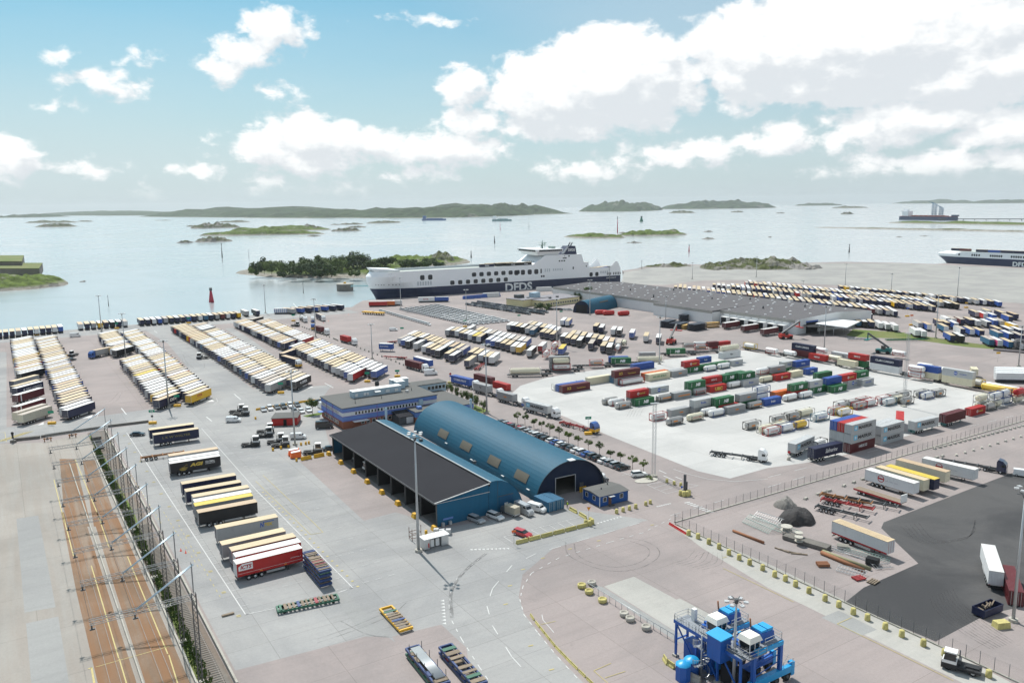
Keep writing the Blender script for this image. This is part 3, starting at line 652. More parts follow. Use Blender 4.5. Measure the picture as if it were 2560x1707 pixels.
NC, GC = ('navy', 'cream', 'navy'), ('grey', 'cream', 'navy')
row('leftmost trailer column', (-276.9, 442.8), (-216.7, 347.3), Y45, over={0: K_, 1: K_, 2: ('navy', 'cream', 'white'), 6: ('navy', 'white', 'blue'), 9: ('yellow', 'cream', 'yellow')})
singles('lower leftmost column', [(-210.2, 332.1), (-203.7, 322.0), (-200.9, 318.5), (-193.3, 306.1)]+[(-182.2, 287.4), (-176.7, 278.6), (-173.1, 275.4)], Y45, [GC, NC, N_, M_, M_, ('cream', 'beige', 'cream'), ('cream', 'beige', 'cream')])
row('second trailer column from left', (-264.4, 444.2), (-160.6, 280.9), Y45, over={0: ('navy', 'white', 'navy'), 1: W_, 3: NC, 12: ('blue', 'white', 'white')})
row('third column upper part', (-237.9, 460.6), (-202.2, 403.6), Y45, over={0: K_, 1: W_, 2: ('yellow', 'cream', 'yellow'), 4: ('blue', 'white', 'navy')})
row('third column lower part', (-186.0, 378.5), (-133.8, 295.0), Y45, over={0: ('navy', 'tan', 'navy'), 1: N_, 11: ('yellow', 'yellow', 'white')})
row('fourth column from left', (-226.4, 464.4), (-124.6, 302.1), Y45, over={0: ('yellow', 'beige', 'yellow'), 1: NC, 17: ('red', 'white', 'white'), 21: ('blue', 'white', 'white')})
row('fifth column from left', (-205.8, 485.7), (-99.7, 319.0), Y45, over={0: ('grey', 'white', 'silver'), 1: ('grey', 'beige', 'navy'), 4: W_, 5: ('navy', 'tan', 'navy')})
row('sixth column from left', (-194.6, 488.9), (-90.9, 324.1), Y45, over={0: ('black', 'white', 'black'), 1: GC, 2: ('grey', 'beige', 'navy')}, skip=(5,))
row('seventh column upper part', (-173.6, 502.4), (-121.5, 418.9), Y45, over={0: ('navy', 'tan', 'navy'), 1: ('blue', 'white', 'blue')})
row('seventh column lower part', (-114.5, 409.7), (-70.2, 338.9), Y45, over={0: ('red', 'white', 'white'), 1: ('blue', 'white', 'blue'), 4: ('white', 'cream', 'white'), 7: ('navy', 'white', 'navy'), 9: ('navy', 'cream', 'navy'), 10: ('white', 'white', 'white'), 11: W_})
row('eighth column upper part', (-160.3, 504.4), (-114.8, 429.7), Y45, over={0: ('red', 'white', 'white'), 8: ('blue', 'cream', 'white')})
row('eighth column lower part', (-108.0, 419.4), (-61.2, 343.9), Y45, over={0: ('blue', 'white', 'blue'), 1: N_, 2: N_, 3: W_})
singles('stray trailer by rows end', [(-167.6, 513.5)], Y45, [('black', 'beige', 'black')])
yq = GRID + 90
row('left quayside row', (-300.3, 468.6), (-276.0, 489.7), yq, 6.2, 11, over={0: ('blue', 'white', 'blue'), 1: ('white', 'cream', 'white')}, slack=.2)
row('middle quayside row', (-268.8, 499.6), (-246.3, 510.6), yq, 5, 8, slack=.2)
row('right quayside row', (-237.7, 515.2), (-185.3, 544.8), yq, 5, 18, slack=.2)
singles('pair at quay corner', [(-182.9, 554.1), (-176.0, 555.9)], yq, [G_, ('black', 'white', 'navy')])
row('far quay row', (-152.2, 562.8), (-122.5, 581.9), GRID + 108, 8, 7, over={6: ('grey', 'tan', 'grey'), 5: ('blue', 'tan', 'blue'), 4: ('navy', 'tan', 'navy'), 3: ('blue', 'cream', 'grey'), 2: ('blue', 'tan', 'blue'), 1: N_, 0: N_}, slack=.1)
singles('front central row', [(-61.5, 430.6), (-59.1, 425.0), (-56.3, 421.2), (-51.2, 413.5), (-46.0, 404.7), (-43.3, 401.2), (-40.5, 395.8), (-38.0, 392.9), (-32.7, 384.5), (-30.1, 379.1), (-22.1, 365.7)], Y45, [('white', 'beige', 'white'), ('blue', 'white', 'blue'), K_, ('grey', 'white', 'silver'), W_, NC, NC, K_, NC, N_, ('grey', 'cream', 'navy')])
singles('second central row', [(-58.3, 444.8), (-56.0, 440.7), (-53.3, 436.2), (-50.7, 433.6), (-47.6, 428.7), (-45.2, 423.6), (-42.6, 419.8), (-39.9, 415.3), (-37.4, 410.8), (-34.9, 407.2), (-32.1, 403.7), (-29.1, 399.0), (-26.5, 393.7), (-21.6, 387.2), (-18.8, 383.3), (-16.2, 379.0), (-13.7, 375.2), (-11.1, 373.3)], Y45, [None] * 12 + [('blue', 'beige', 'white'), NC, NC, ('white', 'white', 'white'), NC, ('silver', 'white', 'white')])
singles('third central row', [(-38.2, 458.1), (-35.0, 456.8), (-32.4, 453.9), (-29.7, 448.1), (-27.0, 444.9), (-24.4, 440.8), (-21.9, 436.7), (-19.3, 433.7), (-14.1, 424.0), (-11.5, 419.3), (-8.8, 416.5), (-6.2, 412.0), (-3.5, 407.5), (-0.9, 402.4), (1.9, 399.7)], Y45, [G_, NC, ('grey', 'white', 'white'), NC, N_, W_, ('navy', 'yellow', 'navy'), ('navy', 'cream', 'white'), B_, B_, N_, NC, NC, ('silver', 'white', 'silver'), ('yellow', 'white', 'yellow')])
singles('fourth central row', [(-26.4, 464.6), (-21.0, 456.7), (-18.6, 451.3), (-15.9, 446.1), (-13.3, 444.3), (-10.7, 438.8), (-8.1, 434.7), (-5.3, 430.7), (-2.7, 426.8), (-0.2, 422.1), (2.6, 419.2), (5.2, 416.4)], Y45, [G_] + [None] * 10 + [('blue', 'beige', 'blue')])
singles('fifth central row', [(-3.4, 476.0), (-0.8, 473.5), (1.9, 470.0), (4.5, 466.4), (7.4, 460.8), (10.0, 455.3), (15.3, 447.7), (17.9, 444.4), (20.5, 439.3)], Y45, [('silver', 'white', 'silver'), N_, NC, K_, ('silver', 'beige', 'silver'), ('teal', 'beige', 'teal'), NC, NC, NC])
singles('sixth central row', [(8.3, 479.6), (10.6, 476.0), (13.3, 471.3), (16.0, 465.5), (18.6, 463.1), (20.9, 458.6), (23.5, 453.2)], Y45)
singles('row beside the tall mast', [(25.8, 431.2), (28.2, 426.4), (30.9, 422.5), (33.5, 417.8), (38.6, 407.9), (44.0, 400.8), (46.6, 396.6)], Y45, [N_, NC, NC, K_, ('navy', 'beige', 'navy'), NC, K_])
singles('second row beside the mast', [(31.4, 439.4), (34.2, 438.3), (36.6, 433.3), (39.3, 428.3), (42.0, 425.3), (44.9, 421.5), (46.9, 416.0), (49.5, 412.3), (52.8, 408.6)], Y45)
singles('row nearest the warehouse', [(29.5, 492.1), (32.4, 489.4), (47.1, 467.4), (49.8, 461.7), (55.6, 452.7), (58.8, 450.4)]+[(64.4, 441.1), (70.3, 429.4), (76.0, 423.5)], Y45, [W_, ('blue', 'cream', 'white'), NC, N_, W_, K_, ('blue', 'white', 'blue'), ('white', 'cream', 'white'), ('navy', 'white', 'navy')])
singles('lone trailer on open asphalt', [(6.9, 389.9), (12.8, 402.2), (22.5, 393.5)]+[(-113.7, 390.0)], Y45, [('black', 'white', 'silver'), ('silver', 'white', 'red'), ('blue', 'yellow', 'blue'), ('navy', 'tan', 'navy')])
# the big field beyond the warehouse
row('field first row', (125.4, 663.1), (216.8, 510.9), Y45, 5.4)
for nm, a, b, pair in (('field second row', (137.5, 684.6), (244.1, 514.4), 1), ('field third row', (173.6, 698.2), (279.5, 535.6), 1), ('field fourth row', (205.9, 713.0), (301.6, 547.9), 1), ('field last row', (272.3, 670.2), (335.1, 555.1), 0)):
    row(nm, a, b, Y45, 5.4)
    if pair: row(nm + ' rear rank', along(a, Y45, 14.4), along(b, Y45, 14.4), Y45, 5.4, skip=(0, 3))
singles('short row by the canopy', [(203.7, 474.3), (206.2, 471.7), (209.3, 469.1), (212.1, 464.4), (214.2, 459.7), (216.6, 455.2), (213.0, 503.3), (216.0, 499.6), (223.1, 503.4)], Y45, [('teal', 'tan', 'teal'), K_, NC, W_, ('white', 'white', 'grey'), W_, None, ('blue', 'cream', 'white'), N_])
singles('right hand trailer cluster', [(219.5, 436.6), (221.5, 433.1), (234.8, 464.0), (236.2, 456.8), (242.1, 449.8), (229.3, 419.1), (233.1, 417.0), (246.1, 440.2), (250.0, 437.8), (252.8, 433.6), (241.4, 404.8), (243.9, 402.0), (246.8, 397.6), (249.7, 392.4), (258.0, 425.4), (261.7, 422.2), (264.3, 417.4), (259.9, 481.4), (262.2, 478.7), (265.7, 476.0), (269.8, 473.3), (271.1, 468.5), (274.8, 464.8), (281.7, 469.9), (284.2, 467.4), (282.5, 451.9), (265.7, 439.0), (271.3, 438.1), (274.4, 434.3), (291.7, 506.7), (292.3, 498.7), (294.7, 493.3), (299.8, 485.2), (302.3, 511.8), (305.9, 502.7), (308.9, 494.6), (250.5, 463.8), (249.1, 468.5), (254.0, 461.3)], Y45,
        [W_, ('white', 'white', 'white'), ('silver', 'beige', 'grey'), ('blue', 'tan', 'white'), ('teal', 'cream', 'white'), ('blue', 'cream', 'navy'), ('black', 'white', 'black'), ('white', 'beige', 'navy'), ('blue', 'cream', 'white'), ('blue', 'cream', 'navy'), ('teal', 'beige', 'teal'), ('magenta', 'white', 'white'), ('blue', 'cream', 'teal'), W_, ('teal', 'beige', 'teal')])
# trailers standing alone near the sheds
NEAR = [((-67.3, 173.1), ('grey', 'cream', 'navy'), 'NTEX'), ((-63.1, 164.3), ('grey', 'cream', 'navy'), ''), ((-60.0, 161.2), ('maroon', 'cream', 'navy'), ''), ((-58.2, 158.3), ('red', 'white', 'white'), ''), ((-57.0, 154.9), ('red', 'white', 'white'), 'ICTS'),
        ((-97.2, 220.3), K_, 'AGI'), ((-98.4, 223.1), W_, ''), ((-100.3, 227.3), ('grey', 'tan', 'grey'), ''), ((-114.5, 249.6), ('navy', 'cream', 'navy'), 'WALTER'), ((-118.3, 255.5), ('navy', 'cream', 'navy'), ''),
        ((-86.9, 203.0), ('navy', 'cream', 'navy'), ''), ((-83.7, 197.4), ('navy', 'cream', 'navy'), 'DSV'), ((-80.3, 193.3), ('grey', 'cream', 'silver'), ''), ((-78.6, 189.9), W_, ''), ((-77.5, 187.3), ('grey', 'yellow', 'navy'), ''), ((-75.1, 182.9), ('black', 'tan', 'black'), '')]

def cam_d2(p): return p[0] ** 2 + p[1] ** 2
SPECS.sort(key=lambda s: cam_d2(s[0]))
N_IND = 284
TRAILER = {}
for sp in SPECS[:N_IND]:
    p, yaw, side, roof_, end, nm, k = sp
    where = '%s from near end of %s' % (ORD(k), nm) if 'column' in nm or 'quay' in nm else '%s from left of %s' % (ORD(k), nm)
    if 'stray' in nm: where = 'alone at the far end of the seventh column'
    if 'lone' in nm: where = ['beside the white one near tank trailers', 'right of the silver one near tank trailers', 'behind the red tank containers', 'crossing the lane of the sixth column'][k - 1]
    TRAILER[(nm, k)] = trailer(p, yaw, side, roof_, end, '%s sided trailer, %s roof, %s' % (side, roof_, where), cam_d2(p) < 330 ** 2, 'trailers parked in the terminal yard')
# the rest stand too far off to be told apart one by one
far = MB(); fm = []; fi = {}
def slot(m):
    if m.name not in fi: fi[m.name] = len(fm); fm.append(m)
    return fi[m.name]
for p, yaw, side, roof_, end, nm, k in SPECS[N_IND:]:
    b = MB(); b.box(.03, TL, -1.25, 1.25, 1.18, 3.93, slot(paint(side))); b.box(0, TL, -1.275, 1.275, 3.93, 4.0, slot(m_edge_shade), slot(ROOF[roof_])); b.box(-.03, .03, -1.24, 1.24, 1.2, 3.9, slot(paint(end)))
    b.box(1.8, 5.4, -1.2, 1.2, .1, 1.0, slot(m_blk)); b.box(10.4, 10.6, -.95, .95, .0, 1.18, slot(m_blk)); b.box(.3, 13, -.6, .6, .8, 1.18, slot(m_blk)); b.box(.1, .2, -1.1, 1.1, .5, .65, slot(m_blk))
    far.add(b, Matrix.Translation((p[0], p[1], 0)) @ Matrix.Rotation(R(yaw), 4, 'Z'))
tag(far.build('distant_trailers', fm), 'massed distant trailers with cream and white roofs beyond the grey warehouse', 'trailers', kind='stuff')

m_tw = mat('lettering_white', (.78, .78, .77), .5, vary=0); m_ty = mat('lettering_gold', (.60, .42, .06), .5, vary=0); m_tr = mat('lettering_red', (.42, .015, .02), .5, vary=0); m_tb = mat('lettering_blue', (.02, .09, .42), .5, vary=0); m_tk = mat('lettering_black', (.02, .02, .022), .5, vary=0); m_tg = mat('lettering_green', (.02, .18, .06), .5, vary=0); m_to = mat('plate_orange', (.70, .22, .02), .5, vary=.1); m_tc = mat('logo_sky_blue', (.12, .50, .72), .5, vary=0)
SIDE = -TW / 2 + .02
def star(parent, x, z, y, r, m=m_tw, n=4):
    b = MB(); pts = []
    for k in range(2 * n): a = math.pi * k / n; q = r if k % 2 == 0 else r * .45; pts.append((x + q * math.cos(a), y, z + q * math.sin(a)))
    b.face(pts); return b.build('emblem', m, parent)
def plate(parent, name, x0, x1, z0, z1, y, m): return MB().box(x0, x1, y - .015, y, z0, z1).build(name, m, parent)
NEAR_LABELS = {'NTEX': 'grey trailer lettered N TEX in blue and yellow, cream roof', 'ICTS': 'red trailer with white ICTS panel and ribbed white roof', 'AGI': 'black trailer lettered AGI GLOBAL in gold beside the truck yard', 'WALTER': 'navy trailer with faded yellow WALTER lettering near the parked dark car', 'DSV': 'navy trailer lettered DSV, cream roof, in the near truck yard'}
OTHER = iter(['grey cream-roofed trailer between the N TEX trailer and red ones', 'maroon cream-roofed trailer beside the grey ones, navy tail', 'red trailer with stained white roof behind the ICTS one', 'white trailer tight behind the black AGI trailer', 'tan-roofed grey trailer third behind the black AGI trailer', 'navy cream-roofed trailer hidden behind the WALTER trailer', 'navy trailer farthest back of the middle truck yard group', 'grey cream-roofed trailer just behind the white one in truck yard', 'white roofed trailer beside a yellow-roofed one in truck yard', 'grey trailer with yellow roof beside the big black trailer', 'plain black trailer with tan roof in the near truck yard'])
for c, col, tx in NEAR:
    yaw = GRID + (1.2 if tx == 'ICTS' else -2.2 if c[1] > 165 else 0)
    t = trailer(corner(c, yaw), yaw, *col, NEAR_LABELS.get(tx) or next(OTHER), True, 'trailers parked in the near truck yard')
    if tx == 'ICTS':
        b = MB(); b.face([(.35, SIDE - .01, 2.35), (3.2, SIDE - .01, 2.35), (3.2, SIDE - .01, 3.75), (1.1, SIDE - .01, 3.75), (.35, SIDE - .01, 3.2)]); b.build('white_panel', m_tw, t)
        letters(t, 'ICTS', .7, 2.62, SIDE - .02, .82, m_tr, 2.3, .04, .25); letters(t, 'Sweden by Trailers', .7, 2.02, SIDE - .01, .22, m_tk, 2.2)
        letters(t, 'www.icts-group.se', 10.9, 2.35, SIDE - .01, .24, m_tw, 2.2); plate(t, 'reflector', 4.6, 5.1, 1.35, 1.6, SIDE, m_to); plate(t, 'reflector', 9.6, 10.1, 1.35, 1.6, SIDE, m_to); plate(t, 'rub_strip', .2, 13.4, 1.72, 1.76, SIDE - .002, m_tw)
        for k in range(27): MB().box(k * .5 + .25, k * .5 + .29, -1.26, 1.26, 4.0, 4.03).build('roof_bow', ROOF['beige'], t)
    elif tx == 'NTEX':
        letters(t, 'N', 9.4, 2.35, SIDE - .012, 1.1, m_tb, .9, .03, .2); plate(t, 'logo_bar', 10.1, 12.6, 3.4, 3.55, SIDE - .004, m_tb); letters(t, 'TEX', 10.4, 2.45, SIDE - .012, .75, m_ty, 1.9, .05, .1)
    elif tx == 'AGI':
        letters(t, 'AGI', 5.2, 2.25, SIDE - .012, 1.0, m_ty, 3.6, .06, .2); letters(t, 'GLOBAL', 9.4, 2.75, SIDE - .012, .5, m_tw, 2.6); letters(t, 'LOGISTICS', 9.4, 2.3, SIDE - .012, .28, m_tw, 2.6)
        for k in range(5):
            b = MB(); r = 1.25 - k * .22; pts = [(3.4 + r * math.cos(R(a)), 2.55 + r * .9 * math.sin(R(a))) for a in range(-150, 40, 12)]
            for (xa, za), (xb, zb) in zip(pts, pts[1:]): b.face([(xa, SIDE - .01, za), (xb, SIDE - .01, zb), (xb, SIDE - .01, zb + .1), (xa, SIDE - .01, za + .1)])
            b.build('logo_arc', m_ty, t)
    elif tx == 'WALTER': letters(t, 'L K W WALTER', 2.6, 2.3, SIDE - .012, .75, mat('lettering_faded_gold', (.20, .17, .06), .6, vary=.2), 8.4, .02)
    elif tx == 'DSV': letters(t, 'DSV', 6.3, 1.9, SIDE - .012, 1.1, m_tw, 4.2, .05, .15)
def on_trailer(key, *args, **kw):
    t = TRAILER.get(key)
    if t: letters(t, *args, **kw)
    return t
for key in (('third column lower part', 2), ('sixth column from left', 1), ('front central row', 3), ('front central row', 4)):
    on_trailer(key, 'DFDS', 5.6, 2.1, SIDE - .012, 1.1, m_tw, 4.0, .04); t = TRAILER.get(key)
    if t: star(t, 4.3, 2.65, SIDE - .01, .7)
for key in (('third column lower part', 1), ('seventh column upper part', 1)): on_trailer(key, 'DSV', 6.6, 2.0, SIDE - .012, 1.15, m_tw, 4.4, .05, .15)
t = on_trailer(('lower leftmost column', 3), 'DFDS LOGISTICS', 4.6, 2.2, SIDE - .012, .8, m_tw, 8.2, .02)
if t: star(t, 3.6, 2.6, SIDE - .01, .6)
for key in (('lower leftmost column', 4), ('lower leftmost column', 5)):
    if key in TRAILER: plate(TRAILER[key], 'white_band', 1.6, 2.1, 1.2, 3.9, SIDE, m_tw)
for key in (('lower leftmost column', 6), ('lower leftmost column', 7)):
    if key in TRAILER:
        b = MB()
        for k in range(34): b.box(.3 + k * .39, .45 + k * .39, SIDE - .05, SIDE, 1.25, 3.9)
        b.build('side_ribs', paint('grey'), TRAILER[key])
t = on_trailer(('fourth column from left', 1), 'DHL', 4.0, 2.7, SIDE - .012, .75, m_tr, 3.4, .05, .25)
if t: letters(t, 'Logistics', 3.0, 2.1, SIDE - .012, .3, m_tr, 3.4)
t = on_trailer(('eighth column lower part', 1), 'Primex', 9.8, 2.3, SIDE - .012, .7, m_tw, 3.0, .02)
on_trailer(('front central row', 10), 'DFDS LOGISTICS', 4.6, 2.2, SIDE - .012, .7, m_tw, 8, .02)
on_trailer(('seventh column lower part', 8), 'EUROCARGO', 6.0, 2.2, SIDE - .012, .8, m_tw, 6.2, .03)

# ------------------------------------------------------------------ containers
CW = 2.44
def box_mesh(L, h):
    def mk():
        b = MB(); n = int(L / .28); e = .035
        b.box(.08, L - .08, -CW / 2 + .05, CW / 2 - .05, .12, h - .02, 0)
        for sgn in (-1, 1):                                            # corrugated long sides
            y0, y1 = sgn * (CW / 2 - .05), sgn * (CW / 2 - .005)
            for k in range(n):
                x = .15 + k * (L - .3) / n; w = (L - .3) / n
                b.box(x, x + w * .5, min(y0, y1), max(y0, y1), .16, h - .12, 0)
        for x in (0, L - .16):                                          # corner posts and rails
            for y in (-CW / 2, CW / 2 - .16): b.box(x, x + .16, y, y + .16, 0, h, 0)
        for y in (-CW / 2, CW / 2 - .08): b.box(.16, L - .16, y + .002, y + .078, 0, .16, 0); b.box(.16, L - .16, y + .002, y + .078, h - .11, h - .003, 0)
        for k in range(int(L / .6)): b.box(.3 + k * .6, .6 + k * .6, -CW / 2 + .12, CW / 2 - .12, h - .02, h + .005, 0)
        return b.mesh('container_body', m_conc)
    return shared(('box', L, h), mk)
def door_mesh(h):
    def mk():
        b = MB(); b.box(-.03, .03, -1.05, -.02, .15, h - .12); b.box(-.03, .03, .02, 1.05, .15, h - .12)
        for y in (-.8, -.35, .35, .8): b.box(-.07, -.03, y - .02, y + .02, .1, h - .08, 1)
        return b.mesh('door_end', [m_conc, m_alu])
    return shared(('door', h), mk)
m_tank = {'silver': mat('tank_silver', (.44, .43, .41), .38, .35, vary=.16, scale=1.0, rnd_v=.2, stain=.45), 'white': mat('tank_white', (.76, .76, .74), .4, vary=.08, rnd_v=.1, stain=.22), 'cream': mat('tank_cream', (.70, .66, .50), .45, vary=.12, rnd_v=.1, stain=.3), 'yellow': mat('tank_yellow', (.74, .48, .05), .45, vary=.1, stain=.2), 'red': mat('tank_red', (.50, .02, .02), .4, vary=.1)}
FR = {'dark': mat('frame_dark', (.07, .06, .055), .6, vary=.3), 'red': mat('frame_red', (.40, .03, .03), .55, vary=.15), 'blue': mat('frame_blue', (.02, .06, .22), .55, vary=.15), 'yellow': mat('frame_yellow', (.62, .42, .03), .55, vary=.15), 'white': mat('frame_white', (.66, .64, .58), .6, vary=.2), 'teal': mat('frame_teal', (.03, .13, .20), .55, vary=.15)}
def tank_mesh(L, bare):
    def mk():
        b = MB(); r = 1.13; e = .0 if bare else .25
        b.lathe([(.0, e), (.45, e + .06), (.85, e + .2), (1.06, e + .42), (r, e + .65), (r, L - e - .65), (1.06, L - e - .42), (.85, L - e - .2), (.45, L - e - .06), (.0, L - e)], 20, 0, (0, 0, 1.36), 'X')
        for k in range(3): x = 1.3 + k * (L - 2.6) / 2; b.lathe([(r + .015, x - .06), (r + .03, x), (r + .015, x + .06)], 20, 0, (0, 0, 1.36), 'X')
        b.tube((L / 2, 0, 2.4), (L / 2, 0, 2.58), .3, n=12, m=0); b.box(.8, L - .8, -.3, .3, 2.48, 2.52, 0)
        return b.mesh('tank', m_conc)
    return shared(('tank', L, bare), mk)
def frame_mesh(L, bare):
    def mk():
        b = MB(); t = .075; h = 2.6
        ends = (.9, L - .9) if bare else (0.0, L)
        for x in ends:
            for y in (-1.2, 1.2): b.bar((x, y, 0), (x, y, h if not bare else 2.0), .15)
            for z0 in ((.08, h - .08) if not bare else (.08,)): b.bar((x, -1.2, z0), (x, 1.2, z0), .15)
            if not bare:
                for sy in (-1, 1): b.bar((x, sy * 1.2, .7), (x, sy * .7, .1), .1); b.bar((x, sy * 1.2, h - .7), (x, sy * .7, h - .1), .1)
        for y in (-1.2, 1.2):
            b.bar((ends[0], y, .08), (ends[1], y, .08), .15)
            if not bare: b.bar((0, y, h - .08), (L, y, h - .08), .11)
        return b.mesh('frame', m_conc)
    return shared(('frame', L, bare), mk)
BOXES = []
def container(p, z0, L, col, txt='', yaw=GRID, h=2.6, label=None, group='containers on the terminal'):
    """p: ground point below the near bottom corner between door end and the long side seen"""
    o = loc2(p, yaw, 0, CW / 2)
    t = thing('shipping_container', label or '', 'container', (o[0], o[1], z0), yaw, group)
    put('body', box_mesh(L, h), t, mats=[paint(col, 'steel')]); put('door_end', door_mesh(h), t, mats=[paint(col, 'steel'), None])
    logo(t, txt, L, h)
    return t
def logo(t, txt, L, h):
    y = -CW / 2 - .012
    if not txt: return
    if txt == 'MAERSK':
        plate(t, 'star_panel', 1.3, 2.9, h * .32, h * .82, y + .01, m_tc); star(t, 2.1, h * .57, y - .012, .6, n=7); letters(t, 'MAERSK', 3.4, h * .38, y, h * .36, m_tk, 7.0, .035)
    elif txt == 'NB': letters(t, 'NB', L * .42, h * .26, y, h * .5, m_tw, 2.5, .06, .25); plate(t, 'white_bar', L * .17, L * .17 + .14, h * .2, h * .85, y + .005, m_tw)
    elif txt == 'UBC': letters(t, 'UBC', L * .30, h * .2, y, h * .55, m_ty, 4.2, .06)
    elif txt == 'SCS': letters(t, 'SCS', 2.2, h * .38, y, h * .38, m_ty, 1.9, .03); letters(t, 'Transcommerce', 6.9, h * .36, y, h * .2, m_ty, 4.4)
    elif txt == 'interbulk':
        b = MB(); b.lathe([(.28, 0), (.5, 0)], 16, 0, (L * .42, y, h * .5), 'Y', False); b.build('ring_logo', m_tw, t); letters(t, 'Interbulk', L * .50, h * .38, y, h * .26, m_ty, L * .30, .03)
    elif txt == 'bulkhaul':
        b = MB(); b.lathe([(.0, 0), (.75, 0)], 20, 0, (L * .45, y, h * .52), 'Y', False); b.build('disc_logo', m_tb, t); plate(t, 'disc_stripe', L * .45 - .6, L * .45 + .6, h * .46, h * .56, y - .004, m_tw); letters(t, 'container', L * .58, h * .42, y, h * .16, m_tb, L * .24)
    elif txt == 'orange': plate(t, 'orange_plate', L * .44, L * .62, h * .42, h * .58, y, m_to)
    elif txt == 'orange_band': plate(t, 'orange_band', L * .25, L * .92, h * .40, h * .56, y, m_to)
    elif txt == 'Safmarine': letters(t, 'Safmarine', 4.6, h * .34, y, h * .42, m_tw, 5.2, .01, .35)
    else:
        c, s = {'Bruhn': (m_tb, .28), 'BruhnW': (m_tw, .25), 'CLdN CARGO': (m_tw, .62), 'fjs': (m_tk, .14), 'HOYER': (m_tr, .5), 'VAN DEN BOSCH': (m_tg, .62), 'DEN HARTOGH': (m_tr, .62), 'COBELFRET': (m_tw, .68), 'HAMBURG SUD': (m_tw, .34), 'SALARS': (m_tb, .5), 'ANTWERP': (m_tw, .4), 'Tvs': (m_tw, .1)}.get(txt, (m_tk, .4))
        letters(t, txt.replace('BruhnW', 'Bruhn'), L * (.5 - s / 2), h * .40, y, h * (.3 if len(txt) > 4 else .34), c, L * s, .02)
def tank(p, z0, L, tc, fc, txt='', yaw=GRID, label=None, bare=False, group='tank containers on the terminal'):
    o = loc2(p, yaw, 0, 1.2)
    t = thing('tank_container', label or '', 'tank container', (o[0], o[1], z0), yaw, group)
    put('tank', tank_mesh(L, bare), t, mats=[m_tank[tc]]); put('frame', frame_mesh(L, bare), t, mats=[FR[fc]])
    if txt == 'orange': MB().box(L * .3, L * .55, -1.18, -1.14, 1.15, 1.6).build('orange_plate', m_to, t)
    elif txt == 'band': MB().box(L * .3, L * .9, -1.18, -1.14, 1.2, 1.6).build('orange_band', m_to, t)
    elif txt: letters(t, txt, L * .22, 1.15, -1.17, .5, m_tr if txt != 'Bruhn' else m_tb, L * .56, .02)
    return t
NAMES_ = {'bulkhaul': 'with a blue disc logo', 'orange': 'with a small orange plate', 'orange_band': 'with a long orange band', 'band': 'with an orange band', '': ''}
def lay(rowname, items):
    """items: (kind, ground point, level, length, colour, second colour or text, text); ordinals run from the left"""
    order = sorted(range(len(items)), key=lambda k: (items[k][1][0] / items[k][1][1], items[k][2]))
    for n, k in enumerate(order):
        kind, p, z0, L, c, *r = items[k]
        lev = 'on ground' if z0 < .6 else 'on wagon' if z0 < 1.6 else 'stacked'
        txt = r[0] if kind == 'b' and r else r[1] if kind != 'b' and len(r) > 1 else ''
        if isinstance(txt, (int, float)): txt = ''
        tx = NAMES_.get(txt, 'lettered ' + txt.replace('BruhnW', 'Bruhn'))
        yaw = r[-1] if r and isinstance(r[-1], (int, float)) else GRID
        if kind == 'b': container(p, z0, L, c, txt, yaw, 2.9 if L > 11 else 2.6, ' '.join(('%s container %s, %s from left in %s, %s' % (c, tx, ORD(n + 1), rowname, lev)).replace(' ,', ',').split()))
        else: tank(p, z0, L, c, r[0], txt, yaw, ' '.join(('%s tank container %s, %s from left, %s, %s' % (c, tx.replace('with an ', '').replace('with a small ', ''), ORD(n + 1), rowname, lev)).replace(' ,', ',').split()), kind == 'o')
lay('back yard row', [('b', (19.9, 314.5), 0, 13.7, 'maroon', 'SCS'), ('b', loc2((19.9, 314.5), GRID, 0, 2.6), 0, 13.7, 'blue'), ('t', loc2((19.9, 314.5), GRID, 0, 5.2), 0, 12.19, 'white', 'white'), ('b', (31.6, 328.9), 0, 12.19, 'cream'),
    ('t', (45.1, 326.5), 0, 12.19, 'white', 'red'), ('b', loc2((45.1, 326.5), GRID, -.2, 2.8), 0, 12.19, 'grey'), ('b', loc2((45.1, 326.5), GRID, -.2, 5.5), 0, 13.7, 'teal'), ('b', loc2((45.1, 326.5), GRID, -1.6, 2.8), 2.9, 13.7, 'maroon', 'SCS'), ('b', (54.4, 356.6), 0, 12.19, 'blue'), ('b', (57.3, 334.4), 0, 12.19, 'cream', 'VAN DEN BOSCH'), ('b', loc2((57.3, 334.4), GRID, 0, 2.7), 0, 13.7, 'orange'),
    ('b', (68.6, 341.8), 0, 9.1, 'grey', 'orange'), ('b', loc2((68.6, 341.8), GRID, 0, 2.7), 0, 9.1, 'silver'), ('b', (77.0, 349.9), 0, 9.1, 'green', 'NB'), ('b', loc2((75.6, 349.5), GRID, 0, .0), 2.6, 9.1, 'red', 'interbulk'), ('b', (84.4, 358.4), 2.6, 7.2, 'blue', 'BruhnW'), ('b', loc2((85.9, 352.2), GRID, -.5, 2.7), 0, 9.1, 'green'),
    ('o', (85.7, 352.0), 0, 7.15, 'white', 'blue'), ('o', (93.1, 357.1), 0, 7.15, 'white', 'teal'), ('b', loc2((93.1, 357.1), GRID, -.5, 2.7), 0, 9.1, 'green'), ('b', (100.1, 364.0), 0, 7.45, 'silver', 'Bruhn'), ('b', (97.0, 368.6), 2.6, 12.19, 'white', 'fjs'), ('b', (100.5, 382.0), 0, 12.19, 'navy'), ('t', (97.4, 370.5), 5.5, 12.19, 'cream', 'white')])
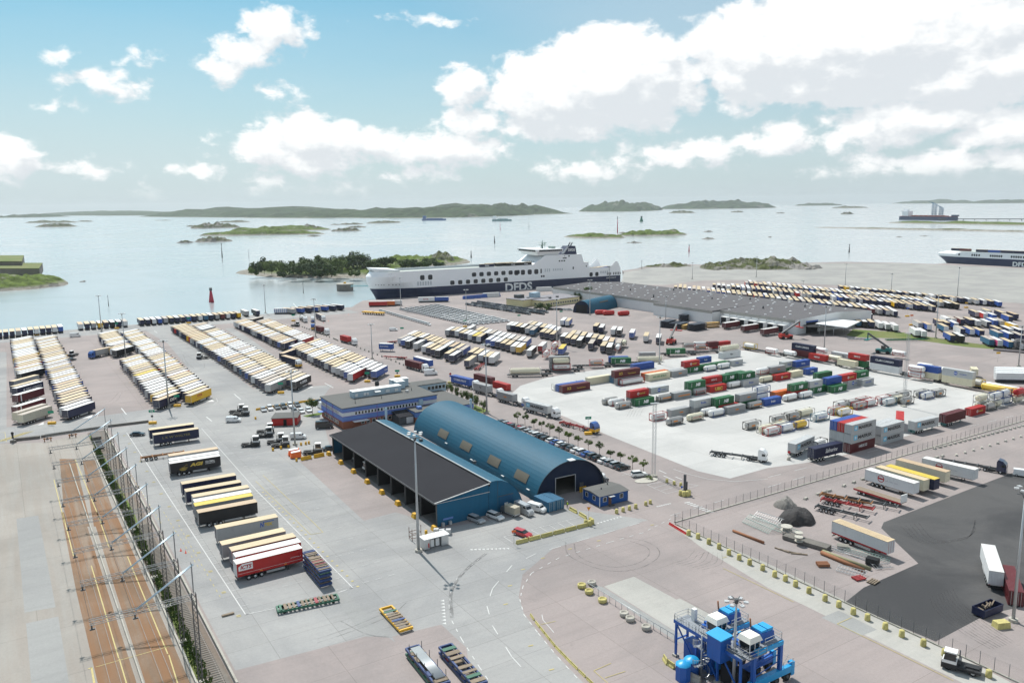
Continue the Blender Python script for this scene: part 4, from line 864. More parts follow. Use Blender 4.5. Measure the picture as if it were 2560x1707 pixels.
lay('second yard row', [('o', (34.1, 294.0), 0, 7.15, 'silver', 'dark', 'orange'), ('o', (38.1, 287.2), 0, 7.15, 'silver', 'dark', 'orange'), ('o', loc2((43.8, 293.3), GRID, -7, 3.0), 0, 7.15, 'white', 'red'), ('b', (45.4, 291.9), 0, 9.1, 'green', 'NB'), ('b', loc2((45.4, 291.9), GRID, -.3, 2.7), 0, 9.1, 'grey'), ('b', loc2((45.4, 291.9), GRID, -.3, 2.7), 2.6, 9.1, 'red', 'interbulk'),
    ('b', (52.3, 299.5), 2.6, 9.1, 'silver', 'bulkhaul'), ('o', (54.9, 297.4), 0, 7.15, 'silver', 'dark', 'band'), ('b', (61.4, 301.2), 0, 9.1, 'grey', 'orange_band'), ('o', (70.8, 308.0), 0, 7.15, 'silver', 'red', 'HOYER'), ('b', loc2((68.4, 308.1), GRID, 0, 0), 2.6, 9.1, 'green', 'NB'), ('b', (68.4, 308.1), 0, 9.1, 'green'), ('b', (76.9, 315.9), 2.6, 9.1, 'red', 'HAMBURG SUD'), ('b', (76.9, 315.9), 0, 9.1, 'silver'), ('b', (77.8, 312.2), 0, 9.1, 'red', 'UBC'),
    ('b', (85.0, 320.6), 2.6, 9.1, 'green', 'NB'), ('b', (85.0, 320.6), 0, 9.1, 'green'), ('b', (92.5, 323.4), 2.6, 9.1, 'green', 'NB'), ('b', (92.5, 323.4), 0, 9.1, 'grey'), ('b', loc2((92.5, 323.4), GRID, -3, 2.7), 2.6, 9.1, 'green'), ('b', loc2((92.5, 323.4), GRID, -3, 2.7), 0, 9.1, 'green'), ('o', (87.2, 318.8), 0, 7.15, 'white', 'dark'), ('b', (93.7, 321.9), 0, 9.1, 'silver', 'Bruhn'), ('o', (103.2, 328.2), 0, 7.15, 'cream', 'dark'),
    ('o', (103.1, 332.7), 2.6, 7.15, 'white', 'red', 'DEN HARTOGH'), ('b', (103.1, 332.7), 0, 7.2, 'grey'), ('b', (109.0, 335.2), 2.6, 9.1, 'grey', 'orange'), ('b', (109.0, 335.2), 0, 9.1, 'green'), ('b', (110.0, 331.7), 0, 9.1, 'red', 'interbulk'), ('b', (118.6, 337.9), 0, 7.45, 'cream'), ('b', (126.9, 343.1), 0, 7.45, 'blue', 'BruhnW'), ('b', loc2((123.8, 347.1), GRID, 0, 0), 2.6, 9.1, 'blue', 'BruhnW'), ('b', (123.8, 347.1), 0, 9.1, 'grey'), ('b', (117.8, 346.0), 2.6, 7.45, 'silver', 'Bruhn'), ('b', (117.8, 346.0), 0, 9.1, 'green', 'NB')])
lay('third yard row', [('t', (48.4, 270.5), 0, 6.06, 'white', 'red', 'HOYER'), ('o', (52.5, 264.5), 0, 7.15, 'silver', 'dark', 'orange'), ('b', (55.4, 275.8), 0, 9.1, 'grey', 'orange'), ('o', (60.5, 269.2), 0, 7.15, 'cream', 'dark', 'HOYER'), ('b', (64.0, 278.7), 2.6, 9.1, 'silver', 'Bruhn'), ('b', (64.0, 278.7), 0, 9.1, 'grey'), ('o', (69.1, 274.5), 0, 7.15, 'white', 'blue'), ('o', loc2((69.1, 274.5), GRID, -.9, 2.9), 0, 7.15, 'white', 'dark'),
    ('b', (72.3, 281.0), 2.6, 9.1, 'green', 'NB'), ('b', (72.3, 281.0), 0, 9.1, 'green'), ('b', (82.2, 286.4), 2.6, 9.1, 'grey', 'orange'), ('b', (82.2, 286.4), 0, 9.1, 'green'), ('b', (75.9, 278.8), 0, 9.1, 'grey', 'orange'), ('b', loc2((75.9, 278.8), GRID, -.6, 2.7), 0, 9.1, 'red'), ('o', (85.7, 285.3), 0, 7.15, 'silver', 'dark', 'band'), ('b', (92.4, 289.8), 0, 9.1, 'blue', 'BruhnW'),
    ('t', (92.2, 298.6), 2.6, 7.15, 'white', 'blue'), ('t', (92.2, 298.6), 0, 7.15, 'white', 'blue'), ('o', (102.3, 295.9), 0, 7.15, 'white', 'dark'), ('o', (109.6, 300.0), 0, 7.15, 'white', 'teal'), ('b', loc2((106.4, 301.7), GRID, 0, 0), 2.6, 9.1, 'green', 'NB'), ('b', (106.4, 301.7), 0, 9.1, 'red'), ('b', loc2((106.4, 301.7), GRID, -6, 2.8), 0, 9.1, 'orange'), ('b', (115.3, 307.4), 2.6, 7.45, 'silver', 'Bruhn'), ('b', (116.0, 308.0), 0, 9.1, 'green', 'NB'),
    ('b', (123.8, 312.4), 2.6, 9.1, 'blue'), ('b', (123.8, 312.4), 0, 9.1, 'green'), ('b', (124.6, 309.1), 0, 9.1, 'green', 'NB'), ('b', (131.9, 317.6), 2.6, 9.1, 'red', 'interbulk'), ('b', (134.9, 319.2), 0, 7.45, 'silver', 'bulkhaul'), ('b', (140.5, 323.4), 2.6, 7.45, 'green', 'ANTWERP'), ('b', (141.5, 320.7), 0, 7.45, 'silver', 'SALARS'), ('b', (123.7, 321.8), 2.6, 9.1, 'green')])
lay('right tank rows', [('t', (81.5, 251.0), 0, 6.06, 'white', 'red', 'HOYER'), ('t', (87.3, 254.4), 0, 6.06, 'white', 'blue'), ('t', (93.1, 258.1), 0, 6.06, 'yellow', 'blue'), ('t', (88.2, 264.9), 0, 6.06, 'silver', 'dark', 'orange'), ('t', (94.5, 269.3), 0, 6.06, 'silver', 'dark', 'orange'), ('t', (77.2, 258.1), 0, 6.06, 'silver', 'dark', 'orange'), ('t', loc2((81.5, 251.0), GRID, .5, 2.8), 0, 6.06, 'cream', 'white'), ('t', loc2((87.3, 254.4), GRID, .2, 2.8), 0, 6.06, 'cream', 'white'),
    ('t', (102.9, 267.3), 0, 7.15, 'white', 'teal', 'Bruhn'), ('t', loc2((102.9, 267.3), GRID, .5, 6.5), 0, 7.15, 'cream', 'white'), ('t', (117.2, 283.8), 0, 6.06, 'white', 'dark'), ('t', (123.2, 282.7), 0, 6.06, 'silver', 'red', 'orange'), ('t', (128.6, 286.5), 0, 6.06, 'white', 'red'), ('t', (114.2, 273.8), 0, 6.06, 'white', 'yellow'), ('t', loc2((114.2, 273.8), GRID, -.8, 2.7), 0, 6.06, 'silver', 'red'), ('t', (136.1, 287.4), 0, 6.06, 'white', 'teal'), ('t', loc2((123.2, 282.7), GRID, 0, 2.7), 0, 6.06, 'silver', 'dark'), ('t', loc2((128.6, 286.5), GRID, 0, 2.7), 0, 6.06, 'silver', 'red'),
    ('t', (143.2, 289.1), 0, 6.06, 'silver', 'dark', 'orange'), ('t', (154.6, 296.4), 0, 6.06, 'white', 'blue'), ('t', (160.7, 300.0), 0, 6.06, 'silver', 'dark', 'orange'), ('t', loc2((154.6, 296.4), GRID, 1, 2.8), 0, 6.06, 'silver', 'dark'), ('t', loc2((143.2, 289.1), GRID, -.5, 2.8), 0, 6.06, 'cream', 'white'), ('t', loc2((143.2, 289.1), GRID, 1.5, 5.6), 0, 6.06, 'silver', 'dark'), ('t', loc2((143.2, 289.1), GRID, -5.3, 5.6), 0, 6.06, 'white', 'red'), ('t', loc2((154.6, 296.4), GRID, -6.2, 5.6), 0, 6.06, 'silver', 'dark')])
lay('right edge stack', [('t', (166.1, 281.0), 2.6, 6.06, 'cream', 'white'), ('t', (172.9, 283.8), 2.6, 6.06, 'white', 'blue'), ('t', (178.3, 287.6), 2.6, 6.06, 'white', 'blue'), ('t', (166.1, 281.0), 0, 6.06, 'cream', 'white'), ('t', (172.5, 282.8), 0, 6.06, 'cream', 'white'), ('t', (179.0, 288.1), 0, 6.06, 'white', 'blue'), ('t', (184.7, 289.7), 0, 6.06, 'cream', 'white'), ('b', (158.4, 272.4), 0, 9.1, 'red', 'interbulk'), ('t', (167.7, 278.7), 0, 6.06, 'silver', 'dark'), ('t', (184.8, 289.4), 2.6, 6.06, 'red', 'red')])
# boxes on chassis and the two dark-sided ones at the road
SP = (100.1, 232.3)
for k, (lv, c) in enumerate(((0, 'maroon'), (2.9, 'silver'), (5.8, 'silver'))): container(SP, lv, 12.19, c, 'MAERSK' if k else 'HAMBURG SUD', GRID + 1.2, 2.9, ['maroon container at the foot of the front Maersk stack', 'grey Maersk container, middle level of the front stack', 'grey Maersk container, top of the front stack'][k])
for k, (lv, c) in enumerate(((0, 'silver'), (2.9, 'silver'), (5.8, 'red'))): container(loc2(SP, GRID + 1.2, 0, 2.5), lv, 12.19, c, '', GRID + 1.2, 2.9, ['bottom', 'middle', 'orange roofed top'][k] + ' container in the centre column of the triple Maersk stack')
for k, (lv, c) in enumerate(((0, 'silver'), (2.9, 'silver'), (5.8, 'blue'))): container(loc2(SP, GRID + 1.2, 0, 5.0), lv, 12.19, c, '', GRID + 1.2, 2.9, ['bottom', 'middle', 'blue top'][k] + ' container in the rear column of the triple Maersk stack')
SP2 = (112.7, 240.3)
for k in range(2): container(SP2, k * 2.9, 12.19, 'silver', 'MAERSK', GRID + 1.2, 2.9, ['lower', 'upper'][k] + ' grey Maersk container of the two-high stack, front column')
for k in range(2): container(loc2(SP2, GRID + 1.2, 0, 2.5), k * 2.9, 12.19, 'silver', '', GRID + 1.2, 2.9, ['lower', 'upper'][k] + ' plain grey container of the two-high stack, rear column')
m_chs = {'teal': mat('chassis_teal', (.05, .20, .20), .6, vary=.2), 'red': mat('chassis_red', (.33, .03, .03), .6, vary=.2), 'dark': m_dsteel, 'rust': mat('chassis_rust', (.28, .13, .05), .8, vary=.3, scale=1.0)}
def chassis_mesh():
    def mk():
        b = MB()
        for y in (-.5, .5): b.box(.1, 12.3, y - .08, y + .08, .85, 1.2)
        for x in (.1, 3.2, 6.1, 9.2, 12.1): b.box(x, x + .25, -1.22, 1.22, .98, 1.22)
        for y in (-.9, .9): b.box(9.3, 9.45, y - .08, y + .08, 0.05, 1.0)
        b.box(0, .12, -1.2, 1.2, .5, .72)
        for x in (1.6, 2.9, 4.2): b.box(x - .06, x + .06, -1.0, 1.0, .45, .55)
        return b.mesh('frame', m_conc)
    return shared('chassis', mk)
def chassis(p, yaw, c, label, z0=0.0):
    """skeletal container trailer; p: middle of the tail end"""
    t = thing('container_chassis', label, 'chassis trailer', (p[0], p[1], z0), yaw, 'container chassis'); put('frame', chassis_mesh(), t, mats=[m_chs[c]])
    for x in (1.6, 2.9, 4.2):
        for y in (-1.2, 1.2): put('wheel', TP['wheel'], t, (x, y, .5), math.pi if y < 0 else 0)
    return t
def on_chassis(p, L, col, txt, yaw, cc, label, label2, h=2.9):
    chassis(loc2(p, yaw, 0, CW / 2), yaw, cc, label2); container(p, 1.225, L, col, txt, yaw, h, label)
on_chassis((128.5, 251.4), 12.19, 'silver', 'MAERSK', GRID - 3, 'teal', 'single grey Maersk container on a chassis right of the stacks', 'teal chassis under the single grey Maersk container')
on_chassis((142.7, 259.4), 12.19, 'maroon', '', GRID + 1, 'teal', 'plain maroon container on a teal chassis at the road', 'teal chassis under the plain maroon container')
on_chassis((86.3, 224.0), 12.19, 'navy', 'Safmarine', GRID - 2, 'dark', 'navy Safmarine container parked at the road in front of stacks', 'dark chassis under the navy Safmarine container')
on_chassis((82.5, 228.9), 12.19, 'silver', 'MAERSK', GRID + 12, 'dark', 'grey Maersk container slanting behind the navy Safmarine box', 'dark chassis under the slanting grey Maersk container')
tank((91.6, 235.6), 0, 6.06, 'white', 'dark', '', GRID + 10, 'white tank container between the slanting box and the Maersk stack')
on_chassis((126.3, 254.3), 12.19, 'red', '', GRID + 32, 'dark', 'bright red container slanting behind the two-high grey stack', 'dark chassis under the slanting bright red container')
# flat railway wagons with their loads
WY = GRID - 90
def wagon_mesh():
    def mk():
        b = MB(); L = 19.0
        for y in (-1.0, 1.0): b.box(0, L, y - .12, y + .12, .75, 1.16)
        for k in range(11): b.box(k * 1.88, k * 1.88 + .2, -1.3, 1.3, .95, 1.17)
        b.box(-.5, 0, -.9, .9, .8, 1.1); b.box(L, L + .5, -.9, .9, .8, 1.1)
        return b.mesh('wagon_frame', m_dsteel)
    return shared('wagon', mk)
def bogie_mesh():
    def mk():
        b = MB(); b.box(-1.3, 1.3, -1.0, 1.0, .5, .75)
        for x in (-.9, .9):
            for y in (-.8, .8): b.tube((x, y - .06, .46), (x, y + .06, .46), .46, n=12)
        return b.mesh('bogie', m_blk)
    return shared('bogie', mk)
def wagon(p, yaw, label):
    t = thing('flat_wagon', label, 'railway wagon', p, yaw, 'flat railway wagons'); put('wagon_frame', wagon_mesh(), t)
    for x in (3.0, 16.0): put('bogie', bogie_mesh(), t, (x, 0, 0))
    return t
wl_ = [((116.9, 407.4), 'far left, carrying two white tanks'), ((129.3, 390.1), 'carrying a silver tank and navy container'), ((138.9, 375.1), 'under the bright red container'), ((148.2, 366.3), 'under the cream container'), ((158.7, 354.7), 'under the white and navy stack'), ((165.9, 340.4), 'navy edged, carrying two red lettered tanks'), ((175.4, 328.1), 'under the white disc logo stack'), ((184.0, 314.7), 'under the long yellow tank')]
for p, lb in wl_: wagon(loc2(p, WY, 0, 1.2), WY, 'dark flat wagon ' + lb)
Z = 1.2
lay('siding wagon line', [('t', loc2((116.9, 407.4), WY, 1, 0), Z, 7.15, 'white', 'yellow', '', WY), ('o', (123.8, 392.3), Z, 7.15, 'white', 'red', 'DEN HARTOGH', WY), ('o', (130.2, 385.1), Z, 7.15, 'white', 'dark', '', WY), ('b', loc2((131.7, 383.5), WY, 0, 3.5), Z, 12.19, 'maroon', WY), ('b', loc2((131.7, 383.5), WY, 0, 3.5), Z + 2.9, 12.19, 'navy', 'CLdN CARGO', WY), ('b', (139.1, 374.7), Z, 9.1, 'red', 'HAMBURG SUD', WY), ('o', loc2((139.1, 374.7), WY, 7, 4.0), Z, 7.15, 'cream', 'red', '', WY), ('o', loc2((139.1, 374.7), WY, -1, 4.0), Z + 2.6, 7.15, 'white', 'red', 'DEN HARTOGH', WY),
    ('b', (146.7, 360.1), Z, 9.1, 'cream', WY), ('b', loc2((146.7, 360.1), WY, 3, 3.4), Z, 9.1, 'green', WY), ('b', loc2((146.7, 360.1), WY, 3, 3.4), Z + 2.9, 9.1, 'red', 'HAMBURG SUD', WY), ('b', (156.8, 349.5), Z, 13.7, 'white', WY), ('b', (156.8, 349.5), Z + 2.9, 13.7, 'navy', 'CLdN CARGO', WY),
    ('o', (165.3, 333.6), Z, 7.15, 'white', 'red', 'DEN HARTOGH', WY), ('o', (165.3, 333.6), Z + 2.5, 7.15, 'white', 'red', 'DEN HARTOGH', WY), ('b', loc2((165.3, 333.6), WY, 3.0, 3.0), Z, 9.1, 'cream', WY), ('b', loc2((165.3, 333.6), WY, 2.6, 3.0), Z + 2.6, 9.1, 'blue', WY), ('b', (174.2, 322.4), Z, 12.19, 'cream', WY), ('b', (174.2, 322.4), Z + 2.9, 12.19, 'silver', 'bulkhaul', WY), ('b', loc2((174.2, 322.4), WY, -7, 9.5), Z, 13.7, 'white', 'fjs', WY), ('t', loc2((174.2, 322.4), WY, 7, 3.6), Z, 7.15, 'white', 'yellow', '', WY), ('b', loc2((146.7, 360.1), WY, -12, 12), Z, 13.7, 'white', 'fjs', WY),
    ('o', (181.8, 308.5), Z, 13.7, 'yellow', 'yellow', '', WY), ('o', loc2((181.8, 308.5), WY, 0, 3.2), Z, 13.7, 'white', 'red', '', WY), ('o', loc2((174.2, 322.4), WY, -12, 16), Z, 7.15, 'white', 'red', 'HOYER', WY), ('o', loc2((174.2, 322.4), WY, -22, 18), Z, 7.15, 'white', 'red', 'HOYER', WY), ('o', loc2((181.7, 379.4), WY, -2, 0), Z, 7.15, 'white', 'red', 'HOYER', WY), ('b', (195.1, 333.0), Z, 6.06, 'cream', GRID + 35)])
# the left, scattered loads on flats beside the trailer rows
YW = 3.0
for p, lb in (((-1.8, 346.1), 'under the long cream silo tank'), ((12.9, 355.4), 'under two stacked tanks'), ((27.9, 364.5), 'carrying a short maroon tank frame'), ((43.6, 370.1), 'under the green and blue boxes'), ((73.2, 392.3), 'under the green box at tall mast'), ((86.9, 396.0), 'under the maroon tank frame')): wagon(loc2(p, YW, 0, 1.2), YW, 'dark flat wagon ' + lb)
lay('scattered flats', [('t', loc2((-1.2, 346.0), YW, 0, 0), Z, 13.7, 'cream', 'white', '', YW), ('t', loc2((18.2, 355.0), YW, 0, 0), Z, 7.8, 'white', 'red', 'DEN HARTOGH', YW), ('t', loc2((18.2, 355.0), YW, -.2, 0), Z + 2.6, 7.8, 'cream', 'dark', '', YW), ('b', loc2((18.2, 355.0), YW, -1.4, 2.8), Z, 9.1, 'grey', YW), ('b', loc2((18.2, 355.0), YW, -1.4, 2.8), Z + 2.9, 9.1, 'grey', YW), ('t', loc2((35.4, 363.4), YW, 0, 0), Z, 6.06, 'silver', 'red', 'band', YW), ('b', loc2((45.8, 367.3), YW, 0, 0), Z, 9.1, 'green', 'NB', YW), ('b', loc2((45.8, 367.3), YW, -.6, 3.6), Z, 9.1, 'blue', YW),
    ('b', loc2((75.6, 389.9), YW, 0, 0), Z, 9.1, 'green', 'NB', YW), ('t', (59.0, 376.0), 0, 12.19, 'cream', 'white', '', YW), ('b', (61.7, 387.1), 0, 8.0, 'grey', YW), ('t', loc2((91.7, 400.3), YW, 0, 0), Z, 6.06, 'silver', 'red', 'band', YW), ('t', loc2((86.9, 405.4), YW, 0, 0), Z, 6.06, 'silver', 'dark', 'HOYER', YW), ('o', loc2((93.1, 406.5), YW, 0, 3), Z, 7.15, 'white', 'red', '', YW), ('b', (100.3, 407.7), Z, 6.06, 'maroon', YW + 20), ('b', (103.0, 410.8), 0, 12.19, 'red', YW + 25),
    ('t', (16.9, 385.7), 1.2, 7.15, 'white', 'red', '', Y45), ('t', loc2((21.6, 394.2), Y45, 0, 0), 1.2, 7.15, 'white', 'red', '', Y45), ('t', loc2((21.6, 394.2), Y45, 0, 0), 3.9, 7.15, 'white', 'red', '', Y45), ('o', (53.8, 400.5), 1.2, 7.15, 'white', 'red', '', Y45), ('o', (58.9, 414.3), 1.2, 7.15, 'cream', 'dark', '', Y45)])

# ------------------------------------------------------------------ buildings
def ribbed(name, col, rough=.45, metal=.2, pitch=.35, axis=0, bump=.5, vary=.12):
    """profiled sheet metal: fine ribs as relief on a painted face"""
    m = mat(name, col, rough, metal, vary=vary, scale=.25, stain=.12, spec=.3); t = NT(m.node_tree); p = t.n['Principled BSDF']
    co = t.n.new('ShaderNodeTexCoord').outputs['Object']; w = t.n.new('ShaderNodeTexWave'); w.bands_direction = 'XYZ'[axis]; w.inputs['Scale'].default_value = .314 / pitch; t.put(w.inputs['Vector'], co)
    b = t.n.new('ShaderNodeBump'); b.inputs['Strength'].default_value = bump; b.inputs['Distance'].default_value = .04; t.put(b.inputs['Height'], w.outputs['Fac']); t.put(p.inputs['Normal'], b.outputs[0])
    return m
m_bluesheet = ribbed('blue_sheet', (.006, .085, .145), .62, .0, .4, 0); m_bluegab = ribbed('blue_gable_sheet', (.010, .11, .21), .55, .05, .35, 1)
m_roofdk = mat('dark_roof_felt', (.034, .034, .039), .95, vary=.16, scale=.12, bump=.2, spec=.08); m_rooffelt = mat('grey_roof_felt', (.135, .135, .13), .9, vary=.12, scale=.15, spec=.2)
m_offblue = ribbed('office_blue', (.13, .23, .52), .5, 0, .3, 0, .25); m_brick = mat('red_brick', (.27, .095, .05), .9, vary=.3, scale=3.0); m_wpanel = mat('white_panel', (.66, .65, .60), .6, vary=.08)
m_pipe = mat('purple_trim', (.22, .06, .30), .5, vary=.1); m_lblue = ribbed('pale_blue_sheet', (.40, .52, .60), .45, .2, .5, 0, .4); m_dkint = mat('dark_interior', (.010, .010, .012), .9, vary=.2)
m_whouse = ribbed('white_sheet', (.70, .71, .71), .5, .0, 1.0, 0, .15, .05); m_fascia = mat('grey_fascia', (.36, .35, .32), .7, vary=.15)
m_cabblue = ribbed('cabin_blue', (.012, .075, .27), .55, 0, .18, 2, .3); m_cabred = ribbed('cabin_red', (.40, .02, .02), .55, 0, .3, 0, .4); m_frame_w = mat('window_frame_white', (.78, .78, .76), .5, vary=.04); m_fluo = mat('lamp_case', (.75, .78, .78), .3, vary=0)
m_skyl = ribbed('rooflight', (.14, .125, .095), .6, 0, .3, 0, .4, .2)
def win_mesh(w, h):
    def mk():
        b = MB(); t = .07
        b.box(0, w, -.05, 0, 0, t); b.box(0, w, -.05, 0, h - t, h); b.box(0, t, -.05, 0, t, h - t); b.box(w - t, w, -.05, 0, t, h - t)
        return b.mesh('window', m_frame_w), MB().box(t, w - t, -.02, 0, t, h - t).mesh('pane', m_glass)
    return shared(('win', w, h), mk)
def window(parent, x, y, z, w, h, rz=0.0):
    f, g_ = win_mesh(w, h); o = put('window', f, parent, (x, y, z), rz); put('pane', g_, o); return o

# two-storey blue office with a brick base
off = thing('office_building', 'two-storey office with blue bands, brick base and flat grey roof', 'building', (-57.3, 265.6, 0), GRID)
L, D = 35.4, 21.0
MB().box(0, L, 0, D, 0, 2.6).build('brick_base', m_brick, off); MB().box(-.1, L + .1, -.1, D + .1, 2.6, 4.35).build('lower_blue_band', m_offblue, off); MB().box(-.02, L + .02, -.02, D, 4.35, 5.65).build('window_band', m_wpanel, off)
MB().box(-.1, L + .1, -.1, D + .1, 5.65, 7.1).build('upper_blue_band', m_offblue, off); MB().box(-.35, L + .35, -.35, D + .35, 7.1, 7.38).build('flat_roof', m_rooffelt, off)
for zz in (2.75, 4.2, 5.85): MB().box(-.16, L + .1, -.16, -.1, zz, zz + .08).build('trim_line', m_pipe, off); MB().box(-.16, -.1, -.1, D, zz, zz + .08).build('trim_line', m_pipe, off)
for k in range(20): window(off, 4.4 + k * 1.17, -.03, 4.45, .82, 1.1)
for k in range(13): window(off, -.03, 3.2 + (k + 1) * 1.32, 4.45, .8, 1.1, -math.pi / 2)
for k in range(9): window(off, -.01, 4.0 + (k + 1) * 1.6, .9, 1.4, 1.2, -math.pi / 2)
for k in range(6): window(off, 6.5 + k * 2.0, -.01, 1.0, 1.2, 1.2)
MB().box(3.4, 8.6, -2.0, 0, 2.35, 2.5).build('entrance_canopy', m_wpanel, off); MB().box(-2.2, 0, 17.2, 19.6, 2.4, 2.55).build('side_canopy', m_offblue, off)
for y in (.0, 6.2): MB().tube((-.2, 9 + y, 0), (-.2, 9 + y, 7.1), .07).build('downpipe', m_pipe, off)
MB().tube((12.4, -.2, 0), (12.4, -.2, 7.1), .07).build('downpipe', m_pipe, off)
MB().box(28.2, 29.6, -.9, -.05, 4.4, 6.5).build('duct_housing', m_lblue, off)
pent = MB().box(8.3, 26.8, 11.2, 14.4, 7.38, 9.6).build('plant_room', m_lblue, off); MB().box(8.1, 27.0, 11.0, 14.6, 9.6, 9.75).build('plant_roof', m_paint_w, pent)
for x, w in ((9.0, 1.0), (12.2, .9), (13.4, .7), (20.6, 1.5), (24.2, 1.2)): MB().box(x, x + w, 10.8, 11.2, 8.0, 8.9).build('air_unit', m_wpanel, pent)
MB().hexa([(16.2, 9.9, 8.7), (18.4, 9.9, 8.7), (18.4, 11.2, 9.2), (16.2, 11.2, 9.2)], [(16.2, 9.9, 8.8), (18.4, 9.9, 8.8), (18.4, 11.2, 9.3), (16.2, 11.2, 9.3)]).build('door_hood', m_paint_w, pent)
b = MB(); b.lathe([(.0, 0), (.6, 0), (.8, .5), (.8, 1.3), (.5, 1.9), (.0, 2.0)], 14, 0, (20.3, 22.0 - 4, 9.0)); b.tube((20.3, 18, 7.38), (20.3, 18, 9.1), .3); b.build('roof_cowl', m_blk, off)
u2 = MB().box(27.0, 30.4, 15.6, 18.6, 7.38, 10.0).build('plant_room', m_lblue, off); MB().box(26.6, 33.2, 18.6, 21.4, 7.38, 10.2).build('plant_room', m_lblue, off); MB().box(26.5, 33.4, 18.4, 21.6, 10.2, 10.32).build('plant_roof', m_paint_w, off); MB().box(26.9, 30.5, 15.5, 18.4, 10.0, 10.12).build('plant_roof', m_paint_w, off)
for x, y, h in ((6.2, 4.0, 1.3), (16.5, 5.2, 1.0), (28.0, 9.5, .9), (30.6, 10.5, 1.1)): MB().tube((x, y, 7.38), (x, y, 7.38 + h), .12).build('vent_pipe', m_dsteel, off)
MB().box(27.6, 28.6, 8.6, 9.4, 7.38, 8.2).build('roof_fan', m_alu, off)
MB().box(35.6, 46.2, -7.8, 17.0, 0, 2.4).build('annex_base', m_brick, off); MB().box(35.55, 46.3, -7.9, 17.1, 2.4, 4.0).build('annex_band', m_offblue, off); MB().box(35.5, 46.6, -8.2, 17.2, 4.0, 4.25).build('annex_roof', m_rooffelt, off)
MB().box(23.5, 35.55, -7.7, -.2, 0, 2.2).build('annex_base', m_brick, off); MB().box(23.4, 35.5, -7.75, -.15, 2.2, 4.0).build('annex_band', m_offblue, off); MB().box(23.2, 35.48, -8.0, -.36, 4.0, 4.22).build('annex_roof', m_rooffelt, off)
MB().box(35.7, 48.3, 17.3, 24.0, 0, 7.0).build('rear_block', m_lblue, off); MB().box(35.5, 48.6, 17.1, 24.2, 7.0, 7.3).build('rear_roof', m_rooffelt, off)
for k in range(5): window(off, 40.5 + k * 1.55, 17.28, 4.9, 1.3, 1.4)
for k in range(3): window(off, 42.6 + k * 1.1, -7.92, 1.0, .9, 1.3)
MB().box(39.4, 43.0, -9.6, -7.9, 2.5, 2.65).build('annex_canopy', m_wpanel, off); MB().box(25.6, 27.2, -5.0, -3.4, 4.22, 5.1).build('roof_fan', m_offblue, off)
b = MB(); b.hexa([(17.6, -6.6, 2.7), (23.2, -6.6, 2.7), (23.2, -.2, 3.6), (17.6, -.2, 3.6)], [(17.6, -6.6, 2.85), (23.2, -6.6, 2.85), (23.2, -.2, 3.75), (17.6, -.2, 3.75)]); b.build('loading_porch_roof', m_roofdk, off)
MB().box(17.8, 23.0, -6.2, -.15, 0, 2.7).build('loading_porch', m_dsteel, off); MB().box(20.5, 23.1, -6.4, -6.2, .3, 2.5).build('roller_door', m_alu, off)
for x, y in ((13.8, -4.5), (29.5, -9.4), (44.0, -9.8)):
    b = MB(); b.tube((x, y, 0), (x, y, 6.2), .42, n=12); b.lathe([(.5, 5.6), (.5, 6.3), (.1, 6.6)], 12, 0, (x, y, 0)); b.build('steel_flue', m_lblue, off)

# open-fronted shed with blue gable
shed = thing('open_shed', 'open-fronted shed with dark sloping roof and blue gable end', 'shed', (-55.0, 238.5, 0), GRID - 90)
SL = 69.0
arcp = [(15.0, 8.25), (16.3, 8.25), (18.0, 7.9), (20.0, 6.9), (21.8, 5.4), (23.0, 3.6), (23.8, 1.6), (24.0, 0)]
b = MB(); b.hexa([(-.3, -.6, 5.85), (SL + .3, -.6, 5.85), (SL + .3, 14.3, 7.7), (-.3, 14.3, 7.7)], [(-.3, -.6, 6.05), (SL + .3, -.6, 6.05), (SL + .3, 14.3, 7.9), (-.3, 14.3, 7.9)]); b.build('sloping_roof', m_roofdk, shed)
b = MB(); b.box(-.35, SL + .35, -.72, -.6, 5.7, 6.1); b.build('eave_gutter', m_dsteel, shed); b = MB(); b.box(SL + .3, SL + .42, -.6, 14.3, 5.8, 5.9); b.hexa([(SL + .3, -.6, 5.95), (SL + .45, -.6, 5.95), (SL + .45, 14.4, 7.85), (SL + .3, 14.4, 7.85)], [(SL + .3, -.6, 6.12), (SL + .45, -.6, 6.12), (SL + .45, 14.4, 8.02), (SL + .3, 14.4, 8.02)]); b.build('verge_flashing', m_alu, shed)
b = MB(); b.box(-.3, SL + .3, 14.3, 14.5, 7.2, 8.15); b.build('ridge_upstand', m_dkint, shed); MB().box(-.3, SL + .4, 14.5, 14.75, 8.1, 8.32).build('ridge_flashing', m_alu, shed)
b = MB()
for (y0, z0), (y1, z1) in zip([(14.7, 8.2)] + arcp, arcp): b.face([(-.2, y0, z0), (SL + .2, y0, z0), (SL + .2, y1, z1), (-.2, y1, z1)], 0, True)
b.build('curved_roof', m_bluesheet, shed)
gp = [(0, 0), (0, 5.85), (14.3, 7.7), (14.6, 8.15)] + arcp
b = MB(); n = len(gp); b.face([(SL, y, z_) for y, z_ in gp]); b.face([(SL - .2, y, z_) for y, z_ in reversed(gp)]); b.build('near_gable', m_bluegab, shed)
b = MB(); b.face([(0, y, z_) for y, z_ in gp]); b.build('far_gable', m_bluegab, shed)
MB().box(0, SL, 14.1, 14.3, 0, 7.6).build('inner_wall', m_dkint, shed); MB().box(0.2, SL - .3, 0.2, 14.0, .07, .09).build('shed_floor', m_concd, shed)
MB().box(SL - .26, SL + .03, .0, .22, 0, 5.9).build('corner_post', m_dsteel, shed)
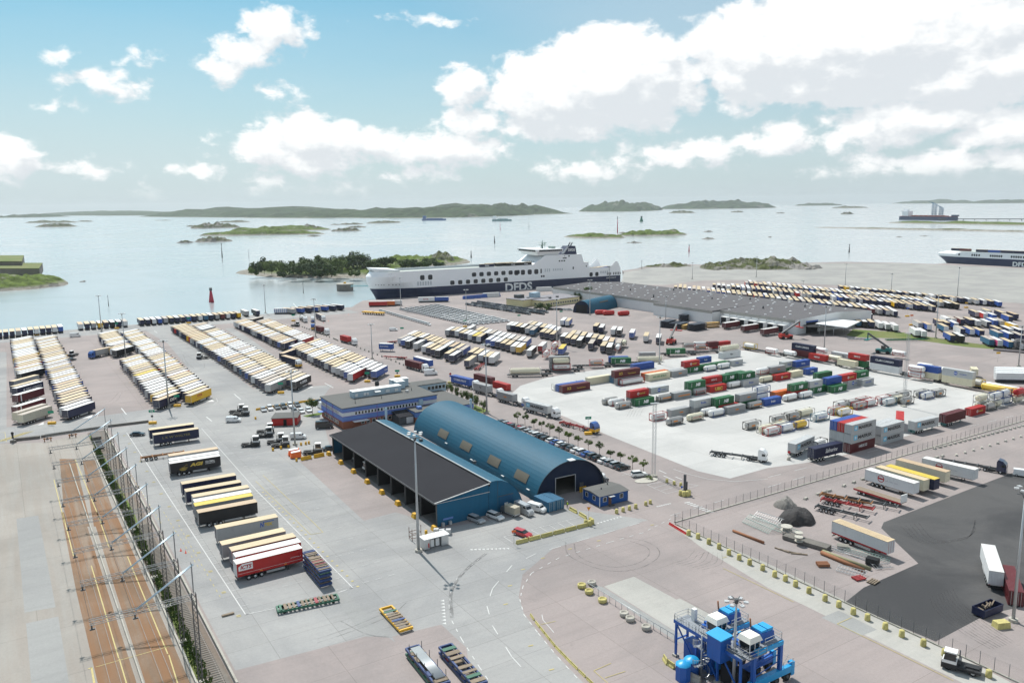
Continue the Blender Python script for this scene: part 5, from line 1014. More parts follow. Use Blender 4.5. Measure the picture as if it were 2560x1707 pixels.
for k in range(8):
    x = SL * k / 8 + (.2 if k == 0 else 0)
    MB().box(x - .15, x + .15, 0, .3, 0, 5.8).build('post', m_dsteel, shed)
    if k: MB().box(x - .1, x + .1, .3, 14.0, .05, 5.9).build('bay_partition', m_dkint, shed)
    MB().box(x + 3.6, x + 4.8, -.2, .1, 5.35, 5.5).build('strip_light', m_fluo, shed)
MB().box(SL + .01, SL + .12, 17.3, 21.0, 0, 3.9).build('sliding_door', ribbed('door_blue', (.012, .09, .19), .5, 0, .4, 1), shed); MB().box(SL + .13, SL + .18, 18.6, 19.6, .1, 2.1).build('wicket_door', m_wpanel, shed); MB().box(SL + .01, SL + .05, 16.9, 21.3, 3.9, 4.05).build('door_rail', m_dsteel, shed)
MB().box(SL + .01, SL + .04, 16.78, 16.84, 0, 8).build('seam', m_dsteel, shed); MB().box(SL + .01, SL + .05, 1.7, 4.4, 1.3, 1.75).build('sign_board', m_offblue, shed)
for y in (1.2, 3.1): MB().box(SL + .05, SL + .7, y, y + .6, .05, .95).build('meter_box', m_alu, shed)
for x, y, z_ in ((28, 15.6, 8.3), (50, 20.4, 6.8)): MB().box(x, x + .9, y, y + .9, z_, z_ + .6).build('roof_vent', m_dsteel, shed)

# big arched hall
AH_A = -59.7; hall = thing('arched_hall', 'long teal blue barrel-roofed hall with open dark front', 'hall', (5.3, 196.3, 0), AH_A)
HA, HH, HLn = 10.8, 9.1, 76.0
def arch(th, k=1.0): return (HA - HA * k * math.cos(th), HH * k * math.sin(th))
b = MB(); N = 28
for i in range(N):
    t0, t1 = math.pi * i / N, math.pi * (i + 1) / N; (y0, z0), (y1, z1) = arch(t0), arch(t1); b.face([(-HLn, y0, z0), (.6, y0, z0), (.6, y1, z1), (-HLn, y1, z1)], 0, True)
b.build('barrel_roof', m_bluesheet, hall)
b = MB()
for i in range(N):
    t0, t1 = math.pi * i / N, math.pi * (i + 1) / N; p, q_, r_, s_ = arch(t0), arch(t1), arch(t1, .985), arch(t0, .985); b.face([(.62, *p), (.62, *q_), (.62, *r_), (.62, *s_)]); b.face([(-HLn, *p), (.6, *p), (.6, *q_)][:0] or [(.6, *r_), (.6, *s_), (.2, *s_), (.2, *r_)])
b.build('roof_rim', m_dsteel, hall)
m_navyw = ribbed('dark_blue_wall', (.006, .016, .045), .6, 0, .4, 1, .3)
dy0, dy1, dh = 6.4, 12.6, 4.8
b = MB(); left = [arch(math.pi * i / N) for i in range(N + 1)]
b.face([(-.3, y, z_) for y, z_ in left if y <= dy0] + [(-.3, dy0, HH * math.sin(math.acos((HA - dy0) / HA))), (-.3, dy0, 0)]); b.face([(-.3, dy1, 0), (-.3, dy1, HH * math.sin(math.acos((HA - dy1) / HA)))] + [(-.3, y, z_) for y, z_ in left if y >= dy1])
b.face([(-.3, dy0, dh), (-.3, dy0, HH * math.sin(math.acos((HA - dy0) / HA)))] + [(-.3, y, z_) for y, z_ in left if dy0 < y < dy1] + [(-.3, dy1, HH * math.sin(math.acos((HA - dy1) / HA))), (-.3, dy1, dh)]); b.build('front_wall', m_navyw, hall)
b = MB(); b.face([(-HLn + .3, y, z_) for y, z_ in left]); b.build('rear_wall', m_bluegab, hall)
b = MB(); b.bar((-.2, dy0, 0), (-.2, dy0, dh), .16); b.bar((-.2, dy1, 0), (-.2, dy1, dh), .16); b.bar((-.2, dy0, dh), (-.2, dy1, dh), .16); b.build('door_frame', m_alu, hall)
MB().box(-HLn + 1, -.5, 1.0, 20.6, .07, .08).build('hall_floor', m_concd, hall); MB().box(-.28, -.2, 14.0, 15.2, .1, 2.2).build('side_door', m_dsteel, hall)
for i, x in enumerate((-58.6, -43.2, -26.2, -11.4)):
    b = MB(); t0, t1 = R(19), R(34)
    for j in range(5):
        a0, a1 = t0 + (t1 - t0) * j / 5, t0 + (t1 - t0) * (j + 1) / 5; (y0, z0), (y1, z1) = arch(a0, 1.012), arch(a1, 1.012); b.face([(x, y0, z0), (x + 6.2, y0, z0), (x + 6.2, y1, z1), (x, y1, z1)])
    b.build('rooflight', m_skyl, hall)
for x, th in ((-52, 14), (-17, 12), (-35, 10), (-4, 13)): y, z_ = arch(R(th), 1.01); MB().box(x, x + 1.3, y - .35, y, z_, z_ + .14).build('lamp', m_fluo, hall)
y, z_ = arch(R(112), 1.0); MB().tube((-34, y, z_ - .2), (-34, y, z_ + 1.6), .32, n=10).build('roof_vent', m_conc, hall); MB().box(-.2, 1.4, 9.8, 11.6, 9.15, 9.35).build('ridge_lamp', m_fluo, hall)
b = MB()
for k in range(4): b.box(.8, 1.1, 13.2 + k * .55, 13.5 + k * .55, .1, 1.5)
b.build('striped_board', m_yel, hall)
# smaller arched hall far behind
h2 = thing('arched_hall', 'small blue barrel-roofed hall with dark opening near the yellow office', 'hall', (42.5, 558.0, 0), 55.7)
b = MB(); N = 20; A2, H2, L2 = 6.7, 8.4, 41
def ar2(th): return (-A2 + A2 * math.cos(th), H2 * math.sin(th) ** .9)
for i in range(N): (y0, z0), (y1, z1) = ar2(math.pi * i / N), ar2(math.pi * (i + 1) / N); b.face([(0, y0, z0), (L2, y0, z0), (L2, y1, z1), (0, y1, z1)], 0, True)
b.build('barrel_roof', m_bluesheet, h2); b = MB(); b.face([(.3, *ar2(math.pi * i / N)) for i in range(N + 1)]); b.build('front_wall', m_navyw, h2); b = MB(); b.face([(L2 - .3, *ar2(math.pi * i / N)) for i in range(N + 1)]); b.build('rear_wall', m_navyw, h2)
MB().box(.15, .28, -11.0, -2.4, 0, 5.6).build('doorway', m_dkint, h2); MB().box(17, 29, -11.9, -10.2, 4.2, 6.2).build('rust_stain_panel', mat('rusted_sheet', (.10, .08, .05), .8, vary=.4), h2)

# blue site cabin, red site cabin, small gate kiosk
cab = thing('site_cabin', 'blue site cabin with white window frames and grey low-pitched roof', 'cabin', (21.2, 191.4, 0), 30.6)
MB().box(0, 8.9, 0, 7.1, .15, 2.85).build('wall', m_cabblue, cab)
b = MB(); b.face([(-.25, -.25, 2.85), (9.15, -.25, 2.85), (9.15, 3.55, 3.25), (-.25, 3.55, 3.25)]); b.face([(-.25, 3.55, 3.25), (9.15, 3.55, 3.25), (9.15, 7.35, 2.85), (-.25, 7.35, 2.85)]); b.face([(-.25, -.25, 2.8), (-.25, 7.35, 2.8), (9.15, 7.35, 2.8), (9.15, -.25, 2.8)])
for x in (-.25, 9.15): b.face([(x, -.25, 2.8), (x, -.25, 2.85), (x, 3.55, 3.25), (x, 7.35, 2.85), (x, 7.35, 2.8)])
b.face([(-.25, -.25, 2.8), (9.15, -.25, 2.8), (9.15, -.25, 2.85), (-.25, -.25, 2.85)]); b.build('roof', m_rooffelt, cab)
for x in (1.0, 6.2): window(cab, x, 0, 1.2, 1.1, 1.2)
for y in (2.9, 6.0): window(cab, 0, y, 1.2, 1.1, 1.2, -math.pi / 2)
for x, y in ((-.03, -.03), (8.83, -.03), (-.03, 7.03)): MB().box(x, x + .12, y, y + .12, .1, 2.8).build('corner_trim', m_frame_w, cab)
d_ = MB().box(2.7, 3.6, -.06, 0, .3, 2.4).build('door', mat('brown_door', (.13, .06, .04), .6), cab); MB().box(3.42, 3.5, -.1, -.06, 1.2, 1.3).build('handle', m_alu, d_); MB().box(2.4, 4.0, -1.1, 0, 2.5, 2.56).build('door_hood', m_alu, cab); MB().box(2.5, 3.9, -1.0, -.07, .0, .3).build('step', m_dsteel, cab)
for x, y in ((3, 3.4), (6.6, 5.6)): MB().tube((x, y, 3.1), (x, y, 3.6), .15).build('vent_pipe', m_dsteel, cab)
rc = thing('site_cabin', 'red site cabin with grey roof beside the parked terminal tractors', 'cabin', (-82.8, 270.6), 6.0)
MB().box(0, 8.6, 0, 7.6, .2, 2.7).build('wall', m_cabred, rc); 
for k in range(3): MB().box(-.2, 8.8, -.2 + k * 2.66, 2.4 + k * 2.66, 2.7, 2.9).build('roof_section', m_rooffelt, rc)
d_ = MB().box(3.9, 5.0, -.06, 0, .25, 2.3).build('door', m_dkint, rc); MB().box(3.7, 5.2, -.9, -.07, 0, .25).build('step', m_dsteel, rc)
for y in (2.2, 5.4): window(rc, 0, y, 1.1, 1.0, 1.1, -math.pi / 2)
kk = thing('gate_kiosk', 'small pale steel kiosk with white roof beside the tall mast', 'kiosk', (-19.6, 167.2, 0), 32.0)
b = MB(); b.box(0, 5.9, .9, 2.2, .15, 2.4); b.box(0, 1.3, 0, .9, .15, 2.4); b.box(4.2, 5.9, 0, .9, .15, 2.4); b.build('wall', m_alu, kk); MB().box(-.15, 6.1, -.2, 2.4, 2.4, 2.55).build('roof', m_paint_w, kk); MB().box(1.3, 4.2, .84, .9, .2, 2.35).build('counter_recess', m_dkint, kk)
for x in (1.7, 3.0): MB().box(x, x + .9, .5, .84, .2, 1.9).build('fuel_pump', m_paint_w, kk)
MB().box(.9, 1.15, -.1, -.01, .5, 1.5).build('extinguisher_box', mat('red_enamel', (.5, .02, .02), .4), kk)

# long white warehouse with the grey roof
wh = thing('warehouse', 'long white warehouse with wide grey roof dotted with rooflights', 'warehouse', (159.1, 451.3, 0), GRID + 90)
# local x runs away along the front, local y is to the left (towards the yard); the depth lies at negative y
for x0, x1, y1 in ((0, 56, 0), (56, 109, 7), (109, 238, -2)):
    MB().box(x0 + .01, x1 - .01, -70, y1, 0, 7.4).build('wall', m_whouse, wh)
    MB().box(x0, x1, y1, y1 + .15, 6.6, 8.3).build('fascia', m_fascia, wh)
    b = MB(); b.hexa([(x0, y1, 7.4), (x1, y1, 7.4), (x1, -36, 9.4), (x0, -36, 9.4)], [(x0, y1 + .05, 8.25), (x1, y1 + .05, 8.25), (x1, -36, 10.0), (x0, -36, 10.0)]); b.hexa([(x0, -36, 9.4), (x1, -36, 9.4), (x1, -70, 7.4), (x0, -70, 7.4)], [(x0, -36, 10.0), (x1, -36, 10.0), (x1, -70, 8.25), (x0, -70, 8.25)]); b.build('roof', mat('warehouse_roof', (.125, .12, .125), .9, vary=.10, scale=.05, spec=.15), wh)
b = MB(); b.face([(-.05, 0.1, 0), (-.05, -70, 0), (-.05, -70, 8.25), (-.05, -36, 10.0), (-.05, .1, 8.25)]); b.build('gable', m_whouse, wh)
dome = MB().lathe([(.8, 0), (.8, .2), (.62, .38), (.0, .5)], 12).mesh('rooflight', mat('rooflight_white', (.60, .61, .61), .35, vary=.05)); cnt = 0
for j, y in enumerate((-4, -13, -22, -31, -40, -50, -60)):
    for k in range(17):
        x = 7 + k * 14 + (7 if j % 2 else 0) + (3.5 if j % 3 == 0 else 0)
        if x < 232 and not (y > -3 and x > 105): put('rooflight', dome, wh, (x, y, 8.25 + (10 - 8.25) * (-y / 36 if y > -36 else (70 + y) / 34)))
for x, y in ((40, -20), (92, -30), (130, -12), (170, -25), (75, -48), (28, -44), (150, -50)): MB().tube((x, y, 8.5), (x, y, 10.9), .5, n=10).build('roof_fan', m_dsteel, wh)
for k in range(7):
    x = 5.5 + k * 7.1; d_ = MB().box(x - .3, x + 4.7, 0.0, 3.2, .9, 4.8).build('loading_dock', m_whouse, wh); MB().box(x + .2, x + 4.2, 3.18, 3.26, .95, 4.5).build('dock_door', m_dkint, d_); MB().box(x - .35, x + 4.75, 0, 3.35, 4.8, 4.95).build('dock_roof', m_paint_w, d_)
for k in range(10): MB().box(3 + k * 5.6, 3.4 + k * 5.6, .16, .5, 6.0, 6.3).build('wall_lamp', m_dsteel, wh)
MB().box(-.2, -.06, -19.5, -9.5, 0, 6.0).build('gable_door', m_dkint, wh); MB().box(-.25, -.06, -19.7, -9.3, 6.0, 6.9).build('door_hood', paint('blue'), wh)
cn = thing('loading_canopy', 'white flat canopy on posts at the warehouse gable', 'canopy', (0, 0, 0), 0)
MB().prism([(171.9, 455.0), (187.7, 475.9), (199.8, 461.3), (183.5, 439.6)][::-1], 5.2, 5.7).build('roof_slab', m_paint_w, cn)
for p in ((179.5, 447.8), (187.1, 453.1), (197.3, 464.3), (172.5, 450.3)): MB().tube((*p, 0), (*p, 5.2), .18).build('post', m_alu, cn)
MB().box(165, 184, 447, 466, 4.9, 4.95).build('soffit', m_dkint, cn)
yo = thing('yellow_office', 'low pale yellow office with flat roofs and rooftop units', 'building', (23.3, 587.0, 0), 43.6)
m_yo = mat('pale_yellow_render', (.72, .63, .36), .8, vary=.08)
for x0, x1, y0, y1, h in ((0, 39, 0, 12, 4.6), (-9, 20, 12.2, 30, 5.0), (20.2, 44, 12.2, 26, 4.4)):
    MB().box(x0, x1, y0, y1, 0, h).build('wall', m_yo, yo); MB().box(x0 - .3, x1 + .3, y0 - .3, y1 + .1, h, h + .35).build('flat_roof', mat('violet_grey_roof', (.23, .22, .24), .9, vary=.1), yo)
for k in range(14): window(yo, 2 + k * 2.6, 0, 1.4, 1.8, 1.3)
for k in range(3): window(yo, 0, 3 + k * 3.2, 1.3, 1.8, 1.4, -math.pi / 2)
MB().box(6, 13, 16, 21, 5.36, 9.0).build('plant_room', m_lblue, yo); MB().box(-4, 2, 22, 27, 5.36, 7.8).build('plant_room', m_dsteel, yo)
for x, y in ((12, 5), (22, 7), (2, 18)): MB().box(x, x + 1.6, y, y + 1.6, 4.9, 6.0).build('roof_fan', m_dsteel, yo)

# ------------------------------------------------------------------ ships
m_hullw = mat('ship_white', (.84, .85, .86), .42, vary=.05, scale=.03, stain=.05); m_hulln = mat('ship_navy', (.008, .016, .06), .4, vary=.12, scale=.05); m_deck = mat('ship_deck', (.46, .50, .46), .8, vary=.15, scale=.08); m_shw = mat('ship_window', (.016, .02, .028), .25, vary=0); m_faint = mat('ship_louvre', (.52, .55, .57), .6, vary=.05); m_mast = mat('mast_green', (.30, .38, .34), .6, vary=.2)
def hull_sides(levels, L, B, mtl, name, parent, n=44, top=True):
    """levels: (height, x of stem, length of the bow taper); both sides and the stern, near side at y = 0"""
    b = MB(); rows = []
    for zz, s0, lb in levels:
        rr = []
        for k in range(n + 1):
            s = s0 + (L - s0) * (k / n) ** 1.6
            hb = B / 2 * min(1.0, ((s - s0) / lb)) ** .5 if s > s0 else 0
            rr.append((s, hb))
        rows.append((zz, rr))
    for (z0, r0), (z1, r1) in zip(rows, rows[1:]):
        for k in range(n):
            for sg in (-1, 1):
                q = [(r0[k][0], B / 2 + sg * r0[k][1], z0), (r0[k+1][0], B / 2 + sg * r0[k+1][1], z0), (r1[k+1][0], B / 2 + sg * r1[k+1][1], z1), (r1[k][0], B / 2 + sg * r1[k][1], z1)]
                b.face(q if sg < 0 else q[::-1], 0, False)
        b.face([(L, 0, z0), (L, B, z0), (L, B, z1), (L, 0, z1)])
    if top:
        zz, rr = rows[-1]
        for k in range(n): b.face([(rr[k][0], B / 2 - rr[k][1], zz), (rr[k+1][0], B / 2 - rr[k+1][1], zz), (rr[k+1][0], B / 2 + rr[k+1][1], zz), (rr[k][0], B / 2 + rr[k][1], zz)], 1)
    return b.build(name, [mtl, m_deck], parent)
def rrect(x0, x1, z0, z1, y, m, parent, name='window'):
    c = min(x1 - x0, z1 - z0) * .2; b = MB(); b.face([(x0 + c, y, z0), (x1 - c, y, z0), (x1, y, z0 + c), (x1, y, z1 - c), (x1 - c, y, z1), (x0 + c, y, z1), (x0, y, z1 - c), (x0, y, z0 + c)]); return b.build(name, m, parent)
SL_, BE = 242.0, 33.0
ship = thing('cargo_ferry', 'large white and navy freight ferry lettered DFDS alongside the quay', 'ship', (*BOW, 0), SHIP_A)
hull_sides([(-4, 7, 62), (2, 4, 48), (7.0, 1, 34)], SL_, BE, m_hulln, 'navy_hull', ship, top=False)
hull_sides([(7.0, 1, 34), (12, -1, 22), (17, -1.5, 15), (21.0, 2, 12)], 206, BE, m_hullw, 'white_hull', ship)
MB().box(206, SL_, 0, BE, 7.0, 12.4).build('stern_hull', m_hullw, ship)
b = MB()
for y0, y1 in ((0, .4), (BE - .4, BE)): b.extrude([(206, 12.4), (SL_, 12.4), (SL_, 13.5), (238.6, 19.9), (236.0, 20.2), (230, 15.1), (208, 15.1), (206, 16)], y0, y1)
b.build('stern_bulwark', m_hullw, ship)
b = MB()
for y0, y1 in ((12.5, 12.9), (20.1, 20.5)): b.box(24, 146, y0, y1, 20.6, 22.4)
b.build('deck_screen', m_faint, ship)
b = MB(); b.hexa([(4, 9, 20.9), (22, 1, 20.9), (22, 32, 20.9), (4, 24, 20.9)], [(1.0, 10, 24.0), (22, .6, 22.2), (22, 32.4, 22.2), (1.0, 23, 24.0)]); b.build('foredeck_bulwark', m_hullw, ship)
b = MB(); b.extrude([(146, 20.4), (160, 28.8), (198, 28.5), (201, 20.5), (207, 15.2), (206, 12), (146, 12)], .02, BE - .02); b.build('deckhouse', m_hullw, ship)
br = MB(); br.hexa([(153, 2, 28.8), (174, 2, 28.8), (174, 31, 28.8), (153, 31, 28.8)], [(152, 1, 31.6), (176, 1, 31.6), (176, 32, 31.6), (152, 32, 31.6)]); br = br.build('wheelhouse', m_hullw, ship)
b = MB(); b.hexa([(150.5, -1.2, 31.6), (177, -1.2, 31.6), (177, 34.2, 31.6), (150.5, 34.2, 31.6)], [(149.6, -1.8, 34.3), (177.6, -1.8, 34.3), (177.6, 34.8, 34.3), (149.6, 34.8, 34.3)]); b.build('bridge_wing', m_hullw, br)
for k in range(12): MB().hexa([(152.6 + k * 2, -1.75, 32.3), (154.3 + k * 2, -1.75, 32.3), (154.3 + k * 2, -1.3, 32.3), (152.6 + k * 2, -1.3, 32.3)], [(152.6 + k * 2, -1.95, 33.6), (154.3 + k * 2, -1.95, 33.6), (154.3 + k * 2, -1.5, 33.6), (152.6 + k * 2, -1.5, 33.6)]).build('bridge_window', m_shw, br)
for k in range(10): MB().box(149.6, 150.2, 1.0 + k * 3.1, 3.4 + k * 3.1, 32.3, 33.6).build('bridge_window', m_shw, br)
b = MB(); b.tube((166, 16, 34.3), (166, 16, 41.5), .9, .35); b.box(163.5, 168.5, 13, 19, 37.2, 37.5); b.box(164.5, 167.5, 10, 22, 39.3, 39.6); b.tube((163, 14, 34.3), (165, 15, 39), .3); b.box(170, 174, 6, 12, 34.3, 36.2); b.tube((172, 22, 34.3), (172, 22, 37.5), .25); b.lathe([(.0, 37.5), (.8, 37.8), (1.1, 38.6), (.8, 39.4), (.0, 39.7)], 10, 0, (172, 22, 0)); b.build('signal_mast', m_mast, br)
fn = MB(); fn.extrude([(177.5, 28.5), (185.0, 36.2), (193.4, 36.0), (195.0, 28.5)], 3, 11.5); fn = fn.build('funnel', m_hulln, ship)
b = MB(); b.tube((187.5, 6, 35.8), (189.6, 6, 39.4), .55); b.tube((191.0, 7.5, 35.8), (193.0, 7.5, 39.2), .55); b.build('exhaust_pipe', m_dsteel, fn)
MB().hexa([(178.2, 2.9, 29.3), (181, 2.9, 29.3), (181, 3.0, 29.3), (178.2, 3.0, 29.3)], [(184.6, 2.9, 35.8), (186.5, 2.9, 35.8), (186.5, 3.0, 35.8), (184.6, 3.0, 35.8)]).build('funnel_stripe', m_faint, fn)
letters(fn, 'DFDS', 185.6, 31.4, 2.95, 2.4, m_tw, 7.4, .03)
letters(ship, 'DFDS', 119.0, -1.6, -.02, 7.6, m_tw, 27, .03); letters(ship, 'FLANDRIA SEAWAYS', 27, 13.7, .9, 1.3, m_tk, 13.5); letters(ship, 'FLANDRIA SEAWAYS', 226, 4.6, -.02, 1.0, m_tw, 11)
for x in (39.3, 46.4): rrect(x, x + 4.0, 13.0, 17.2, -.03, m_shw, ship)
for k in range(8): rrect(66.4 + k * 7.3, 70.4 + k * 7.3, 7.6, 11.2, -.03, m_shw, ship)
for k in range(7): rrect(86.8 + k * 7.1, 90.9 + k * 7.1, 13.4, 17.0, -.03, m_shw, ship)
for x in (128, 134.6, 141.5, 148.2): rrect(x, x + 4.2, 12.6, 17.0, -.03, m_shw, ship)
rrect(154.6, 156.0, 13.0, 17.0, -.03, m_shw, ship)
for x in (207.0, 213.4): rrect(x, x + 3.6, 7.4, 11.2, -.03, m_shw, ship)
for x in (155, 157.2): rrect(x, x + 1.7, 9.5, 11.2, -.03, m_shw, ship)
for k in range(3): rrect(159.0 + k * 2.2, 160.2 + k * 2.2, 14.0, 16.9, -.03, m_faint, ship, 'louvre')
for k in range(5): rrect(167.6 + k * 2.3, 169.0 + k * 2.3, 14.6, 16.6, -.03, m_faint, ship, 'louvre')
for k in range(6): rrect(36.6 + k * 2.3, 38.1 + k * 2.3, 8.6, 12.0, -.02, m_faint, ship, 'louvre')
for k in range(4): rrect(219 + k * 2.4, 220.6 + k * 2.4, 9.6, 12.0, -.03, m_faint, ship, 'louvre')
for k, x in enumerate((3.8, 5.6, 7.6, 9.4, 13, 16, 18.4, 21)): 
    y = BE / 2 * (1 - min(1, (x + .4) / 25) ** .5) - .3
    rrect(x, x + .9, 10.0, 11.4, y, m_shw, ship)
for k in range(8): rrect(226.5 + k * 1.9 + (k > 2) * 1.5, 227.4 + k * 1.9 + (k > 2) * 1.5, 7.8, 10.2, -.03, m_shw, ship)
for x, z_, w, h in ((173.8, 22.6, 1.6, 1.3), (176.4, 22.6, 1.6, 1.3), (178.8, 22.6, 1.8, 1.3), (178, 25.1, 4.2, 1.0), (184, 26.6, 1.5, 1.3), (179.6, 27.2, .8, .6), (188.6, 15.0, 1.3, 2.4), (203, 16.5, 1.0, 1.6)): rrect(x, x + w, z_, z_ + h, -.01, m_shw, ship)
for k in range(7): MB().box(149.8 + .3, 150.0 + .4, 4 + k * 3.6, 4.6 + k * 3.6, 23.2, 24.0).build('porthole', m_shw, ship)
# freight on her decks, each a thing of its own
def deck_box(x, y, z_, L, c, txt, label, roof_='cream'):
    p = loc2(BOW, SHIP_A, x, y); t = thing('deck_trailer', label, 'trailer', (*p, z_), SHIP_A, 'trailers on the ferry deck')
    MB().box(0, L, 0, 2.5, .3, 2.9).build('cargo_box', paint(c), t); MB().box(-.03, L + .03, -.03, 2.53, 2.9, 2.98).build('roof', ROOF[roof_], t)
    if txt: letters(t, txt, L * .35, .9, -.03, 1.3, m_tw, L * .3, .03)
deck_box(96, 2.5, 20.6, 13.6, 'navy', 'DSV', 'navy DSV trailer on the ferry top deck'); deck_box(104, 8, 20.6, 13.6, 'navy', 'DFDS', 'navy DFDS trailer on the ferry top deck'); deck_box(112, 3.2, 20.6, 13.6, 'black', '', 'plain black trailer amidships on the ferry deck'); deck_box(121, 1.2, 20.6, 13.0, 'black', 'Tvs', 'black Tvs trailer, left of the pair before the bridge'); deck_box(134.4, 1.2, 20.6, 12.0, 'black', 'Tvs', 'black Tvs trailer, right of the pair before the bridge'); deck_box(118, 9, 20.6, 13.6, 'navy', '', 'navy trailer behind the Tvs pair on the ferry')
for k in range(4): deck_box(209 + k * 5.5, 1 + k * 2.6, 12.4, 11.0, ('navy', 'blue', 'blue', 'navy')[k], '', ['first', 'second', 'third', 'fourth'][k] + ' blue trailer from the left on the ferry stern deck')
# the second ferry at the right edge
ship2 = thing('cargo_ferry', 'navy and white freight ferry cut off by the right edge', 'ship', (518, 988, 0), -57.7)
hull_sides([(-4, 6, 40), (1, 1, 34), (6.4, -6, 30)], 190, 25, m_hulln, 'navy_hull', ship2, top=False); hull_sides([(6.4, -6, 30), (9.6, -8, 28), (13.0, 6, 22)], 190, 25, m_hullw, 'white_hull', ship2)
for x in (14, 22, 24.6, 40, 42.6, 45.2, 48, 61, 63.4, 65.8, 68.2, 70.6, 73, 84, 86.5, 89, 91.5, 94, 97, 100, 103): rrect(x, x + 1.7, 8.2, 10.6, -.03 + max(0, 12.5 * (1 - min(1, (x + 6) / 30) ** .5)) - .2, m_shw, ship2)
letters(ship2, 'DFDS', 86.5, -1.2, -.02, 5.2, m_tw, 19, .03)
for k, (x, y, c) in enumerate(((12, 6, 'navy'), (22, 6, 'maroon'), (44, 1, 'navy'), (58, 1, 'blue'), (72, 1, 'navy'), (86, 1, 'navy'), (100, 1, 'navy'))):
    p = loc2((518, 988), -57.7, x, y); t = thing('deck_trailer', ['navy trailer foremost', 'maroon trailer second', 'long navy trailer third', 'blue trailer fourth', 'navy trailer fifth', 'navy trailer sixth', 'navy trailer seventh'][k] + ' from the bow on the second ferry', 'trailer', (*p, 13.0), -57.7, 'trailers on the second ferry'); MB().box(0, 13, 0, 2.6, .2, 3.0).build('cargo_box', paint(c), t); MB().box(0, 13, 0, 2.6, 3.0, 3.1).build('roof', ROOF['cream'], t)
# tanker at its jetty and two coasters far out
tk = thing('tanker', 'dark hulled oil tanker with white stern house at a jetty', 'ship', (*(1500.1, 3176.4), SEA), -64); m_tr2 = mat('tanker_red', (.30, .07, .05), .6); m_tn = mat('tanker_hull', (.02, .04, .10), .5)
LT = 238
b = MB(); b.prism([(0, 4), (10, 0), (LT - 30, 0), (LT, 16), (LT - 30, 32), (10, 32), (0, 28)], 0, 13); b.build('hull', m_tn, tk); b = MB(); b.prism([(1, 5), (10, 1), (LT - 30, 1), (LT - 2, 16), (LT - 30, 31), (10, 31), (1, 27)], 13, 14.5); b.build('deck', m_tr2, tk)
MB().box(LT - 22, LT - 2, 8, 24, 14.5, 20).build('forecastle', m_tn, tk)
b = MB(); b.box(14, 40, 3, 29, 14.5, 30); b.box(12, 38, -1, 33, 30, 33.5); b.box(16, 30, 10, 22, 33.5, 41); b.build('stern_house', m_hullw, tk); MB().box(8, 14, 12, 20, 14.5, 34).build('funnel', m_tr2, tk)
b = MB(); b.box(44, 200, 14, 18, 14.5, 17); 
for x in (60, 80, 100, 120, 150, 175): b.box(x, x + 2, 4, 28, 14.5, 18)
b.build('deck_piping', m_tr2, tk)
jt = thing('oil_jetty', 'long low jetty with blue loading arms beside the tanker', 'jetty', (*(1607.6, 2980.2), SEA), -38); m_jb = mat('loading_arm_blue', (.05, .16, .28), .6, vary=.2); MB().box(-50, 900, 0, 9, 4, 6.5).build('walkway', m_dsteel, jt)
for k in range(26): MB().tube((k * 36 - 40, 4.5, -4), (k * 36 - 40, 4.5, 4.2), 1.2).build('pile', m_dsteel, jt)
pj = loc2((1607.6, 2980.2), -64, -115, 40)
for k, dx in enumerate((0, 12, 30, 40)):
    q = loc2(pj, -64, dx, 0); t = thing('jetty_crane', ['tallest blue jetty crane behind the tanker', 'second tallest blue jetty crane behind the tanker', 'third blue jetty crane behind the tanker', 'shortest blue jetty crane behind the tanker'][k], 'crane', (*q, SEA), -64); h = (62, 60, 50, 46)[k]
    for a, c in ((-2.5, -2.5), (2.5, -2.5), (-2.5, 2.5), (2.5, 2.5)): MB().tube((a, c, 0), (a, c, h), .7).build('leg', m_jb, t)
    b = MB()
    for zz in range(6, h, 8): b.box(-3.2, 3.2, -3.2, 3.2, zz, zz + 1.0)
    b.build('platforms', m_jb, t); MB().bar((0, 0, h), (-14, -8, h + 6), 1.4).build('boom', m_jb, t)
for p, q, nm, c in (((-456.1, 4228.0), (-331.8, 4208.5), 'small blue coaster in front of the wooded far shore', (.03, .10, .28)), ((-86.6, 3845.1), (4.7, 3841.0), 'pale green coaster right of the blue one far out', (.12, .26, .27))):
    v = Vector(q) - Vector(p); t = thing('coaster', nm, 'ship', (*p, SEA), math.degrees(math.atan2(v.y, v.x))); Lc = v.length; m = mat('hull_%d' % int(Lc), c, .5); b = MB(); b.prism([(0, 0), (Lc - 14, 0), (Lc, 8), (Lc - 14, 16), (0, 16)], 0, 8); b.build('hull', m, t); MB().box(4, 20, 1, 15, 8, 24).build('deckhouse', m_hullw if Lc < 100 else m, t); MB().tube((14, 8, 24), (14, 8, 36), .5).build('mast', m_dsteel, t); MB().box(26, Lc - 18, 2, 14, 8, 11).build('hatch_covers', m, t)

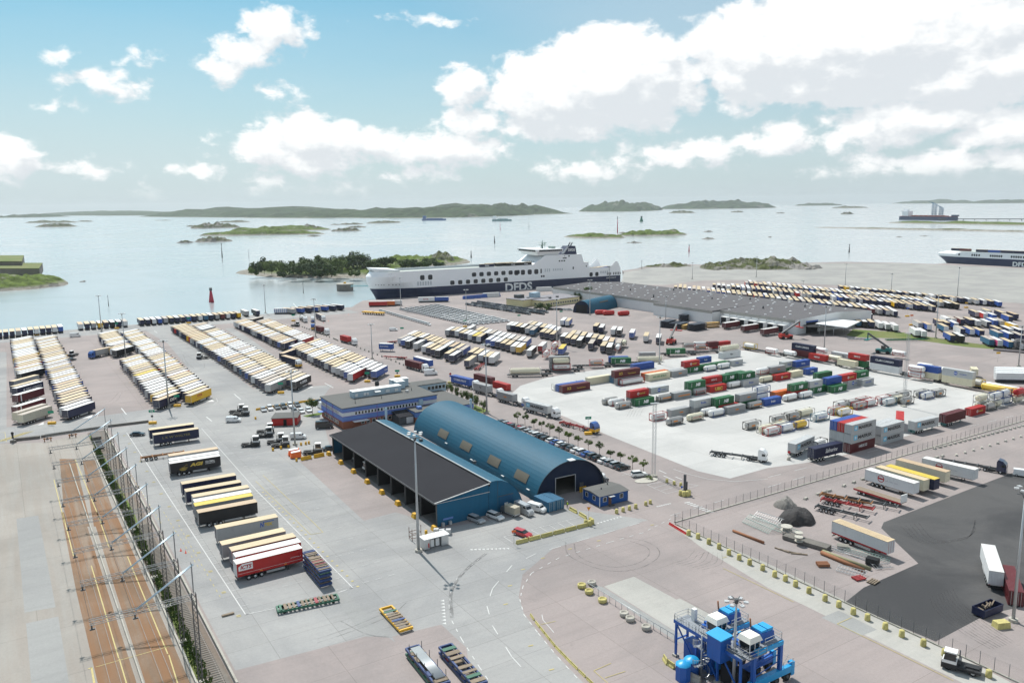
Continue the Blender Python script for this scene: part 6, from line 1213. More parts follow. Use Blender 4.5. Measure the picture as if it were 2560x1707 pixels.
# ------------------------------------------------------------------ cars, vans, trucks, terminal tractors
CARC = {'black': (.012, .012, .014), 'white': (.78, .78, .77), 'silver': (.42, .43, .44), 'grey': (.10, .11, .12), 'red': (.42, .015, .02), 'blue': (.03, .10, .34), 'navy': (.015, .025, .07)}
def carpaint(c): return mat('car_' + c, CARC[c], .28, .1 if c == 'silver' else 0, vary=.03, coat=.6, spec=.5)
def car_parts(kind):
    def mk():
        L, H, rear = {'hatch': (4.2, 1.45, .55), 'estate': (4.7, 1.48, .30), 'suv': (4.5, 1.68, .35), 'saloon': (4.6, 1.42, .95), 'van': (5.0, 1.95, .06), 'bigvan': (5.9, 2.55, .06)}[kind]
        van = 'van' in kind; k = H / 1.45
        b = MB(); nose = L - (1.0 if van else 1.25)
        b.extrude([(0, .32), (.0, .80 * k), (.12, .95 * k), (nose, .97 * k), (L - .25, .80 * k), (L, .62 * k), (L, .32)], -.88, .88)
        t0, t1 = rear, L * .56 if not van else L - 1.35
        if van:
            b.hexa([(.04, -.88, .94 * k), (nose + .1, -.88, .94 * k), (nose + .1, .88, .94 * k), (.04, .88, .94 * k)], [(.1, -.80, H), (t1 - .2, -.80, H), (t1 - .2, .80, H), (.1, .80, H)])
        else: b.box(t0 - .04, t1 + .04, -.66, .66, H - .05, H + .01)
        for x in (.85, L - .85):
            for y in (-.9, .86): b.box(x - .42, x + .42, y, y + .04, .62, .72)
        body = b
        g_ = MB()
        if van:
            g_.hexa([(nose - .62, -.72, 1.0 * k), (nose + .16, -.72, .98 * k), (nose + .16, .72, .98 * k), (nose - .62, .72, 1.0 * k)], [(t1 - .26, -.66, H - .12), (t1 - .12, -.66, H - .16), (t1 - .12, .66, H - .16), (t1 - .26, .66, H - .12)])
            for y in (-.89, .86): g_.box(t1 - .75, nose - .15, y, y + .03, 1.02 * k, H - .3)
        else: g_.hexa([(max(.06, rear - .28), -.80, .96 * k), (nose + .05, -.80, .96 * k), (nose + .05, .80, .96 * k), (max(.06, rear - .28), .80, .96 * k)], [(t0, -.62, H - .03), (t1, -.62, H - .03), (t1, .62, H - .03), (t0, .62, H - .03)])
        w = MB()
        for x in (.85, L - .85):
            for y in (-.78, .78): w.tube((x, y - .12, .33), (x, y + .12, .33), .33, n=12)
        one = MB().tube((0, -.12, 0), (0, .12, 0), .33, n=12); one.tube((0, -.135, 0), (0, .135, 0), .19, n=10, m=1)
        far = MB(); far.add(body); far.add(g_, None, 1); far.box(t0 - .1, t1 + .15, -.74, .74, H - .10, H + .02); far.add(w, None, 2)
        la = MB(); la.box(L - .06, L + .015, -.8, -.5, .60 * k, .74 * k); la2 = MB().box(-.015, .04, -.84, -.62, .70 * k, .9 * k)
        return dict(L=L, body=body.mesh('body', m_paint_w), glass=g_.mesh('windows', m_glass), wheel=one.mesh('wheel', [m_tyre, m_alu]), far=far.mesh('car', [m_paint_w, m_glass, m_tyre]), head=la.mesh('headlight', m_fluo), tail=la2.mesh('tail_lamp', m_lamp_r))
    return shared(('car', kind), mk)
def car(p, yaw, kind, c, label, near=True, group=None, cat=None):
    """p: middle of the car on the ground"""
    P = car_parts(kind); o = loc2(p, yaw, -P['L'] / 2, 0); cat = cat or ('van' if 'van' in kind else 'car'); nm = 'parked_' + cat
    if not near:
        t = put('parked_car', P['far'], loc=(o[0], o[1], 0), rz=R(yaw), mats=[carpaint(c), None, None]); return tag(t, label, cat, group)
    t = thing(nm, label, cat, o, yaw, group)
    put('body', P['body'], t, mats=[carpaint(c)]); put('windows', P['glass'], t)
    for x in (.85, P['L'] - .85):
        for y in (-.78, .78): put('wheel', P['wheel'], t, (x, y, .33))
    for y in (0, 1.3): put('headlight', P['head'], t, (0, y, 0)); put('tail_lamp', P['tail'], t, (0, y * 1.12, 0))
    return t
G1 = 'cars in the long staff car park'
cols = 'black silver red black red silver silver silver white black black white blue white grey grey white white blue grey black white silver silver black'.split()
A, B = (-3.6, 270.8), (30.9, 220.8)
for k, c in enumerate(cols): car(lerp(A, B, k / 24), GRID + rnd.uniform(-3, 3), rnd.choice(['hatch', 'estate', 'suv', 'saloon']), c, '%s car, %s from the far end of the car park beside the arched hall' % (c, ORD(k + 1)), True, G1)
car((34.5, 214.4), GRID - 18, 'suv', 'white', 'white car on its own near the planted kerb island')
for k, (p, c) in enumerate(zip(((-92.1, 292.0), (-90.3, 294.0), (-88.0, 295.4), (-85.8, 296.1), (-83.7, 297.8), (-81.4, 298.9), (-79.7, 288.6), (-77.4, 289.3), (-75.2, 290.9)), 'silver white grey black white grey grey white white'.split())):
    car(p, GRID - 95, rnd.choice(['hatch', 'saloon', 'suv']), c, '%s car, %s from left in the %s row behind the red cabin' % (c, ORD(k + 1 if k < 6 else k - 5), 'back' if k < 6 else 'front'), True, 'cars behind the red cabin')
car((-74.4, 303.8), GRID, 'saloon', 'black', 'black car beside the yellow kerb right of the leafy tree'); car((-71.2, 295.0), GRID + 90, 'bigvan', 'white', 'white van half hidden by the office corner')
car((-64.1, 267.6), 8, 'bigvan', 'black', 'black van by the corner of the blue office'); car((-69.8, 255.3), 5, 'van', 'white', 'white van with open door beside the lighting mast'); car((-98.2, 277.2), 4, 'van', 'white', 'small white van passing the parked terminal tractors'); car((-56.6, 242.3), 20, 'saloon', 'black', 'black car at the far corner of the open shed')
car((-124.6, 261.0), 8, 'saloon', 'black', 'black car with white reflections near the WALTER trailer')
car((-9.0, 183.4), GRID - 78, 'estate', 'silver', 'silver estate nearest the shed corner'); car((-4.5, 185.3), GRID - 78, 'estate', 'white', 'white estate second from shed corner'); car((2.4, 188.3), GRID - 85, 'bigvan', 'silver', 'pale blue van beside the canvas-backed pickup'); car((5.6, 189.7), GRID - 70, 'van', 'white', 'white van beside the two blue containers'); car((1.9, 174.6), GRID - 72, 'estate', 'red', 'red estate car in the front parking bay')
car((22.6, 214.2), GRID - 60, 'van', 'white', 'white van behind the right edge of arched hall'); car((23.4, 210.5), GRID - 10, 'suv', 'grey', 'dark grey car right of the arched hall mouth')
pk = thing('pickup_truck', 'small pickup with beige canvas box parked by the shed', 'pickup', (-0.5, 187.1), GRID - 78); b = car_parts('van'); MB().box(-1.6, 1.9, -.95, .95, .8, 2.5).build('canvas_box', mat('canvas_beige', (.42, .38, .30), .8), pk); MB().box(-1.6, 1.9, -.9, .9, .5, .8).build('load_bed', m_alu, pk); MB().hexa([(-3.4, -.85, .5), (-1.6, -.85, .5), (-1.6, .85, .5), (-3.4, .85, .5)], [(-3.0, -.75, 1.8), (-1.7, -.75, 1.8), (-1.7, .75, 1.8), (-3.0, .75, 1.8)]).build('cab', carpaint('grey'), pk)
for x in (-2.7, 1.0):
    for y in (-.8, .8): put('wheel', b['wheel'], pk, (x, y, .33))
car((-36.3, 353.4), 12, 'bigvan', 'white', 'white panel van beside the maroon container truck'); car((-258.0, 474.6), 25, 'bigvan', 'white', 'white van crossing the quay lane'); car((-71.3, 483.7), -5, 'van', 'white', 'white van alone on the open asphalt'); car((-219.7, 398.6), 60, 'hatch', 'grey', 'grey car behind the small white tractor in the lane'); car((138.0, 210.6), -30, 'van', 'white', 'white van at the right edge beside the dark asphalt')
# new cars on the export pitch
NEWG = 'new white cars on the export pitch'
lot = []
for j in range(8):
    a = lerp((-78.7, 581.8), (-55.5, 603.8), j / 7); bb = lerp((-24.3, 500.5), (-1.9, 513.8), j / 7); n = 34
    for i in range(n): lot.append((lerp(a, bb, (i + rnd.uniform(-.1, .1)) / n), n - i, j + 1, rnd.choice(['suv', 'hatch', 'estate'])))
lot.sort(key=lambda q: cam_d2(q[0])); rest = MB()
for p, i, j, kd in lot[:125]: car(p, GRID - 50 + rnd.uniform(-3, 3), kd, 'white', 'new white car, %s from the near end, %s file of the white pitch' % (ORD(i), ORD(j)), False, NEWG)
for p, i, j, kd in lot[125:]:
    c = MB(); c.extrude([(-2.2, .3), (-2.2, .95), (-1.5, 1.0), (.8, 1.0), (2.0, .8), (2.2, .6), (2.2, .3)], -.88, .88); c.hexa([(-2.1, -.8, .98), (1.0, -.8, .98), (1.0, .8, .98), (-2.1, .8, .98)], [(-1.7, -.62, 1.45), (.2, -.62, 1.45), (.2, .62, 1.45), (-1.7, .62, 1.45)], 1); c.box(-1.7, .25, -.66, .66, 1.45, 1.5); c.box(-1.8, 1.8, -.85, .85, .05, .3, 2)
    rest.add(c, Matrix.Translation((*p, 0)) @ Matrix.Rotation(R(GRID - 50 + rnd.uniform(-3, 3)), 4, 'Z'))
tag(rest.build('distant_new_cars', [carpaint('white'), m_glass, m_tyre]), 'massed new white cars at the quay end of the export pitch', 'cars', kind='stuff')
for i in range(22): car(lerp((-92.9, 574.6), (-52.2, 504.6), i / 21), GRID - 92, 'suv', 'white', 'new white car, %s from the quay end of the single file' % ORD(i + 1), False, NEWG)
for j in range(3):
    a = lerp((-32.8, 605.5), (-24.7, 619.7), j / 2); bb = lerp((17.8, 540.8), (23.6, 556.9), j / 2)
    for i in range(24):
        if i > 20 and j == 0: continue
        c = rnd.choice(['grey', 'black', 'grey', 'navy', 'silver']); car(lerp(a, bb, i / 23), GRID - 84, 'suv', c, 'new %s car, %s from the quay end, %s file of the dark pitch' % (c, ORD(i + 1), ORD(j + 1)), False, 'new dark cars on the export pitch')
for i, c in enumerate('black silver black navy white white silver'.split()): car(lerp((28.1, 572.9), (41.3, 568.1), i / 6), GRID - 60, 'hatch', c, '%s car, %s from left beside the yellow office' % (c, ORD(i + 1)), False, 'cars beside the yellow office')
for i, c in enumerate('grey red navy silver grey black'.split()): car(lerp((6.2, 620.8), (19.5, 593.8), i / 5), GRID - 60, 'hatch', c, '%s car, %s from left in front of the yellow office' % (c, ORD(i + 1)), False, 'cars in front of the yellow office')

def cab_meshes():
    def mk():
        c = MB(); c.extrude([(-2.35, 1.0), (-2.35, 3.3), (-2.0, 3.85), (-.9, 3.6), (-.12, 2.75), (0, 2.0), (0, .75), (-2.35, .75)], -1.22, 1.22)
        w = MB(); w.hexa([(-.06, -1.1, 1.95), (.03, -1.1, 1.95), (.03, 1.1, 1.95), (-.06, 1.1, 1.95)], [(-.28, -1.05, 2.8), (-.16, -1.05, 2.74), (-.16, 1.05, 2.74), (-.28, 1.05, 2.8)]); w.box(-1.25, -.3, -1.24, -1.21, 1.95, 2.65); w.box(-1.25, -.3, 1.21, 1.24, 1.95, 2.65)
        s = MB()
        for y in (-.42, .42): s.box(-6.4, -2.2, y - .1, y + .1, .7, 1.05)
        s.box(-2.3, .02, -1.15, 1.15, .35, .75); s.box(-4.4, -2.5, -1.2, -.6, .45, 1.0); s.box(-4.4, -2.5, .6, 1.2, .45, 1.0); s.box(-5.8, -4.6, -.5, .5, 1.05, 1.2)
        h = MB().box(-.02, .03, -1.05, -.65, .62, .86)
        return c.mesh('cab', m_paint_w), w.mesh('windscreen', m_glass), s.mesh('chassis', m_blk), h.mesh('headlight', m_fluo)
    return shared('cab', mk)
def tractor(p, yaw, c, label, lower=None):
    """road tractor; p: middle of its front on the ground"""
    t = thing('tractor_unit', label, 'truck', p, yaw, 'road tractor units'); a, w, s, h = cab_meshes()
    o = put('cab', a, t, mats=[carpaint(c)]); put('windscreen', w, o); put('chassis', s, t)
    if lower: MB().box(-2.36, .015, -1.235, 1.235, .76, 1.7).build('lower_cab', m_yel if lower == 'yellow' else carpaint(lower), o)
    for y in (0, 1.7): put('headlight', h, t, (0, y, 0))
    for x in (-1.35, -5.1):
        for y in (-1.15, 1.15): put('wheel', TP['wheel'], t, (x, y, .5), math.pi if y < 0 else 0)
    return t
def rig(p, yaw, cab, what, load=None, lower=None):
    """tractor with a semi-trailer or a boxed chassis behind it"""
    tractor(p, yaw, cab, '%s tractor unit pulling %s' % (cab, what), lower)
    q = loc2(p, yaw, -16.4, 0)
    if load[0] == 'trailer': trailer(q, yaw, *load[1:4], what[0].upper() + what[1:] + ' behind its tractor unit', True, 'trailers on the road')
    else:
        chassis(q, yaw, load[4] if len(load) > 4 else 'dark', 'container chassis carrying ' + what if load[1] else what + ' behind its tractor unit')
        if load[1]: container(loc2(q, yaw, 12.4 - load[2] if load[2] < 9 else .1, -CW / 2), 1.225, load[2], load[1], load[3], yaw, 2.75, what)
rig((-212.4, 402.2), 252, 'blue', 'grey tan-roofed trailer turning in the left lane', ('trailer', 'grey', 'tan', 'grey'))
rig((-99.2, 372.7), -48, 'white', 'navy tan-roofed trailer at the end of the sixth column', ('trailer', 'navy', 'tan', 'navy'), 'yellow')
rig((-107.6, 469.8), -52, 'white', 'maroon container heading down the bollard lane', ('box', 'maroon', 9.1, ''))
rig((-84.4, 432.7), -52, 'white', 'bright red container heading down the bollard lane', ('box', 'red', 9.1, ''))
rig((-122.9, 527.2), -62, 'white', 'navy box waiting behind the maroon container truck', ('trailer', 'navy', 'beige', 'navy'))
tractor((-128.8, 522.5), -70, 'white', 'white and blue tractor unit behind the yellow one', 'blue'); tractor((-121.0, 489.7), -72, 'blue', 'blue tractor unit with yellow lower cab near the bollards', 'yellow')
tractor((-133.8, 522.9), -65, 'white', 'white tractor unit pulling a short tank'); tank(loc2((-133.8, 522.9), -65, -13.5, -1.2), 1.1, 7.15, 'white', 'dark', '', -65, 'white tank on the truck left of the blue tractor units'); chassis(loc2((-133.8, 522.9), -65, -16, 0), -65, 'dark', 'dark chassis under the white tank of the waiting truck')
rig((-38.4, 358.1), -50, 'white', 'maroon container beside the bright blue box trailer', ('box', 'maroon', 12.19, ''))
trailer(loc2((-37.3, 367.2), -52, -13.8, 0), -52, 'blue', 'white', 'blue', 'bright blue box trailer behind the maroon container truck', True, 'trailers on the road')
rig((-14.0, 322.1), -48, 'white', 'blue COBELFRET container at the head of the truck queue', ('box', 'blue', 12.19, 'COBELFRET'))
rig((-4.0, 306.9), -48, 'white', 'grey container second in the truck queue', ('box', 'grey', 9.1, 'fjs'), 'blue')
rig((5.7, 291.6), -48, 'white', 'grey container with orange plate third in the truck queue', ('box', 'grey', 9.1, 'orange'), 'blue')
rig((15.9, 275.7), -48, 'white', 'grey Maersk container last in the truck queue', ('box', 'silver', 12.19, 'MAERSK'))
rig((27.5, 256.4), -48, 'blue', 'empty red chassis beside the green LP sign', ('box', None, 0, '', 'red'), 'yellow')
rig((73.1, 225.3), -28, 'white', 'empty black chassis alone on the pale concrete', ('box', None, 0, '', 'dark'))
rig((134.7, 212.7), -40, 'navy', 'empty dark chassis right of the white trailers', ('box', None, 0, '', 'dark'))
container(loc2((-8.4, 334.1), -52, -12, -CW / 2), 0, 12.19, 'maroon', '', -52, 2.6, 'maroon container on the ground behind the truck queue'); container(loc2((-1.7, 320.6), -52, -9, -CW / 2), 0, 9.1, 'red', '', -52, 2.6, 'red container on the ground behind the truck queue')
sb = thing('swap_body', 'blue swap body on legs standing alone', 'container', (-69.0, 414.4), -14)
MB().box(0, 7.4, 0, 2.5, 1.2, 4.0).build('cargo_box', paint('blue'), sb); MB().box(-.03, 7.43, -.03, 2.53, 4.0, 4.08).build('roof', ROOF['white'], sb)
for x in (.8, 6.4):
    for y in (.1, 2.4): MB().box(x, x + .14, y - .07, y + .07, 0, 1.2).build('leg', m_dsteel, sb)
letters(sb, 'Samskip', .8, 2.3, -.02, .8, m_tw, 4.5)

def tug_meshes():
    def mk():
        s = MB(); s.box(0, 5.4, -1.2, 1.2, .55, .95); s.box(3.4, 5.6, -1.25, 1.25, .35, 1.25); s.box(.3, 2.2, -.55, .55, .95, 1.2)
        c = MB(); c.hexa([(3.5, -.3, 1.25), (5.4, -.3, 1.25), (5.4, 1.2, 1.25), (3.5, 1.2, 1.25)], [(3.6, -.25, 3.0), (5.1, -.25, 3.0), (5.1, 1.15, 3.0), (3.6, 1.15, 3.0)])
        r = MB().box(3.45, 5.3, -.35, 1.25, 3.0, 3.2); w = MB().box(3.42, 5.47, -.36, 1.26, 1.25, 1.75)
        x = MB().tube((3.2, -.9, .95), (3.2, -.9, 2.9), .1); x.box(2.9, 3.3, -1.1, .2, .95, 1.7)
        return s.mesh('chassis', m_blk), c.mesh('cab', m_glass), r.mesh('cab_roof', m_paint_w), w.mesh('cab_lower', m_paint_w), x.mesh('exhaust', m_dsteel)
    return shared('tug', mk)
def tug(p, yaw, label):
    t = thing('terminal_tractor', label, 'tractor', loc2(p, yaw, -2.7, 0), yaw, 'terminal tractors'); s, c, r, w, x = tug_meshes()
    put('chassis', s, t); o = put('cab', c, t); put('cab_roof', r, o); put('cab_lower', w, o); put('exhaust', x, t)
    for xx in (1.1, 4.5):
        for y in (-1.1, 1.1): put('wheel', TP['wheel'], t, (xx, y, .5), math.pi if y < 0 else 0)
for p, yaw, lb in (((-101.1, 289.6), 10, 'black terminal tractor behind the small white van'), ((-98.4, 285.8), 10, 'black terminal tractor just above the small white van'), ((-82.9, 247.4), 10, 'white-roofed terminal tractor alone on the asphalt'), ((-82.7, 262.4), 15, 'terminal tractor farthest back of the pair left of the red cabin'), ((-81.7, 257.7), 15, 'terminal tractor nearer of the pair left of red cabin'), ((-75.7, 250.3), 15, 'rear one of the terminal tractors behind the yellow drums'), ((-73.2, 246.4), 15, 'front one of the terminal tractors behind the yellow drums'), ((-61.2, 238.8), 10, 'terminal tractor behind the long yellow barrier'), ((-154.5, 399.3), 190, 'white terminal tractor leaving the fifth trailer column'), ((-225.5, 411.2), 260, 'white terminal tractor in the left lane'), ((71.22, 119.14), 145, 'white terminal tractor at the lower right corner'), ((-136.5, 506.5), -20, 'yellow laden terminal tractor at the bollards'),
                    (loc2((-55.0, 238.5), GRID - 90, 12.5, 4.5), 212, 'white tractor parked in the second bay of the open shed'), (loc2((-55.0, 238.5), GRID - 90, 22, 3.6), 212, 'white tractor nosing out of the third shed bay')): tug(p, yaw, lb)

# ------------------------------------------------------------------ lighting masts
def mast_meshes(h):
    def mk():
        p = MB(); p.tube((0, 0, .5), (0, 0, h), .36 if h > 24 else .30, .14, 10); f = MB()
        for k in range(6): a = math.pi * k / 3; f.bar((0, 0, h), (1.25 * math.cos(a), 1.25 * math.sin(a), h + .1), .1)
        f.tube((0, 0, h - .5), (0, 0, h + .2), .3, n=10)
        l = MB().box(-.35, .35, -.3, .3, -.12, .12)
        b = MB().prism([(.8 * math.cos(k * math.pi / 4), .8 * math.sin(k * math.pi / 4)) for k in range(8)], 0, .55)
        return p.mesh('pole', m_steel), f.mesh('head_frame', m_dsteel), l.mesh('floodlight', m_alu), b.mesh('footing', m_conc)
    return shared(('mast', round(h)), mk)
def mast(p, h, label):
    t = thing('lighting_mast', label, 'lamp mast', p, rnd.uniform(0, 60), 'tall lighting masts'); a, f, l, b = mast_meshes(h)
    put('footing', b, t); put('pole', a, t); o = put('head_frame', f, t)
    for k in range(6): a_ = math.pi * k / 3; put('floodlight', l, o, (1.4 * math.cos(a_), 1.4 * math.sin(a_), h + .1), a_)
MW = 'slim grey lighting mast '
for p, h, lb in (((-252.9, 495.5), 22, 'at the left end of the quay'), ((-197.1, 407.8), 22, 'between the third and fourth trailer columns'), ((-130.1, 299.1), 25.5, 'at the near end of the third trailer column'), ((-69.1, 248.5), 23.5, 'in front of the red cabin'), ((-20.9, 166.9), 26.4, 'standing tallest in front of the dark shed roof'), ((-175.1, 573.9), 20, 'by the two trailers on the quay corner'), ((-113.5, 464.1), 21.5, 'between the blue tractors and maroon truck'), ((-80.0, 583.1), 23, 'in front of the ferry bow'), ((-29.2, 519.0), 20.5, 'at the edge of the white car pitch'), ((-69.0, 393.9), 17, 'beside the bollard row in mid yard'), ((52.7, 543.1), 23.5, 'in front of the small blue hall'), ((23.6, 421.7), 25, 'right of the central trailer rows'), ((95.4, 498.9), 17, 'left of the stacked dark flats'), ((68.5, 371.5), 22, 'at the back of the container yard'), ((-9.4, 285.2), 25, 'beside the truck queue'), ((157.2, 402.8), 22, 'before the warehouse canopy'), ((229.9, 434.7), 23.5, 'among the right hand trailers'), ((298.5, 635.9), 17, 'in the middle of the far trailer field'), ((218.8, 607.5), 15, 'behind the warehouse roof'), ((226.7, 356.6), 18, 'at the stack of steel plates'), ((33.38, 114.30), 14.6, 'in front of the blue machine'), ((88.60, 134.21), 24.5, 'beside the navy skip'), ((294.5, 714.7), 19, 'thin against the far apron, left one'), ((345.9, 626.9), 22, 'thin against the far apron, right one'), ((92.3, 762.3), 16, 'before the ferry stern'), ((177.1, 793.9), 16, 'by the far red container'), ((244.3, 809.0), 20, 'in front of the green quarry hill'), ((148.9, 928.0), 9, 'short, on the far shore behind the ferry')): mast(p, h, MW + lb)
def lattice(b, x, y, z0, z1, w, t=.07):
    n = max(2, int((z1 - z0) / (w * 1.4)))
    for a, c in ((-1, -1), (1, -1), (1, 1), (-1, 1)): b.bar((x + a * w / 2, y + c * w / 2, z0), (x + a * w / 2, y + c * w / 2, z1), t)
    for k in range(n):
        za, zb = z0 + (z1 - z0) * k / n, z0 + (z1 - z0) * (k + 1) / n
        for a, c, d, e in ((-1, -1, 1, -1), (1, -1, 1, 1), (1, 1, -1, 1), (-1, 1, -1, -1)): b.bar((x + a * w / 2, y + c * w / 2, za), (x + d * w / 2, y + e * w / 2, zb), t * .7)
for p, h, lb in (((38.5, 214.2), 20.5, 'beside the planted kerb island'), ((142.2, 287.3), 27, 'rising from the tank rows')):
    t = thing('lattice_mast', 'thin grey lattice mast ' + lb, 'lamp mast', p, 10); b = MB(); lattice(b, 0, 0, .4, h, .8, .06); b.build('lattice_pole', m_steel, t); MB().box(-.8, .8, -.8, .8, 0, .4).build('footing', m_conc, t); MB().box(-1.2, 1.2, -.3, .3, h, h + .25).build('lamp_bar', m_alu, t)

# ------------------------------------------------------------------ railway: rails, catenary, walls
m_rails = mat('rail_steel', (.15, .13, .115), .5, .3, vary=.2); RD = GRID - 90
def rail_line(a, b_, name='rail'):
    v = Vector(b_) - Vector(a); s = MB(); s.box(0, v.length, -.04, .04, 0, .09); o = put(name, s.mesh(name, m_rails), loc=(a[0], a[1], .03), rz=math.atan2(v.y, v.x)); return tag(o, kind='structure')
for a, b_ in (((-148.1, 251.8), (-62.05, 117.42)), ((-148.7, 250.3), (-63.87, 117.46)), ((-143.3, 257.1), (-53.61, 117.25)), ((-144.1, 256.2), (-55.34, 117.28)), ((-89.7, 187.7), (-45.62, 117.08)), ((-92.4, 187.8), (-48.03, 117.13))): rail_line(a, b_)
sl = MB().box(-1.3, 1.3, -.13, .13, 0, .07).mesh('sleeper', m_concd)
tr = thing('siding_track', 'ballasted siding with concrete sleepers between weedy walls', 'railway track', (-46.82, 117.11), GRID - 90 + 180); tr['kind'] = 'structure'; del tr['category']
for k in range(110): put('sleeper', sl, tr, (k * .72, 0, .035), math.pi / 2)
def wall(name, label, pts, w, h, m, z0=0.0):
    for a, b_ in zip(pts, pts[1:]):
        v = Vector(b_) - Vector(a); tag(put(name, MB().box(0, v.length, -w / 2, w / 2, z0, h).mesh(name, m), loc=(a[0], a[1], 0), rz=math.atan2(v.y, v.x)), label, 'wall')
wall('retaining_wall', 'long low concrete wall between siding and truck yard', [(-139.3, 268.6), (-43.80, 117.04)], .35, .8, m_conc); wall('platform_wall', 'pale concrete edge wall between loading tracks and weedy siding', [(-131.4, 244.6), (-50.10, 117.17)], .3, .55, m_conc); wall('track_divider', 'narrow concrete rail divider between the two loading tracks', [(-131.6, 231.7), (-58.67, 117.35)], .25, .4, m_conc)
wall('ramp_wall', 'dark stained retaining wall under the cross road, left piece', [(-163.0, 256.6), (-156.1, 259.5)], 1.2, .9, m_concd); wall('ramp_wall', 'dark stained retaining wall under the cross road, middle piece', [(-156.1, 260.1), (-141.9, 270.8)], .6, .8, m_concd); wall('ramp_wall', 'dark retaining wall running to the yellow sign base', [(-139.9, 272.1), (-128.4, 278.0)], .6, .8, m_concd)
m_cat = mat('catenary_steel', (.22, .23, .24), .5, .4, vary=.2); m_catd = mat('catenary_lattice', (.13, .125, .12), .7, .2, vary=.3); m_tubeb = mat('stay_tube', (.45, .55, .62), .35, .5, vary=.1)
C1 = Vector((-57.47, 129.88)); up = uv(122.1)
for k in range(-1, 8):
    q = C1 + up * (14.7 * k); t = thing('catenary_mast', 'lattice catenary mast with slanting stay tube, %s from the bottom edge' % ORD(k + 2), 'catenary mast', (q.x, q.y, 0), GRID + 180, 'catenary masts along the siding')
    b = MB(); lattice(b, 0, 0, .6, 15.6, .62, .085); b.build('lattice_mast', m_catd, t); MB().box(-.6, .6, -.6, .6, 0, .7).build('plinth', m_conc, t)
    b = MB()
    for y in (-.3, .3): b.bar((0, y, 15.6), (0, y, 20.6), .08)
    b.build('top_rods', m_cat, t)
    b = MB()
    for y in (-.3, .3): b.bar((0, y, 15.4), (14.5, y, 15.4), .07); b.bar((0, y, 14.7), (14.5, y, 14.7), .07)
    for j in range(13): b.bar((j * 1.12, -.3, 15.4), (j * 1.12 + .56, .3, 14.7), .05); b.bar((j * 1.12 + .56, -.3, 14.7), (j * 1.12 + 1.1, .3, 15.4), .05)
    b.build('cross_arm', m_cat, t)
    b = MB()
    for y in (-.17, .17): b.tube((-.3, y, 20.3), (8.3, y, 15.2), .085, n=8)
    b.build('stay_tube', m_tubeb, t)
    for x in (8.4, 14.2): b = MB(); b.tube((x, 0, 14.7), (x, 0, 14.0), .12); b.box(x - .4, x + .3, -.15, .15, 13.85, 14.05); b.build('insulator', m_dsteel, t)
for x, nm in ((8.4, 'right'), (14.2, 'left')):
    a = C1 + up * (-14.7) + uv(GRID + 180) * x; b_ = C1 + up * (14.7 * 7) + uv(GRID + 180) * x; b = MB(); b.tube((a.x, a.y, 13.9), (b_.x, b_.y, 13.9), .03, n=4); b.build('contact_wire', m_dsteel, label='overhead contact wire above the %s loading track' % nm, cat='wire')
for p, lb in (((-151.3, 255.5), 'left'), ((-145.4, 259.7), 'right')):
    t = thing('buffer_stop', 'rusty orange buffer stop at the end of the %s loading track' % lb, 'buffer stop', p, GRID); m = m_chs['rust']
    for y in (-.9, .9): b = MB(); b.bar((y, 0, 0), (y, 0, 1.3), .25); b.bar((y, 0, 1.2), (y, 1.6, 0), .2); b.build('strut', m, t)
    MB().box(-1.3, 1.3, -.3, -.1, .9, 1.2).build('buffer_beam', m, t)
fw = wagon(loc2((-136.7, 257.4), GRID - 90, -4, 0), GRID - 90, 'old dark wagon standing in the weedy siding'); MB().box(1, 9, -1.3, 1.3, 1.2, 2.0).build('load', m_concd, fw)

# ------------------------------------------------------------------ concrete blocks, barriers, fences, signs
def block_mesh():
    def mk():
        b = MB(); b.lathe([(.0, 0), (.36, 0), (.38, .1), (.34, .85), (.24, .92), (.0, .93)], 10); return b.mesh('bollard', m_conc)
    return shared('bollard', mk)
m_ycon = mat('mossy_yellow_concrete', (.50, .44, .17), .9, vary=.35, scale=1.6, rnd_v=.25, stain=.6)
def bollards(pts, what, yellow=False, s=1.0):
    for k, p in enumerate(pts):
        o = put('concrete_bollard', block_mesh(), loc=(p[0], p[1], 0), rz=rnd.uniform(0, 6), mats=[m_ycon if yellow else m_conc]); o.scale = (s, s, s); tag(o, 'stub bollard, %s %s' % (ORD(k + 1), what), 'bollard', what)
def spread(a, b_, n): return [lerp(a, b_, k / (n - 1)) for k in range(n)]
bollards(spread((-131.1, 503.1), (-104.9, 461.0), 12), 'from far end of the bollard lane'); bollards(spread((-101.3, 455.7), (-97.7, 449.3), 4), 'from left in the short bollard group'); bollards(spread((-83.0, 427.5), (-56.0, 384.0), 10), 'from left in the mid yard bollard row'); bollards(spread((-53.7, 379.6), (-41.4, 359.8), 6), 'from left beside the maroon container truck')
bollards(spread((-21.0, 329.5), (-4.2, 303.1), 5), 'from left along the hedge side of the truck queue'); bollards(spread((-0.1, 296.0), (20.1, 263.6), 6), 'from left between truck queue and young trees'); bollards(spread((24.9, 187.6), (30.0, 190.7), 4), 'from left before the blue cabin', True, 1.2); bollards([(32.8, 192.6), (34.1, 193.7), (41.2, 209.2), (42.8, 207.4), (44.3, 206.1)], 'from left near the crossing', True, 1.1)
bollards([(39.4, 173.9), (41.1, 172.0), (42.8, 169.0), (44.4, 166.4), (45.7, 163.3), (47.2, 160.8), (48.7, 158.4), (50.6, 155.8), (52.1, 152.8), (53.6, 150.9), (54.8, 148.5), (56.4, 145.7), (58.3, 142.6), (59.9, 140.1), (61.46, 137.41), (63.08, 135.21), (64.87, 132.13), (66.54, 129.54), (68.74, 126.51), (70.71, 123.44), (74.39, 117.25)], 'from the corner along the near wire fence', True, 1.35)
